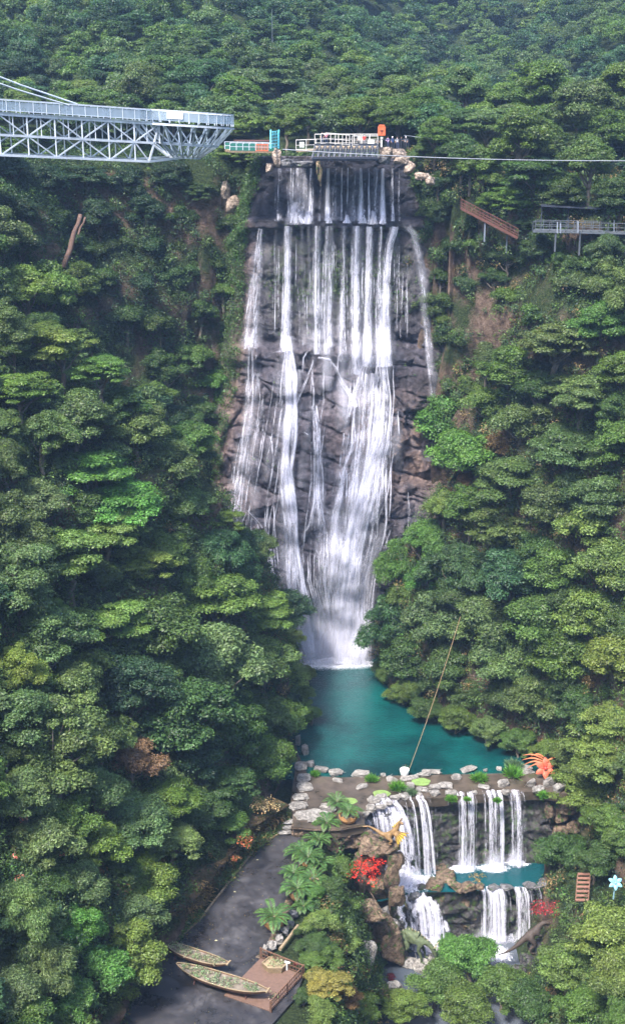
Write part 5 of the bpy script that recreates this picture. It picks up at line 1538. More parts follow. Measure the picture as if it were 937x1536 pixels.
for i in range(5):
    mb = MB(); q = lerp(a, b, i / 4); mb.bar(q, q - V3((0, 0, 4.0)), .16); part(mb, 'post', M_DARK, t)
mb = MB(); a, b = P(882, 345, dw - .6), P(866, 372, dw - .6)
# bare trunks on the left cliff
for k, (x0, y0, x1, y1, lb, w_) in enumerate([(121, 322, 96, 402, 'bare brown log leaning on the left cliff', .42), (128, 326, 110, 372, 'thinner brown pole beside the leaning log', .2)]):
    a_ = hit(x0, y0, .8); b_ = hit(x1, y1, .8); d_ = min(a_[3], b_[3]) - 4
    mb = MB(); A_, B_ = P(x0, y0, d_ + 1), P(x1, y1, d_)
    mb.tube([lerp(A_, B_, i / 6) + V3((.12 * math.sin(i * 2), 0, 0)) for i in range(7)], [w_ * (.75 + .05 * i) for i in range(7)], 8)
    tag(mb.build('fallen_log' if k == 0 else 'leaning_pole', mat_simple('dry_log%d' % k, (.10, .06, .045), .9, var=.4), origin=B_, smooth=True), lb, 'log')
# ================================================================== stones of the terrace
GT = 'pale stones on the terrace'
def seen_d(px, py, z): return pz(px, py, z)
SPOT = [(447, 1116, .9, 2.4, 'tall upright stone at the left corner of the pool edge'), (457, 1130, 1.1, 2.2, 'second upright stone, right of the tall corner one'), (465, 1148, 1.3, 1.1, 'rounded stone below the two upright ones'),
 (482, 1156, 2.3, 1.0, 'long grey stone at the left of the pool rim'), (503, 1161, 2.4, 1.1, 'long grey stone touching the first rim stone'), (506, 1172, 1.8, .5, 'flat stone lying in shallows below two long ones'),
 (542, 1163, 3.0, 1.1, 'two peaked brownish stone on the pool rim'), (543, 1181, 2.0, .6, 'pale loaf shaped stone alone in the shallows'), (574, 1163, .8, .5, 'small pale stone left of the planter pot'),
 (588, 1171, 2.0, .7, 'pale oblong stone lower left of the planter pot'), (613, 1168, 3.0, .5, 'long thin pinkish stone right below the planter pot'), (634, 1163, 2.4, .7, 'pale slab behind the lily pad'),
 (647, 1158, 2.8, .6, 'white slab at the pool rim right of the pot'), (615, 1180, 1.4, 1.0, 'pale upright stone left of lily pad'), (634, 1185, 2.0, .5, 'flat pinkish stone below the lily pad'),
 (652, 1182, 2.2, .8, 'pale slab at the middle of the terrace'), (670, 1181, 2.6, .9, 'wide pale slab right of the middle slab'), (652, 1191, 1.9, .8, 'grey slab on the lip under the middle slab'),
 (677, 1191, 1.9, .7, 'grey slab on the lip beside the double strand'), (684, 1167, 1.7, .8, 'single pale stone beyond the wide slab'), (702, 1155, 2.6, .6, 'long white stone on the pool rim right of centre'),
 (725, 1181, 1.9, .6, 'flat white stone on the lip behind the broad fall'), (755, 1178, 2.1, 1.4, 'big squared white stone on the lip'), (757, 1190, 1.4, .8, 'pale block under the big squared stone'),
 (727, 1156, .7, .5, 'tiny white stone on the pool rim'), (748, 1154, .9, .6, 'small white stone on the right pool rim'), (785, 1152, 2.7, .5, 'layered flat stones left of the orange flower'),
 (790, 1158, 2.4, .4, 'lower layered flat stone left of the orange flower'), (795, 1178, 1.5, 1.7, 'pale upright stone below the orange flower'), (806, 1188, 1.9, 1.4, 'rough grey stone beneath orange flower'),
 (822, 1178, 2.0, 2.0, 'large grey stone directly below the orange flower'), (838, 1186, 2.0, 1.7, 'grey stone lower right of the orange flower'), (556, 1214, 1.5, 1.2, 'pale stone at the left end of lip'),
 (561, 1202, 1.9, .9, 'pale slab at the left bend of lip'), (572, 1196, 2.0, .7, 'flat stone at the top left of lip'), (592, 1197, 1.6, .6, 'flat stone on the lip left of the arched fall'), (607, 1196, 2.0, .8, 'pale brown stone on the lip above arched fall'),
 (549, 1224, 1.2, 1.0, 'small stone at the lowest left corner of lip'), (570, 1210, 1.7, .5, 'wet slab in the stream at the left bend'), (584, 1206, 1.5, .4, 'thin wet slab in the stream by the winged statue'),
 (492, 1214, 2.6, 1.0, 'pale stone between the path slab and fern'), (484, 1221, 1.6, .6, 'small pale stone beside the large path slab'), (711, 1190, .9, .6, 'small stone between the double strand and broad fall'), (628, 1192, 1.0, .6, 'small stone on lip above twin strands')]
for k, (px, py, w_, h_, lb) in enumerate(SPOT):
    q = pz(px, py, 0)
    rock('stone', (q.x, q.y, 0), (w_ * 1.02, min(w_ * .8, 1.3), h_), 500 + k, M_STONE, lb, 'stone', GT, sink=.3, tilt=.12)
PATH = [(452, 1150, 1.9, 2.6), (455, 1166, 2.0, 2.2), (457, 1181, 2.2, 2.2), (452, 1196, 2.3, 2.0), (447, 1208, 2.6, 1.8), (462, 1222, 4.4, 2.2), (480, 1226, 3.6, 1.8)]
for k, (px, py, w_, dp_) in enumerate(PATH):
    q = pz(px, py, .1)
    rock('path_slab', (q.x, q.y, .1), (w_ * 1.1, dp_ * 1.15, .55), 600 + k, M_STONE, ['narrow path slab nearest the upright stones', 'second path slab down from the upright stones', 'third path slab down along the hillside', 'fourth path slab down, beside the shallows',
        'fifth path slab, above the large flat one', 'large flat path slab at the foot of the stone path', 'flat path slab right of the large one'][k], 'stone', 'slabs of the stone path', rz=.05 * k, sink=.45)
for k, (px, py, z_) in enumerate([(437, 1231, -.35), (432, 1239, -.8), (427, 1247, -1.2)]):
    q = pz(px, py, z_); rock('stone_step', (q.x, q.y, z_ - .1), (2.6 - .2 * k, 1.4, .5), 620 + k, M_STONE, ['top stone step leading down to the road', 'middle stone step leading down to the road', 'lowest stone step at the road surface'][k], 'step', 'stone steps to the road', rz=.1, sink=.5)
# retaining wall below the terrace and beside the road
wl = [pz(436, 1242, 0), pz(470, 1245, 0), pz(510, 1245, 0), pz(548, 1238, 0)]
rock_wall('retaining_rocks', [(q.x, q.y) for q in wl], -.1, -3.5, .2, M_STONEB, 73, 'brown rock edge of the terrace above the road', .3, 1.4)
rl_ = [pz(a, b, RZ) for a, b in ((393, 1441), (410, 1424), (432, 1372), (454, 1312), (472, 1264), (480, 1243))]
rock_wall('garden_rocks', [(q.x + .1, q.y) for q in rl_], RZ + .05, -9, .8, M_STONEB, 75, 'brown rocks holding up the road beside garden', .35, 1.5, thick=1.0)

# rock pieces round the ponds
for k in range(16):
    t_ = .34 + .62 * k / 15; c_ = lane(t_) + V3((random.Random(k).uniform(-1, 1) * (1.4 + 1.6 * t_), random.Random(k + 50).uniform(-.3, .6), -.3))
    sz_ = random.Random(k + 9).uniform(.8, 1.7)
    rock('rapids_rock', c_, (sz_, sz_ * .9, sz_ * .8), 1100 + k, M_WETROCK, f"dark wet rock in the left rapids, {['topmost', 'second', 'third', 'fourth', 'fifth', 'sixth', 'seventh', 'eighth', 'ninth', 'tenth', 'eleventh', 'twelfth', 'thirteenth', 'fourteenth', 'fifteenth', 'lowest'][k]} going down", 'rock', 'wet rocks in the left rapids', sink=.4, tilt=.4)
for k, (px, py, z_, w_) in enumerate([(576, 1218, -.9, 2.4), (592, 1220, -1.5, 2.6), (566, 1230, -2.2, 2.4), (582, 1236, -2.9, 3.0), (600, 1238, -3.4, 2.6), (570, 1250, -4.6, 3.4)]):
    q = pz(px, py, z_ - .4); rock('wet_slab', q, (w_, w_ * .8, 1.3), 640 + k, M_STONEG, ['topmost wet slab', 'second wet slab', 'left wet slab', 'middle wet slab', 'right wet slab', 'lowest wet slab'][k] + ' the stream runs over beside winged statue', 'rock', 'wet slabs by the winged statue', sink=.5)
def rocks_px(name, lst, z, mat, group, base):
    for k, (px, py, w_, h_, zz, lb) in enumerate(lst):
        q = pz(px, py, zz if zz is not None else z)
        rock(name, q, (w_, w_ * .8, h_), base + k, mat, lb, 'rock', group, sink=.3, tilt=.25)
rocks_px('boulder', [(668, 1318, 3.2, 1.8, None, 'top boulder of the island between the cascades'), (650, 1330, 2.8, 1.6, None, 'left boulder of the island by the foaming cascade'), (684, 1330, 3.0, 1.5, None, 'right boulder of the island at the pond edge'),
  (700, 1336, 2.6, 1.6, None, 'mossy boulder right of the island at the fall lip'), (672, 1345, 3.0, 2.0, -13, 'brown boulder under the island top'), (690, 1352, 3.0, 2.2, -14, 'wet boulder low on right side of island'),
  (683, 1385, 2.6, 1.8, -17.5, 'round reddish brown boulder at the island foot'), (706, 1372, 2.8, 2.4, -16, 'dark boulder between the island foot and lowest fall'), (700, 1395, 2.8, 1.6, -18.5, 'grey boulder at the stream edge by trees'),
  (660, 1303, 1.7, 1.0, None, 'small dark rock standing in the foam'), (640, 1302, 1.2, .7, None, 'smallest dark rock left in the foam'), (718, 1332, 1.6, 1.0, None, 'mossy rock at left end of pond lip')], Z2, M_STONEB, 'boulders of the cascade island', 700)
rocks_px('boulder', [(740, 1333, 2.0, .7, Z2 + .1, 'flat wet rock on the pond lip, left'), (760, 1331, 2.2, .6, Z2 + .1, 'flat wet rock on pond lip, centre'), (795, 1330, 2.2, .8, Z2 + .1, 'flat wet rock on pond lip, right'), (818, 1330, 2.4, 1.4, Z2 + .1, 'grey rock at the right end of pond lip'),
  (826, 1312, 1.2, 1.6, Z2, 'pale upright rock at the right pond bank'), (620, 1346, 1.8, .9, Z2 - .2, 'wet rock splitting the left cascade'), (652, 1360, 1.6, 1.4, -14, 'dark rock in middle of left cascade')], Z2, M_STONEG, 'rocks on the pond lip', 730)
rocks_px('boulder', [(598, 1432, 2.8, 1.6, -18.8, 'grey rock left of the green creature'), (612, 1446, 2.6, 1.3, -19, 'pale slab below the green creature'), (636, 1452, 3.0, 1.3, -19, 'wide pale slab in front of the green creature'),
  (652, 1442, 2.4, 1.6, -19, 'brown rock right of the green creature'), (662, 1432, 2.0, 1.4, -19, 'brown rock nearest the foaming stream'), (643, 1460, 2.4, 1.2, -19, 'low grey rock at the tree edge'), (596, 1412, 2.4, 3.2, -17.5, 'tall whitish rock behind the green creature'),
  (585, 1396, 2.6, 3.0, -15.5, 'whitish rock slope left of the creature'), (578, 1380, 2.4, 2.6, -13.5, 'upper whitish rock under the cave'), (552, 1436, 2.2, 4.0, -11, 'upright pale grey rock among the garden shrubs'), (535, 1442, 2.0, 2.4, -9, 'pinkish brown rock among the garden shrubs'),
  (592, 1484, 2.2, 1.6, -17.5, 'small reddish rock beside the purple shrub')], -19, M_STONE, 'rocks around the green creature', 760)
rocks_px('boulder', [(806, 1440, 3.2, 5.0, -18.4, 'tall dark rock under the dark dinosaur'), (792, 1452, 3.4, 4.0, -18.6, 'dark rock below the dinosaur tail'), (820, 1462, 3.4, 4.6, -18.8, 'dark rock right of the dinosaur'), (776, 1464, 2.6, 2.2, -19, 'low dark rock at stream foot')], -19, M_WETROCK, 'dark rocks under the dinosaur', 790)
# rocky right side of the dam
for k, (px, py, w_, h_, z_) in enumerate([(852, 1215, 2.8, 2.2, -2.2), (838, 1225, 2.6, 2.2, -3.6), (858, 1238, 2.8, 2.4, -4.8), (840, 1250, 2.6, 2.4, -6), (862, 1262, 3.0, 2.4, -7.4), (824, 1215, 1.9, 2.6, -2.4), (845, 1275, 2.6, 2.2, -8.8), (868, 1206, 2.6, 1.8, -1.0), (884, 1225, 3, 2.6, -2.8)]):
    q = pz(px, py, z_); rock('block', q, (w_, 2.2, h_), 820 + k, M_STONEB, ['topmost', 'second', 'third', 'fourth', 'fifth', 'small inner', 'lowest', 'corner', 'outermost'][k] + ' brown block of the stack right of the small falls', 'rock', 'stacked blocks beside the small falls', sink=.45)
# brown rock tower carrying the winged statue, dark hollow beneath
TW = 161
for k, (px, py, w_, h_, dd_, lb) in enumerate([(560, 1268, 4.6, 2.6, TW + 1, 'upper left rock of the brown tower'), (583, 1272, 3.2, 2.4, TW, 'rock directly under the winged creature'), (592, 1290, 2.6, 3.0, TW, 'knobbly rock at the tower right side'),
    (588, 1316, 2.2, 4.4, TW, 'long upright rock right of dark hollow'), (594, 1345, 2.4, 4.0, TW, 'lower upright rock right of dark hollow'), (548, 1290, 3.0, 4.0, TW + 2, 'rock behind the red flowering bush'), (540, 1330, 2.4, 5.0, TW + 1, 'rock left of dark hollow'),
    (560, 1368, 4.4, 2.6, TW - 1, 'ochre rock at the floor of the hollow'), (562, 1330, 4.0, 7.0, TW + 4.5, 'shaded back rock inside the hollow'), (575, 1395, 4.0, 5.0, TW + 2, 'wide rock at the tower foot'), (545, 1252, 2.4, 1.8, TW + 2, 'small rock at the top left of tower'),
    (590, 1420, 4.4, 7.0, TW + 3, 'deep base rock of the tower'), (555, 1400, 4.4, 7.0, TW + 3, 'left base rock of the tower')]):
    q = P(px, py, dd_); rock('tower_rock', q, (w_, w_ * .8, h_), 850 + k, M_STONEB, lb, 'rock', 'rocks of the brown tower', sink=.5, tilt=.2)

# ================================================================== plants of the garden
def leafmass(name, label, cat, blobs, cols, leaf, dens, mat=LEAFV, group=None, kind=None, asp=.5, seed=1, parent=None, up=.5):
    rng = np.random.default_rng(seed); Vs, Ts = [], []
    for (c, r) in blobs:
        r = np.array(r if hasattr(r, '__len__') else (r, r, r * .8)); n = int(dens * float(np.mean(r)) ** 2 * 12 / max(leaf, .05)) + 12
        d = unit(rng.normal(size=(n, 3))); d[:, 2] = np.where(d[:, 2] < -.3, -d[:, 2], d[:, 2])
        lump = 1 + .28 * fbm(d[:, 0] * 2 + seed, d[:, 1] * 2, d[:, 2] * 2, 3, seed)
        pos = np.array(c) + d * r * (rng.random((n, 1)) ** .35) * lump[:, None]
        nr = unit(d + rng.normal(size=(n, 3)) * .5 + [0, 0, up]); sz = leaf * rng.uniform(.6, 1.4, n)
        Vs.append(leaf_quads(pos, nr, sz, sz * asp, rng)); Ts.append(np.array([cols[i] for i in rng.choice(len(cols), n)]) * rng.uniform(.8, 1.2, (n, 1)))
    V = np.concatenate(Vs); og = np.array(blobs[0][0], float) if parent is None else np.array(LOC[parent.name][:])
    me = quads_mesh(name, V - og, np.concatenate(Ts)); me.materials.append(mat)
    o = bpy.data.objects.new(name, me); C.objects.link(o)
    if parent is not None: o.parent = parent; o.location = (0, 0, 0)
    else: o.location = og
    LOC[o.name] = V3(og)
    return tag(o, label, cat, group, kind)

SHR = [(478, 1388, 30, 'lime', 'lime yellow shrub just right of the deck railing top'), (512, 1412, 30, 'lime', 'second lime shrub, lower right of the first'), (488, 1478, 32, 'gold', 'yellow shrub at the bottom by the deck corner'),
 (535, 1468, 26, 'olive', 'olive shrub among the rocks at the bottom'), (512, 1366, 28, 'green', 'mid green shrub above the two lime ones'), (470, 1420, 24, 'dark', 'dark shrub tucked beside the deck railing'), (545, 1396, 26, 'green', 'green shrub left of the whitish rocks'),
 (560, 1450, 22, 'blue', 'bluish fern like shrub right of the upright rock'), (565, 1492, 26, 'yellow', 'yellow green shrub at the bottom centre'), (585, 1470, 13, 'wine', 'small purple shrub beside reddish rock'), (530, 1445, 12, 'wine', 'small dark red shrub below the pinkish rock'),
 (500, 1255, 24, 'green', 'green shrub at the top of the garden'), (520, 1285, 28, 'green', 'tall green bamboo like shrub left of the red bush'), (505, 1310, 28, 'green', 'green shrub below the bamboo like one'), (492, 1338, 26, 'dark', 'dark green shrub beside rocks of the road edge'),
 (535, 1345, 24, 'bright', 'fresh green shrub left of the dark hollow'), (470, 1345, 20, 'bright', 'fresh green shrub beside planter ferns'), (510, 1500, 28, 'rust', 'rust and yellow shrub at bottom left of garden'), (480, 1520, 30, 'yellow', 'yellow green shrub under the deck'),
 (540, 1520, 30, 'green', 'green shrub at the very bottom of the garden'), (528, 1230, 16, 'green', 'small green shrub at the terrace edge'), (455, 1500, 18, 'dark', 'dark shrub beneath the deck railing'), (545, 1420, 18, 'blue', 'blue green tuft above upright rock'), (468, 1442, 20, 'green', 'green shrub touching the deck railing corner'), (458, 1398, 18, 'dark', 'dark green shrub beside the edge log'), (495, 1440, 24, 'green', 'green shrub between the lime shrub and deck corner'), (520, 1385, 20, 'dark', 'dark shrub behind the second lime shrub')]
COL['wine'] = (.13, .025, .04)
for k, (px, py, rp_, cl, lb) in enumerate(SHR):
    h_ = hit(px, py, .7 * rp_ / 13)
    x, y, z, d_ = h_; r_ = rp_ * d_ / F
    t = empty('shrub', (x, y, Hs(x, y)), lb, 'shrub', 'garden shrubs between road and stream')
    v = k % 2
    kd = ['bushy', 'round', 'layered'][k % 3]; me = CROWN[kd][v]
    for nm, m_ in (('stem', TRUNK[kd][v]), ('foliage', me)):
        o = bpy.data.objects.new(nm, m_); C.objects.link(o); o.parent = t; o.location = (0, 0, max(.3, z - Hs(x, y))); o.rotation_euler = (0, 0, k * 1.3); o.scale = (r_ * 1.12, r_ * 1.12, r_)
        if nm == 'foliage': o.color = (*[c * 1.1 for c in COL[cl]], 1)
# flowering accents
def accent(name, px, py, z, rp_, cols, lb, cat, d=None, leaf=.2, seed=1, squash=.8, n=5):
    q = P(px, py, d) if d else pz(px, py, z)
    r_ = rp_ * ((q.y * CP + (CAMZ - q.z) * SP)) / F
    rg = random.Random(seed)
    bl = [((q.x, q.y, q.z), (r_ * .6, r_ * .55, r_ * .5))] + [((q.x + rg.uniform(-.65, .65) * r_, q.y + rg.uniform(-.4, .2) * r_, q.z + rg.uniform(-.5, .55) * r_ * squash), r_ * rg.uniform(.28, .45)) for _ in range(n)]
    return leafmass(name, lb, cat, bl, cols, leaf, 1.1, seed=seed)
accent('flowering_bush', 552, 1304, 0, 33, [(.62, .035, .018), (.75, .06, .03), (.5, .02, .012)], 'brilliant red bush on the brown rock tower', 'bush', 157, .22, 5, n=9)
accent('crimson_maple', 822, 1366, -13, 30, [(.30, .02, .03), (.42, .03, .045), (.22, .015, .02)], 'crimson low maple beside the lowest right fall', 'bush', 163, .22, 6, n=8)  # a low red maple, built as loose leaf clumps
accent('pink_bush', 884, 1338, -9, 16, [(.32, .06, .08), (.2, .05, .04), (.40, .12, .12)], 'dull pink bush beside the wooden steps', 'bush', 160, .2, 7)
accent('pale_blossom_bush', 400, 1206, 0, 26, [(.50, .36, .16), (.42, .26, .12), (.6, .48, .28)], 'straw yellow flowering bush left of the stone path', 'bush', 160, .24, 8, n=9)
accent('orange_bush', 372, 1262, 0, 20, [(.34, .09, .04), (.16, .12, .03), (.10, .13, .03), (.45, .12, .05)], 'orange tipped bush on the bank above the road', 'bush', 152, .22, 9, n=8)
accent('orange_bush', 352, 1288, 0, 12, [(.40, .11, .05), (.14, .12, .03)], 'small orange tipped bush lower on the bank', 'bush', 149, .2, 10)
accent('golden_shrub', 714, 1318, Z2, 16, [(.34, .20, .07), (.20, .16, .05)], 'thin golden brown shrub on the cascade island', 'shrub', 164, .22, 11)
accent('island_fern', 655, 1330, Z2, 8, [(.09, .2, .03)], 'small bright green fern on the cascade island', 'fern', 162, .2, 12, n=3)
accent('red_leaves', 458, 1478, 0, 9, [(.4, .04, .05), (.15, .1, .04)], 'small red leaved plant below the deck corner', 'plant', 139, .2, 13, n=3)
accent('red_leaves', 444, 1447, RZ + .4, 7, [(.33, .03, .04), (.1, .08, .03)], 'small dark red plant inside the deck railing', 'plant', None, .18, 14, n=3)
# flame coloured tips on the lower left trees
for k, (px, py) in enumerate([(35, 1230), (70, 1253), (94, 1283), (137, 1172), (22, 1285), (75, 1380), (31, 1318)]):
    h_ = hit(px, py, 7.0)
    q = V3(h_[:3])
    leafmass('blossom_cluster', ['uppermost pink blossom cluster on the lower left trees', 'second pink blossom cluster from top, lower left trees', 'rightmost pink blossom cluster of the lower left trees', 'red blossom cluster beside the pink tipped tree', 'pale pink cluster at the left edge',
             'lowest pink blossom cluster of the lower left trees', 'small pink cluster beneath the left edge one'][k], 'blossom', [(q[:], .55)], [(.50, .20, .15), (.42, .12, .09)], .22, .6, seed=30 + k, group='pink blossom clusters in the left trees')

# tufts on the terrace
for k, (px, py, r_, lb) in enumerate([(557, 1170, .95, 'bright green tuft right of the two peaked stone'), (596, 1183, 1.2, 'bright green tuft left of the upright pale stone'), (718, 1169, 1.2, 'bright green tuft right of the terrace centre'), (768, 1162, 1.5, 'tall green tuft left of the orange flower'),
       (770, 1150, 1.3, 'feathery grey green tuft at the right pool rim'), (616, 1190, .8, 'grey green tuft on the lip'), (472, 1162, .7, 'small green tuft by the left rim stones'), (815, 1195, .9, 'trailing green tuft under the orange flower'), (700, 1200, .5, 'small moss tuft hanging over the lip'),
       (676, 1200, .8, 'green moss tuft under the grey lip slabs'), (745, 1202, .6, 'moss tuft left of broad fall block')]):
    q = pz(px, py, .2); rng = np.random.default_rng(900 + k); n = 420
    a = rng.random(n) * 6.283; out = rng.random(n) ** .6
    base = np.array(q[:]) + np.stack([np.cos(a) * out, np.sin(a) * out, np.zeros(n)], 1) * r_ * .55
    tip = np.stack([np.cos(a) * out * .7, np.sin(a) * out * .7, 1.0 - .5 * out], 1); tang = unit(tip + rng.normal(size=(n, 3)) * .25)
    L_ = r_ * rng.uniform(.5, 1.0, n); nr = unit(np.cross(tang, rng.normal(size=(n, 3))))
    c0 = np.array([(.10, .26, .03), (.13, .30, .04), (.06, .16, .02)])[rng.choice(3, n)] if k not in (4, 5) else np.array([(.12, .2, .1), (.09, .15, .07)])[rng.choice(2, n)]
    og = np.array(q[:]); me = quads_mesh('grass_tuft', leaf_quads(base + tang * L_[:, None] * .5, nr, L_, .09, rng, tang) - og, c0); me.materials.append(LEAFV)
    o = bpy.data.objects.new('grass_tuft', me); C.objects.link(o); o.location = og; LOC[o.name] = q; tag(o, lb, 'plant', 'tufts of greenery on the terrace')
M_LILY = mat_simple('lily_green', (.16, .24, .07), .5, var=.4, scale=3)
for k, (px, py, r_) in enumerate([(631, 1173, 1.25), (572, 1191, 1.15), (524, 1202, 1.0)]):
    q = pz(px, py, .02); mb = MB(); rg = random.Random(k)
    mb.prism([(q.x + r_ * math.cos(t) * (1 + .08 * math.sin(5 * t + k)), q.y + r_ * .8 * math.sin(t)) for t in [6.283 * i / 26 for i in range(26)]], .02, .08)
    mb.prism([(q.x + r_ * .4 + r_ * .5 * math.cos(t), q.y + .2 + r_ * .4 * math.sin(t)) for t in [6.283 * i / 18 for i in range(18)]], .085, .12)
    tag(mb.build('lily_pad', M_LILY, origin=q), ['pale green floating leaf patch between the terrace slabs', 'pale green floating leaf patch left of the lip bend', 'faint green floating leaf patch in the left shallows'][k], 'water plant', 'floating leaf patches')

def fern(name, q, L_, nfr, label, seed, upness=.9, col=((.055, .125, .035), (.08, .165, .045)), parent=None, trunk=0.0, width=.22):
    rng = np.random.default_rng(seed); Vs, Ts = [], []
    q = V3(q); top = q + V3((0, 0, trunk))
    for i in range(nfr):
        a = 6.283 * i / nfr + rng.uniform(-.2, .2); l = L_ * rng.uniform(.75, 1.1); up_ = upness * rng.uniform(.6, 1.3)
        m = 38; t = np.linspace(0.04, 1, m)
        rr_ = l * t * (1 - .12 * t); zz = l * (up_ * t - (up_ * .55 + .35) * t ** 2)
        P_ = np.stack([rr_ * math.cos(a), rr_ * math.sin(a), zz], 1) + np.array(top[:])
        tg = unit(np.gradient(P_, axis=0)); sd = unit(np.cross(tg, [0, 0, 1])); wl_ = l * width * np.sin(np.pi * (t * .9 + .08)) ** .8
        nn_ = np.cross(sd, tg)
        for s_ in (-1, 1):
            dirn = unit(sd * s_ + tg * .45 - nn_ * .15); c_ = P_ + dirn * wl_[:, None] * .5
            Vs.append(leaf_quads(c_, nn_, wl_, wl_ * .0 + l * .026, rng, dirn, .08)); Ts.append(np.tile(np.array(col[rng.integers(len(col))]) * rng.uniform(.85, 1.15), (m, 1)))
        Vs.append(leaf_quads(P_, nn_, l * .05, .03, rng, tg, 0)); Ts.append(np.tile(np.array((.12, .12, .04)), (m, 1)))
    t0 = empty(name, q, label, 'fern', 'ferns along the road edge')
    me = quads_mesh('fronds', np.concatenate(Vs) - np.array(q[:]), np.concatenate(Ts)); me.materials.append(LEAFV); link_o = bpy.data.objects.new('fronds', me); C.objects.link(link_o); link_o.parent = t0
    mb = MB(); mb.tube([q - V3((0, 0, .2)), q + V3((.03, 0, trunk * .5)), top + V3((0, 0, .05))], [.16, .12, .1], 8); part(mb, 'stem', M_BARK, t0)
    return t0
def jagged_pot(q, r, h, label, seed):
    rg = random.Random(seed); q = V3(q); n = 28
    ph = rg.random() * 6
    mb = MB(); prof = [(r * .55, 0), (r * .8, h * .2), (r * .98, h * .55), (r * 1.0, h * .8)]
    mb.lathe(q, prof, n)
    b = len(mb.v)
    for (rr_, jj) in ((r * 1.02, 1), (r * .93, 1)):
        mb.v += [q + V3((rr_ * math.cos(6.283 * k / n), rr_ * math.sin(6.283 * k / n), h * (.82 + (.34 if k % 4 == 2 else .18 if k % 2 else 0)))) for k in range(n)]
    mb.v += [q + V3((r * .88 * math.cos(6.283 * k / n), r * .88 * math.sin(6.283 * k / n), h * .5)) for k in range(n)]
    l0 = b - n
    for k in range(n):
        k2 = (k + 1) % n
        for j in range(3): mb.f.append((l0 + j * n + k, l0 + j * n + k2, l0 + (j + 1) * n + k2, l0 + (j + 1) * n + k))
    t = empty('jagged_planter', q, label, 'planter', 'jagged rimmed planters by the road')
    part(mb, 'pot', M_CLAY, t)
    mb = MB(); mb.lathe(q + V3((0, 0, h * .62)), [(.001, .02), (r * .9, 0)], n); part(mb, 'soil', M_BARK, t)
for k, (px, py, r, h, lb, fl, fb) in enumerate([(411, 1392, 1.15, 1.15, 'ochre jagged planter on the road, nearest the deck', 2.9, 'large bright fern in the planter nearest the deck'), (446, 1348, .95, 1.0, 'ochre jagged planter halfway up the road edge', 2.7, 'bright fern in the planter halfway up the road'),
        (462, 1300, .8, .9, 'small ochre planter below the top fern', 2.4, 'fern in the small upper planter'), (522, 1232, 1.2, 1.1, 'orange jagged planter on the terrace edge', 2.3, 'feathery fern in the terrace planter')]):
    zz = RZ if k < 3 else 0
    q = pz(px, py, zz); jagged_pot(q, r, h, lb, 40 + k); fern('potted_fern', q + V3((0, 0, h * .7)), fl, 15, fb, 60 + k, trunk=.7)
for k, (px, py, L_, lb, zz) in enumerate([(452, 1282, 2.6, 'large fern at the road edge near the terrace', RZ), (478, 1265, 2.6, 'fern against the terrace rocks', RZ), (440, 1315, 2.2, 'bright fern leaning over the road', RZ), (505, 1208, 2.3, 'wispy fern growing in the terrace shallows', .1), (478, 1300, 2.4, 'fern at the top of the garden slope', RZ),
      (470, 1325, 2.4, 'fern between the two road planters', RZ), (490, 1240, 2.4, 'fern in front of the pale terrace stones', -.6), (455, 1365, 1.8, 'small fern above deck rocks', RZ)]):
    fern('fern', pz(px, py, zz), L_, 14, lb, 80 + k, trunk=.5, col=((.055, .13, .035), (.085, .17, .045)) if k != 3 else ((.08, .15, .05), (.10, .18, .07)))
for k, (px, py, w_, h_, lb) in enumerate([(398, 1430, 1.0, 1.5, 'white upright stone at the deck corner'), (408, 1422, 1.3, 1.2, 'pale lilac stone beside the deck corner'), (418, 1412, 1.2, 1.1, 'grey stone, second up from the deck corner'), (426, 1400, 1.3, 1.0, 'grey stone, third up from the deck corner'), (434, 1388, 1.3, 1.1, 'grey stone right of the nearest planter'),
      (440, 1374, 1.2, 1.0, 'grey stone above right of nearest planter'), (458, 1342, 1.3, 1.2, 'grey stone right of the middle planter'), (466, 1322, 1.3, 1.1, 'brown grey stone above the middle planter'), (464, 1310, 1.1, .9, 'small stone between the upper ferns'), (452, 1356, 1.0, .9, 'small stone below middle planter')]):
    rock('edge_stone', pz(px, py, RZ), (w_, w_, h_), 940 + k, M_STONE if k < 3 else M_STONEG, lb, 'stone', 'stones edging the road', sink=.25)
a, b = pz(417, 1428, RZ), pz(444, 1392, RZ)
mb = MB(); mb.tube([a + V3((.2, 0, .35)), lerp(a, b, .5) + V3((.25, 0, .4)), b + V3((.2, 0, .35))], [.2, .18, .17], 9); tag(mb.build('edge_log', M_WOODL, origin=a), 'weathered log edging the road above the deck', 'log')

# hanging planter pot and the leaning line over the pool
t = empty('white_planter', pz(606, 1164, 0), 'white pot with a small plant on the pool rim', 'planter'); q = LOC[t.name]
mb = MB(); mb.lathe(q, [(.001, 0), (.42, 0), (.55, .4), (.66, 1.0), (.62, 1.08), (.56, 1.0), (.001, .95)], 16); part(mb, 'pot', M_WHITEP, t, True)
leafmass('pot_plant', 'small reddish green plant in the white pot', 'plant', [((q.x, q.y, q.z + 1.35), (.55, .45, .4))], [(.12, .2, .05), (.25, .1, .06)], .2, .9, seed=51)
a = pz(611, 1160, .3); b = P(690, 925, 176); mb = MB(); mb.tube([lerp(a, b, i / 14) - V3((0, 0, 3.2 * (i / 14) * (1 - i / 14))) for i in range(15)], .045, 6)
tag(mb.build('tether_rope', mat_simple('rope', (.22, .15, .08), .8), origin=a), 'thin brown rope rising from the pool rim to the trees', 'rope')

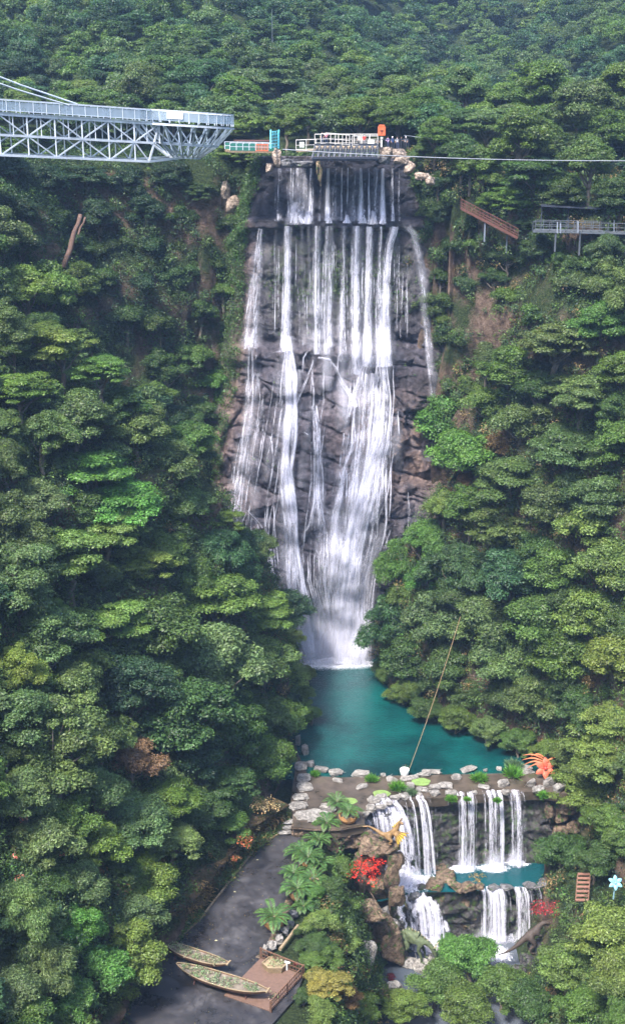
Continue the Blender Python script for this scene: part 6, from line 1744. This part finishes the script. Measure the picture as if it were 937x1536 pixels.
# ================================================================== flower sculptures
def star_flower(name, q, R, n, m1, m2, label, tiltz=-.35, stem=0):
    R0 = R
    q = V3(q); t = empty(name, q - V3((0, 0, R + stem)), label, 'sculpture')
    Rm = Matrix.Rotation(tiltz, 3, 'X')
    for k in range(n):
        a = math.pi / 2 + 6.283 * k / n; dirn = V3((math.cos(a), 0, math.sin(a))); sd = V3((-math.sin(a), 0, math.cos(a)))
        mb = MB(); m = 9; vs = []
        for i in range(m + 1):
            u = i / m; w_ = R * .27 * math.sin(math.pi * min(1, .12 + u * .88)) ** .8 * (1 if u < 1 else 0)
            c_ = dirn * (R * (.12 + .9 * u)) + V3((0, -R * (.16 * math.sin(u * 2.6)), 0))
            for s_, dpt in ((-1, 0), (0, .09 * R), (1, 0)): vs.append(q + Rm @ (c_ + sd * w_ * s_ + V3((0, dpt, 0))))
            for s_, dpt in ((1, .05), (0, .09 * R + .05), (-1, .05)): vs.append(q + Rm @ (c_ + sd * w_ * s_ + V3((0, dpt, 0))))
        fs = []
        for i in range(m):
            for j in range(6): fs.append((i * 6 + j, i * 6 + (j + 1) % 6, (i + 1) * 6 + (j + 1) % 6, (i + 1) * 6 + j))
        mb.add(vs, fs); part(mb, 'petal', m1, t, True)
    mb = MB(); mb.lathe(q + Rm @ V3((0, -.12 * R, 0)) - V3((0, 0, .15 * R)), [(.001, 0), (.14 * R, .05 * R), (.18 * R, .15 * R), (.12 * R, .26 * R), (.001, .3 * R)], 10); part(mb, 'centre', m2, t, True)
    mb = MB(); mb.tube([q + V3((0, .1, 0)), q - V3((0, -.15, R + stem))], .1, 7); part(mb, 'stalk', m2, t)
    return t
M_FLOW = mat_simple('coral_paint', (.52, .12, .065), .6, var=.35, scale=4); M_FLOWC = mat_simple('red_centre', (.60, .05, .04), .5)
M_FLOWB = mat_simple('orange_blade', (.50, .15, .06), .6)
M_BLUE = mat_simple('pale_blue_paint', (.20, .44, .56), .5); M_BLUEC = mat_simple('grey_blue', (.2, .34, .4), .5)
fl_ = star_flower('flower_sculpture', pz(817, 1152, 1.5), 1.5, 6, M_FLOW, M_FLOWC, 'giant coral orange flower sculpture on the rocks by the pool')
star_flower('flower_sculpture', P(922, 1324, 151), .9, 6, M_BLUE, M_BLUEC, 'giant pale blue flower sculpture at the right edge', -.55, 1.5)
for k, (ln, ang, z0) in enumerate([(3.0, 2.95, .9), (3.0, 3.1, .6), (2.7, 3.25, .35), (2.3, 3.4, .1), (1.9, 3.0, 1.2), (3.2, .12, .6), (2.8, .0, .3)]):
    a = pz(817, 1150, 1.6) + V3((0, .5, z0 - .2)); d_ = V3((math.cos(ang), .25, math.sin(ang))); mb = MB()
    mb.tube([a + d_ * ln * i / 8 + V3((0, 0, .4 * math.sin(math.pi * i / 8) - .25 * (i / 8) ** 2)) for i in range(9)], [.04, .08, .12, .13, .12, .10, .07, .05, .02], 6)
    part(mb, 'leaf_blade', M_FLOWB, fl_, True)
accent('dry_fronds', 856, 1156, 1.0, 17, [(.42, .22, .09), (.34, .15, .06), (.5, .34, .2)], 'dry orange brown fronds right of the flower sculpture', 'plant', None, .26, 15, n=8, squash=.5)
rock('white_stone', pz(862, 1162, .6), (1.3, 1, .8), 990, M_WHITEP, 'white stone lying among the dry orange fronds', 'stone')

# ================================================================== creatures (statues)
def creature(name, joints, edges, mat, loc, rz, scale, label, root):
    names = list(joints)
    me = bpy.data.meshes.new(name); me.from_pydata([V3(joints[n_][0]) * scale for n_ in names], [(names.index(a), names.index(b)) for a, b in edges], [])
    o = bpy.data.objects.new('tmp', me); C.objects.link(o); o.modifiers.new('s', 'SKIN'); o.modifiers.new('u', 'SUBSURF').levels = 2
    for i, n_ in enumerate(names):
        r = joints[n_][1]; r = r if isinstance(r, tuple) else (r, r)
        me.skin_vertices[0].data[i].radius = (r[0] * scale, r[1] * scale); me.skin_vertices[0].data[i].use_root = n_ == root
    fin = bpy.data.meshes.new_from_object(o.evaluated_get(bpy.context.evaluated_depsgraph_get())); bpy.data.objects.remove(o)
    fin.name = 'body'; fin.materials.clear(); fin.materials.append(mat); fin.polygons.foreach_set('use_smooth', [True] * len(fin.polygons))
    t = empty(name, loc, label, 'statue'); t.rotation_euler = (0, 0, rz)
    b_ = bpy.data.objects.new('body', fin); C.objects.link(b_); b_.parent = t
    return t
def child_mesh(t, mb, name, mat, smooth=True):
    me = mesh_from(name, mb.v, mb.f, smooth); me.materials.append(mat); o = bpy.data.objects.new(name, me); C.objects.link(o); o.parent = t; return o
M_GRN = mat_simple('mossy_green', (.075, .095, .045), .7, var=.5, scale=2.5, bstr=.6); M_DKD = mat_simple('dark_hide', (.055, .040, .032), .7, var=.4, scale=3, bstr=.6)
M_BRZ = mat_simple('ochre_hide', (.20, .12, .05), .6, var=.5, scale=2.5, bstr=.6); M_WING = mat_simple('yellow_wing', (.52, .36, .05), .5, var=.4, scale=2); M_BONE = mat_simple('bone', (.35, .3, .2), .6)
def legs(J, E, tag_, hipn, pts, rads):
    prev = hipn
    for i, (p_, r_) in enumerate(zip(pts, rads)): n_ = f'{tag_}{i}'; J[n_] = (p_, r_); E.append((prev, n_)); prev = n_
# green quadruped bending to the stream
J = {'hip': ((-1.2, 0, 2.95), (.55, .6)), 'mid': ((-.3, 0, 3.2), (.62, .7)), 'sh': ((.7, 0, 2.95), (.5, .55)), 'n1': ((1.4, 0, 2.65), .36), 'n2': ((1.95, 0, 2.2), .3), 'hd': ((2.3, 0, 1.75), (.3, .32)), 'sn': ((2.5, 0, 1.2), .2), 'sn2': ((2.58, 0, .95), .12),
     't1': ((-2.0, .1, 2.6), .34), 't2': ((-2.6, .3, 1.9), .22), 't3': ((-2.9, .5, 1.1), .12), 't4': ((-3.0, .7, .5), .05)}
E = [('hip', 'mid'), ('mid', 'sh'), ('sh', 'n1'), ('n1', 'n2'), ('n2', 'hd'), ('hd', 'sn'), ('sn', 'sn2'), ('hip', 't1'), ('t1', 't2'), ('t2', 't3'), ('t3', 't4')]
for s_ in (-1, 1):
    legs(J, E, f'h{s_}_', 'hip', [(-1.15, .55 * s_, 2.5), (-.65, .65 * s_, 1.75), (-1.25, .65 * s_, .95), (-1.1, .65 * s_, .18), (-.7, .68 * s_, .1)], [.42, .3, .17, .15, .12])
    legs(J, E, f'f{s_}_', 'sh', [(.75, .5 * s_, 2.4), (.55, .55 * s_, 1.6), (.95, .55 * s_, .85), (1.0, .55 * s_, .18), (1.4, .55 * s_, .1)], [.32, .22, .15, .13, .1])
q = pz(622, 1437, -18.3)
t = creature('horned_creature', J, E, M_GRN, q, -.45, 1.12, 'mossy green horned creature statue bending towards the foaming stream', 'mid')
for s_ in (-1, 1):
    mb = MB(); mb.tube([V3((2.3, .15 * s_, 2.05)) * 1.12, V3((2.45, .35 * s_, 2.5)) * 1.12, V3((2.75, .4 * s_, 2.9)) * 1.12], [.11, .08, .02], 7); child_mesh(t, mb, 'horn', M_BONE)
mb = MB()
for i in range(12):
    u = i / 11; x_ = lerp(-2.3, 1.9, u); z_ = np.interp(x_, [-2.6, -2, -1.2, -.3, .7, 1.4, 1.95], [2.1, 2.9, 3.5, 3.85, 3.45, 2.98, 2.5]) * 1.12
    mb.tube([(x_ * 1.12, 0, z_ - .15), (x_ * 1.12 - .1, 0, z_ + .28)], [.13, .01], 5)
child_mesh(t, mb, 'crest', M_BONE)
# dark two legged dinosaur
J = {'hip': ((0, 0, 2.6), (.55, .6)), 'ch': ((.8, 0, 3.3), (.5, .55)), 'nk': ((1.25, 0, 4.0), .32), 'hd': ((1.7, 0, 4.45), (.34, .36)), 'sn': ((2.35, 0, 4.35), .24), 'sn2': ((2.7, 0, 4.2), .14),
     't1': ((-.8, 0, 2.0), .42), 't2': ((-1.6, 0, 1.2), .3), 't3': ((-2.4, .1, .5), .2), 't4': ((-3.2, .2, .0), .12), 't5': ((-4.0, .3, -.3), .05)}
E = [('hip', 'ch'), ('ch', 'nk'), ('nk', 'hd'), ('hd', 'sn'), ('sn', 'sn2'), ('hip', 't1'), ('t1', 't2'), ('t2', 't3'), ('t3', 't4'), ('t4', 't5')]
for s_ in (-1, 1):
    legs(J, E, f'h{s_}_', 'hip', [(.15, .45 * s_, 2.2), (.65, .5 * s_, 1.45), (0, .5 * s_, .8), (.2, .5 * s_, .12), (.65, .5 * s_, .08)], [.42, .32, .17, .13, .1])
    legs(J, E, f'f{s_}_', 'ch', [(1.05, .4 * s_, 3.0), (1.3, .45 * s_, 2.7), (1.55, .42 * s_, 2.85)], [.16, .1, .06])
q = P(792, 1428, 163.5)
t = creature('dinosaur', J, E, M_DKD, q, .12, .98, 'dark brown two legged dinosaur statue standing on dark rock by the lowest fall', 'hip')
mb = MB(); mb.tube([(1.8, 0, 4.12), (2.3, 0, 3.95), (2.6, 0, 3.9)], [.16, .12, .05], 7); child_mesh(t, mb, 'lower_jaw', M_DKD)
# winged creature on the tower
J = {'hip': ((-.3, 0, 1.0), (.4, .42)), 'ch': ((.45, 0, 1.7), (.42, .46)), 'nk': ((.85, -.1, 2.4), .22), 'n2': ((1.05, -.15, 2.95), .19), 'hd': ((1.2, -.3, 3.3), (.24, .26)), 'sn': ((1.55, -.6, 3.2), .13),
     't1': ((-1.1, .1, 1.0), .3), 't2': ((-2.0, .2, 1.5), .2), 't3': ((-2.9, .2, 1.9), .13), 't4': ((-3.7, .1, 1.8), .05)}
E = [('hip', 'ch'), ('ch', 'nk'), ('nk', 'n2'), ('n2', 'hd'), ('hd', 'sn'), ('hip', 't1'), ('t1', 't2'), ('t2', 't3'), ('t3', 't4')]
for s_ in (-1, 1):
    legs(J, E, f'h{s_}_', 'hip', [(-.2, .4 * s_, .8), (.2, .5 * s_, .5), (-.2, .5 * s_, .2), (.15, .5 * s_, .05)], [.28, .2, .12, .1])
    legs(J, E, f'f{s_}_', 'ch', [(.65, .35 * s_, 1.3), (.7, .42 * s_, .7), (.95, .42 * s_, .15)], [.18, .13, .09])
q = P(586, 1264, TW - 1.0)
t = creature('winged_creature', J, E, M_BRZ, q, -.2, 1.0, 'ochre winged dragon like statue with yellow wings on the brown rock tower', 'ch')
for s_ in (-1, 1):
    root = V3((.45, .3 * s_, 2.0)); n = 6
    tips = [root + V3((1.9 - .27 * k, .5 * s_, .15 - .46 * k)) for k in range(n)] if s_ < 0 else [root + V3((.9 - .3 * k, 1.2, 1.1 - .35 * k)) for k in range(n)]
    mb = MB(); th = V3((0, .05, 0)); m_ = 2 * n - 1
    rimp = []
    for k in range(n):
        rimp.append(tips[k])
        if k < n - 1: rimp.append(lerp((tips[k] + tips[k + 1]) / 2, root, .22))
    vs = [root] + rimp + [root + th] + [v + th for v in rimp]
    fs = [(0, i, i + 1) for i in range(1, m_)] + [(m_ + 1, m_ + 2 + i, m_ + 1 + i) for i in range(1, m_)] + [(i, m_ + 1 + i, m_ + 2 + i, i + 1) for i in range(1, m_)] + [(0, m_ + 1, m_ + 2, 1), (0, m_, 2 * m_ + 1, m_ + 1)]
    mb.add(vs, fs); wg = child_mesh(t, mb, 'wing', M_WING, False)
    mb = MB()
    for v in tips: mb.tube([root - th, lerp(root, v, .5) - th, v - th], [.09, .06, .03], 5)
    child_mesh(wg, mb, 'wing_bones', M_BRZ)
mb = MB(); mb.tube([(1.15, -.3, 3.45), (.95, -.1, 3.8)], [.08, .01], 5); mb.tube([(1.3, -.2, 3.45), (1.2, .1, 3.8)], [.08, .01], 5); child_mesh(t, mb, 'horns', M_DKD)

# ================================================================== wooden steps at the right
t = empty('wooden_steps', P(873, 1352, 154.5), 'small flight of reddish wooden steps under the dark tree at right', 'stairs')
a, b = P(872, 1350, 155.5), P(875, 1311, 159)
for i in range(7):
    mb = MB(); q = lerp(a, b, i / 6); mb.box(q, (1.5, .4, .12)); part(mb, 'step', mat_simple('step_wood%d' % i, (.20, .10, .07), .7) if i == 0 else bpy.data.materials['step_wood0'], t)
for s_ in (-.78, .78):
    mb = MB(); mb.bar(a + V3((s_, 0, -.15)), b + V3((s_, 0, -.15)), .14, .3); part(mb, 'stringer', M_WOOD, t)
# ================================================================== boat planters
def boat(name, pa, pb, z, width, label):
    A_, B_ = pz(*pa, z), pz(*pb, z); ax_ = (B_ - A_); L_ = ax_.length; ax_.normalize(); sd = V3((-ax_.y, ax_.x, 0)).normalized()
    if sd.y < 0: sd = -sd
    c_ = (A_ + B_) / 2; t = empty(name, (c_.x, c_.y, RZ), label, 'boat planter', 'boat shaped planters on the road')
    m = 24; outer, rim = [], []
    H_ = .75
    def hw(u): return max(.06, width / 2 * (1 - abs(2 * u - 1) ** 2.6) ** .8) if u > .5 or True else 0
    def sheer(u): return .38 * abs(2 * u - 1) ** 2.4
    mb = MB(); vs = []
    K = 9
    for i in range(m + 1):
        u = i / m; w_ = hw(u); w_ = max(w_, .22) if u > .9 else w_
        for k in range(K):
            a = math.pi * k / (K - 1); yy = -math.cos(a) * w_; zz = -math.sin(a) ** .7 * H_ * (1 - .75 * abs(2 * u - 1) ** 4)
            vs.append(A_ + ax_ * L_ * u + sd * yy + V3((0, 0, sheer(u) + zz)))
    fs = [(i * K + k, i * K + k + 1, (i + 1) * K + k + 1, (i + 1) * K + k) for i in range(m) for k in range(K - 1)]
    fs += [tuple(range(K)), tuple(m * K + k for k in range(K))[::-1]]
    mb.add(vs, fs); part(mb, 'hull', M_WOOD, t, True)
    for k_ in (0, K - 1):
        mb = MB(); mb.tube([vs[i * K + k_] + V3((0, 0, .03)) for i in range(m + 1)], .055, 6); part(mb, 'gunwale', M_WOODL, t)
    mb = MB(); top = []
    for i in range(m + 1):
        for k_ in (0, K - 1): v = vs[i * K + k_]; top.append(lerp(v, A_ + ax_ * L_ * i / m + V3((0, 0, v.z - A_.z)), .06) - V3((0, 0, .12)))
    mb.add(top, [(2 * i, 2 * i + 1, 2 * i + 3, 2 * i + 2) for i in range(m)]); part(mb, 'soil', M_BARK, t)
    for u in (.22, .78):
        mb = MB(); q = A_ + ax_ * L_ * u; z0 = RZ
        for s_ in (-1, 1): mb.bar(V3((q.x, q.y, q.z - .5)) + sd * s_ * .25, V3((q.x, q.y, z0)) + sd * s_ * .55, .12)
        mb.bar(V3((q.x, q.y, q.z - .55)) - sd * .5, V3((q.x, q.y, q.z - .55)) + sd * .5, .14); part(mb, 'trestle', M_RUST, t)
    mb = MB()
    e_ = B_ + V3((0, 0, .42)); mb.bar(e_ - sd * .42, e_ + sd * .42, .16, .12); part(mb, 'stern_board', M_WOODL, t)
    rg = random.Random(int(L_ * 100)); bl = []
    for i in range(95):
        u = rg.uniform(.06, .92); yy = rg.uniform(-.75, .75) * hw(u); p_ = A_ + ax_ * L_ * u + sd * yy + V3((0, 0, sheer(u) + .06)); bl.append((p_[:], rg.uniform(.26, .46)))
    return bl
bl = boat('boat_planter', (244, 1415), (343, 1449), RZ + 1.15, 1.7, 'upper wooden boat planter with clipped bow by the bank')
leafmass('succulents', 'grey green and pink succulents in the upper boat planter', 'plants', bl, [(.20, .28, .13), (.13, .2, .08), (.28, .2, .16), (.36, .36, .26)], .15, .8, seed=61, kind='stuff')
bl = boat('boat_planter', (265, 1449), (402, 1490), RZ + 1.25, 2.1, 'lower longer wooden boat planter reaching the deck')
leafmass('succulents', 'grey green succulents in the lower boat planter', 'plants', bl, [(.18, .30, .16), (.12, .22, .09), (.26, .19, .14), (.34, .36, .25)], .16, .8, seed=62, kind='stuff')

# information board
q = pz(230, 1466, RZ); t = empty('information_board', q, 'dark red information board with white symbol beside the bank', 'sign')
Rz = .12
def sb(dx_, dz_, w_, h_, name, mat, dy=0.0, th=.05):
    mb = MB(); c_ = q + V3((dx_ * math.cos(Rz) , dx_ * math.sin(Rz) + dy, dz_)); mb.box(c_, (w_, th, h_), Rz); return part(mb, name, mat, t)
M_BRD = mat_simple('dark_red_board', (.12, .022, .02), .5); M_BRB = mat_simple('board_blue', (.10, .32, .42), .5)
sb(0, 1.1, 1.25, 1.75, 'panel', M_BRD, 0, .1)
for s_ in (-.5, .5): sb(s_, .15, .1, .5, 'leg', M_DARK)
sb(-.02, 1.62, .13, .30, 'symbol', M_WHITEP, -.07, .03)
for k in range(5): sb(-.3 + k * .15, 1.12, .10, .17, 'letter', M_WHITEP, -.07, .03)
sb(0, .93, .7, .05, 'text_line', M_WHITEP, -.07, .03)
mb = MB(); z = q + V3((-.62, -.16, .28)); mb.add([z, z + V3((.9, .1, 0)), z + V3((.45, .05, .16)), z + V3((.15, .02, .38)), z + V3((0, 0, .48))] + [v + V3((0, .04, 0)) for v in (z, z + V3((.9, .1, 0)), z + V3((.45, .05, .16)), z + V3((.15, .02, .38)), z + V3((0, 0, .48)))],
    [(0, 1, 2, 3, 4), (9, 8, 7, 6, 5), (0, 5, 6, 1), (1, 6, 7, 2), (2, 7, 8, 3), (3, 8, 9, 4), (4, 9, 5, 0)]); part(mb, 'blue_wave', M_BRB, t)
# small round lamps / leaves on the road
for k, (px, py, lb) in enumerate([(386, 1290, 'small yellow fallen leaf near the top of the road'), (321, 1349, 'small yellow fallen leaf by the kerb'), (324, 1411, 'pale fallen leaf in the middle of the road'), (352, 1338, 'tiny pale fallen leaf on upper road')]):
    q = pz(px, py, RZ + .02); mb = MB(); mb.add([q + V3(v) for v in ((-.16, 0, .01), (0, -.09, .05), (.17, .02, .01), (0, .1, .04), (0, 0, -.005))], [(0, 1, 2, 3), (0, 4, 1), (1, 4, 2), (2, 4, 3), (3, 4, 0)])
    tag(mb.build('fallen_leaf', mat_simple('leaf_y%d' % k, (.6, .55, .3), .7), origin=q), lb, 'leaf')

# ================================================================== timber deck with railing
q4 = [pz(*p_, RZ) for p_ in ((391, 1438), (455, 1464), (406, 1518), (336, 1494))]
t = empty('timber_deck', (q4[0] + q4[2]) / 2, 'reddish timber deck with brown railing at the road edge', 'deck')
mb = MB(); mb.prism([(v.x, v.y) for v in q4], RZ - .25, RZ + .1); part(mb, 'deck_surface', M_DECK, t)
up_ = V3((0, 0, .1))
for (a, b) in ((q4[0], q4[1]), (q4[1], q4[2])):
    r_ = railing('railing', [a + up_, b + up_], 1.25, M_WOOD, t, 1.6, True)
    mb = MB(); n = int((b - a).length / .35)
    for i in range(n): v = lerp(a, b, (i + .5) / n) + up_; mb.bar(v + V3((0, 0, .1)), v + V3((0, 0, 1.2)), .06)
    part(mb, 'baluster_row', M_WOOD, r_)
for v in q4[:3]:
    mb = MB(); mb.bar(v + V3((0, 0, -4)), v + V3((0, 0, 1.45)), .2); part(mb, 'post', M_WOOD, t)
q = pz(413, 1452, RZ + .1); t = empty('box_planter', q, 'six sided timber planter full of leafy plants on the deck', 'planter')
mb = MB(); n = 6; mb.lathe(q, [(.001, 0), (1.35, 0), (1.5, .75), (1.38, .78), (1.32, .55), (.001, .5)], n, 1, .75); part(mb, 'box', M_WOODL, t)
leafmass('planter_greenery', 'grey green leafy plants in six sided planter', 'plants', [((q.x + dx_, q.y + dy_, q.z + .75), .42) for dx_, dy_ in ((-.7, 0), (0, .3), (.6, .1), (0, -.4), (-.4, -.3), (.5, -.4))], [(.22, .30, .14), (.13, .22, .08), (.4, .4, .28)], .18, .8, seed=63, kind='stuff')
q = pz(430, 1455, RZ + .1); mb = MB(); mb.box(q + V3((0, 0, .45)), (.16, .12, .9)); mb.box(q + V3((.05, 0, 1.0)), (.62, .1, .2), rot=Matrix.Rotation(.3, 3, 'Y')); tag(mb.build('small_signpost', M_WHITEP, origin=q), 'small pale signpost standing beside the six sided planter', 'sign')
q = pz(407, 1500, RZ + .1)
leafmass('corner_plant', 'leafy green plant at the deck end of lower boat', 'plant', [((q.x, q.y, q.z + .4), .6), ((q.x + .5, q.y + .2, q.z + .35), .45)], [(.16, .26, .10), (.2, .14, .1)], .2, .8, seed=64)
# grass and straw hanging on the bank
rng = np.random.default_rng(71); n = 30000
kx = np.array([v.x for v in kl]); ky = np.array([v.y for v in kl]); u = rng.random(n) * (len(kl) - 1); i0 = u.astype(int).clip(0, len(kl) - 2); f_ = u - i0
bx = kx[i0] * (1 - f_) + kx[i0 + 1] * f_; by = ky[i0] * (1 - f_) + ky[i0 + 1] * f_; off = rng.random(n) ** .9 * 6.0
x_ = bx - off * .9 - .1; y_ = by + off * .25; z_ = np.maximum(H(x_, y_), RZ + .1 + np.where(off < 2.4, 3.2 * np.minimum(1, (off + .05) * 8), 0) * rng.random(n)) + .1
pos = np.stack([x_, y_, z_], 1); tang = unit(np.stack([rng.normal(size=n) * .4 + .5, rng.normal(size=n) * .4 - .3, -rng.random(n) * 1.2 + .35], 1)); nr = unit(rng.normal(size=(n, 3)) + [.5, -.5, .5]); ln = rng.uniform(.3, .9, n)
clump = vnoise(x_ / 1.6, y_ / 1.6, z_ / 1.6, 5)
cc_ = np.where((clump > .15)[:, None], np.array([[.30, .19, .085]]), np.where((clump < -.2)[:, None], np.array([[.05, .085, .025]]), np.array([[.16, .125, .05]]))) * rng.uniform(.7, 1.3, (n, 1))
me = quads_mesh('dry_grass', leaf_quads(pos, nr, ln, ln * .12, rng, tang), cc_); me.materials.append(LEAFV); tag(link('dry_grass', me), 'dry and green grass hanging over the roadside bank', 'grass', kind='stuff')

rng = np.random.default_rng(99); n = 900; u = rng.random(n) * (len(kl) - 1.01); i0 = u.astype(int); f_ = (u - i0)[:, None]
K_ = np.array([v[:] for v in kl]); base = K_[i0] * (1 - f_) + K_[i0 + 1] * f_
R_ = np.array([pz(a, b, RZ)[:] for a, b in RR]); tt_ = np.clip(u / (len(kl) - 1), 0, .999) * (len(R_) - 1); j0 = tt_.astype(int); g_ = (tt_ - j0)[:, None]; far_ = R_[j0] * (1 - g_) + R_[j0 + 1] * g_
w_ = (np.where(rng.random(n) < .6, rng.random(n) ** 2.5 * .35, rng.random(n)))[:, None]
pos = base * (1 - w_) + far_ * w_; pos[:, 2] = RZ + .025
sz = rng.uniform(.06, .17, n)
me = quads_mesh('leaf_litter', leaf_quads(pos, unit(rng.normal(size=(n, 3)) * .15 + [0, 0, 1]), sz, sz * .6, rng), np.array([(.20, .13, .05), (.10, .08, .03), (.28, .22, .08), (.08, .10, .03)])[rng.choice(4, n)])
me.materials.append(LEAFV); tag(link('leaf_litter', me), 'small fallen leaves scattered on the road', 'leaves', kind='stuff')
# leafy growth spilling over the kerb
n = 9000; u = rng.random(n) * (len(kl) - 1.01); i0 = u.astype(int); f_ = (u - i0)[:, None]; base = K_[i0] * (1 - f_) + K_[i0 + 1] * f_
ln_ = vnoise(base[:, 0] / 2.2, base[:, 1] / 2.2, 0, 8)
base[:, 0] += rng.normal(size=n) * .5 + ln_ * 1.0 - .5; base[:, 2] += rng.random(n) * (1.0 + .9 * ln_) + .05
keep = ln_ > -.25; base = base[keep]; n = len(base); sz = rng.uniform(.15, .4, n)
me = quads_mesh('roadside_growth', leaf_quads(base, unit(rng.normal(size=(n, 3)) + [.4, -.4, .7]), sz, sz * .45, rng, rng.normal(size=(n, 3)) + [.3, 0, -.5]), np.array([COL['green'], COL['olive'], COL['dark'], (.2, .13, .05)])[rng.choice(4, n, p=[.4, .25, .2, .15])])
me.materials.append(LEAFV); tag(link('roadside_growth', me), 'low leafy growth spilling over the kerb', 'undergrowth', kind='stuff')
# ================================================================== light and air
w = bpy.data.worlds.new("World"); SC.world = w; w.use_nodes = True
nt = w.node_tree; bg = nt.nodes['Background']
sky = nt.nodes.new('ShaderNodeTexSky'); sky.sky_type = 'NISHITA'; sky.sun_disc = False
EL, AZ = math.radians(58), math.radians(215)      # azimuth clockwise from +Y: the light comes over the left shoulder
sky.sun_elevation = EL; sky.sun_rotation = AZ
sky.dust_density = 2.0; sky.air_density = 1.0
nt.links.new(sky.outputs[0], bg.inputs[0]); bg.inputs[1].default_value = SKY_STR
sd = bpy.data.lights.new('sun', 'SUN'); so = bpy.data.objects.new('sun', sd); C.objects.link(so)
sd.energy = SUN_STR; sd.angle = math.radians(10); sd.color = (1, .96, .90)
dirv = Vector((math.sin(AZ) * math.cos(EL), math.cos(AZ) * math.cos(EL), math.sin(EL)))
so.rotation_euler = (-dirv).to_track_quat('-Z', 'Y').to_euler(); so.location = (-60, -40, 260)
SC.view_settings.view_transform = 'Standard'; SC.view_settings.look = 'None'; SC.view_settings.gamma = 1
SC.view_settings.exposure = EXPO
SC.view_settings.use_curve_mapping = False

if HAZE > 0:
    mb = MB(); mb.box((0, 1050, 190), (3200, 3100, 480))
    hm, nt, out = newmat('haze')
    pv = N(nt, 'ShaderNodeVolumePrincipled'); pv.inputs['Color'].default_value = (.42, .64, 1.0, 1); pv.inputs['Density'].default_value = HAZE
    pv.inputs['Anisotropy'].default_value = .2
    nt.links.new(pv.outputs[0], out.inputs['Volume'])
    tag(mb.build('haze', hm), 'thin bluish haze filling the gorge', kind='stuff')
cy = SC.cycles
cy.max_bounces = 6; cy.diffuse_bounces = 3; cy.glossy_bounces = 2; cy.transmission_bounces = 4; cy.volume_bounces = 0; cy.transparent_max_bounces = 32
cy.use_denoising = True
try: cy.denoiser = 'OPENIMAGEDENOISE'
except Exception: pass
cy.caustics_reflective = False; cy.caustics_refractive = False
cy.use_adaptive_sampling = True; cy.adaptive_threshold = .02
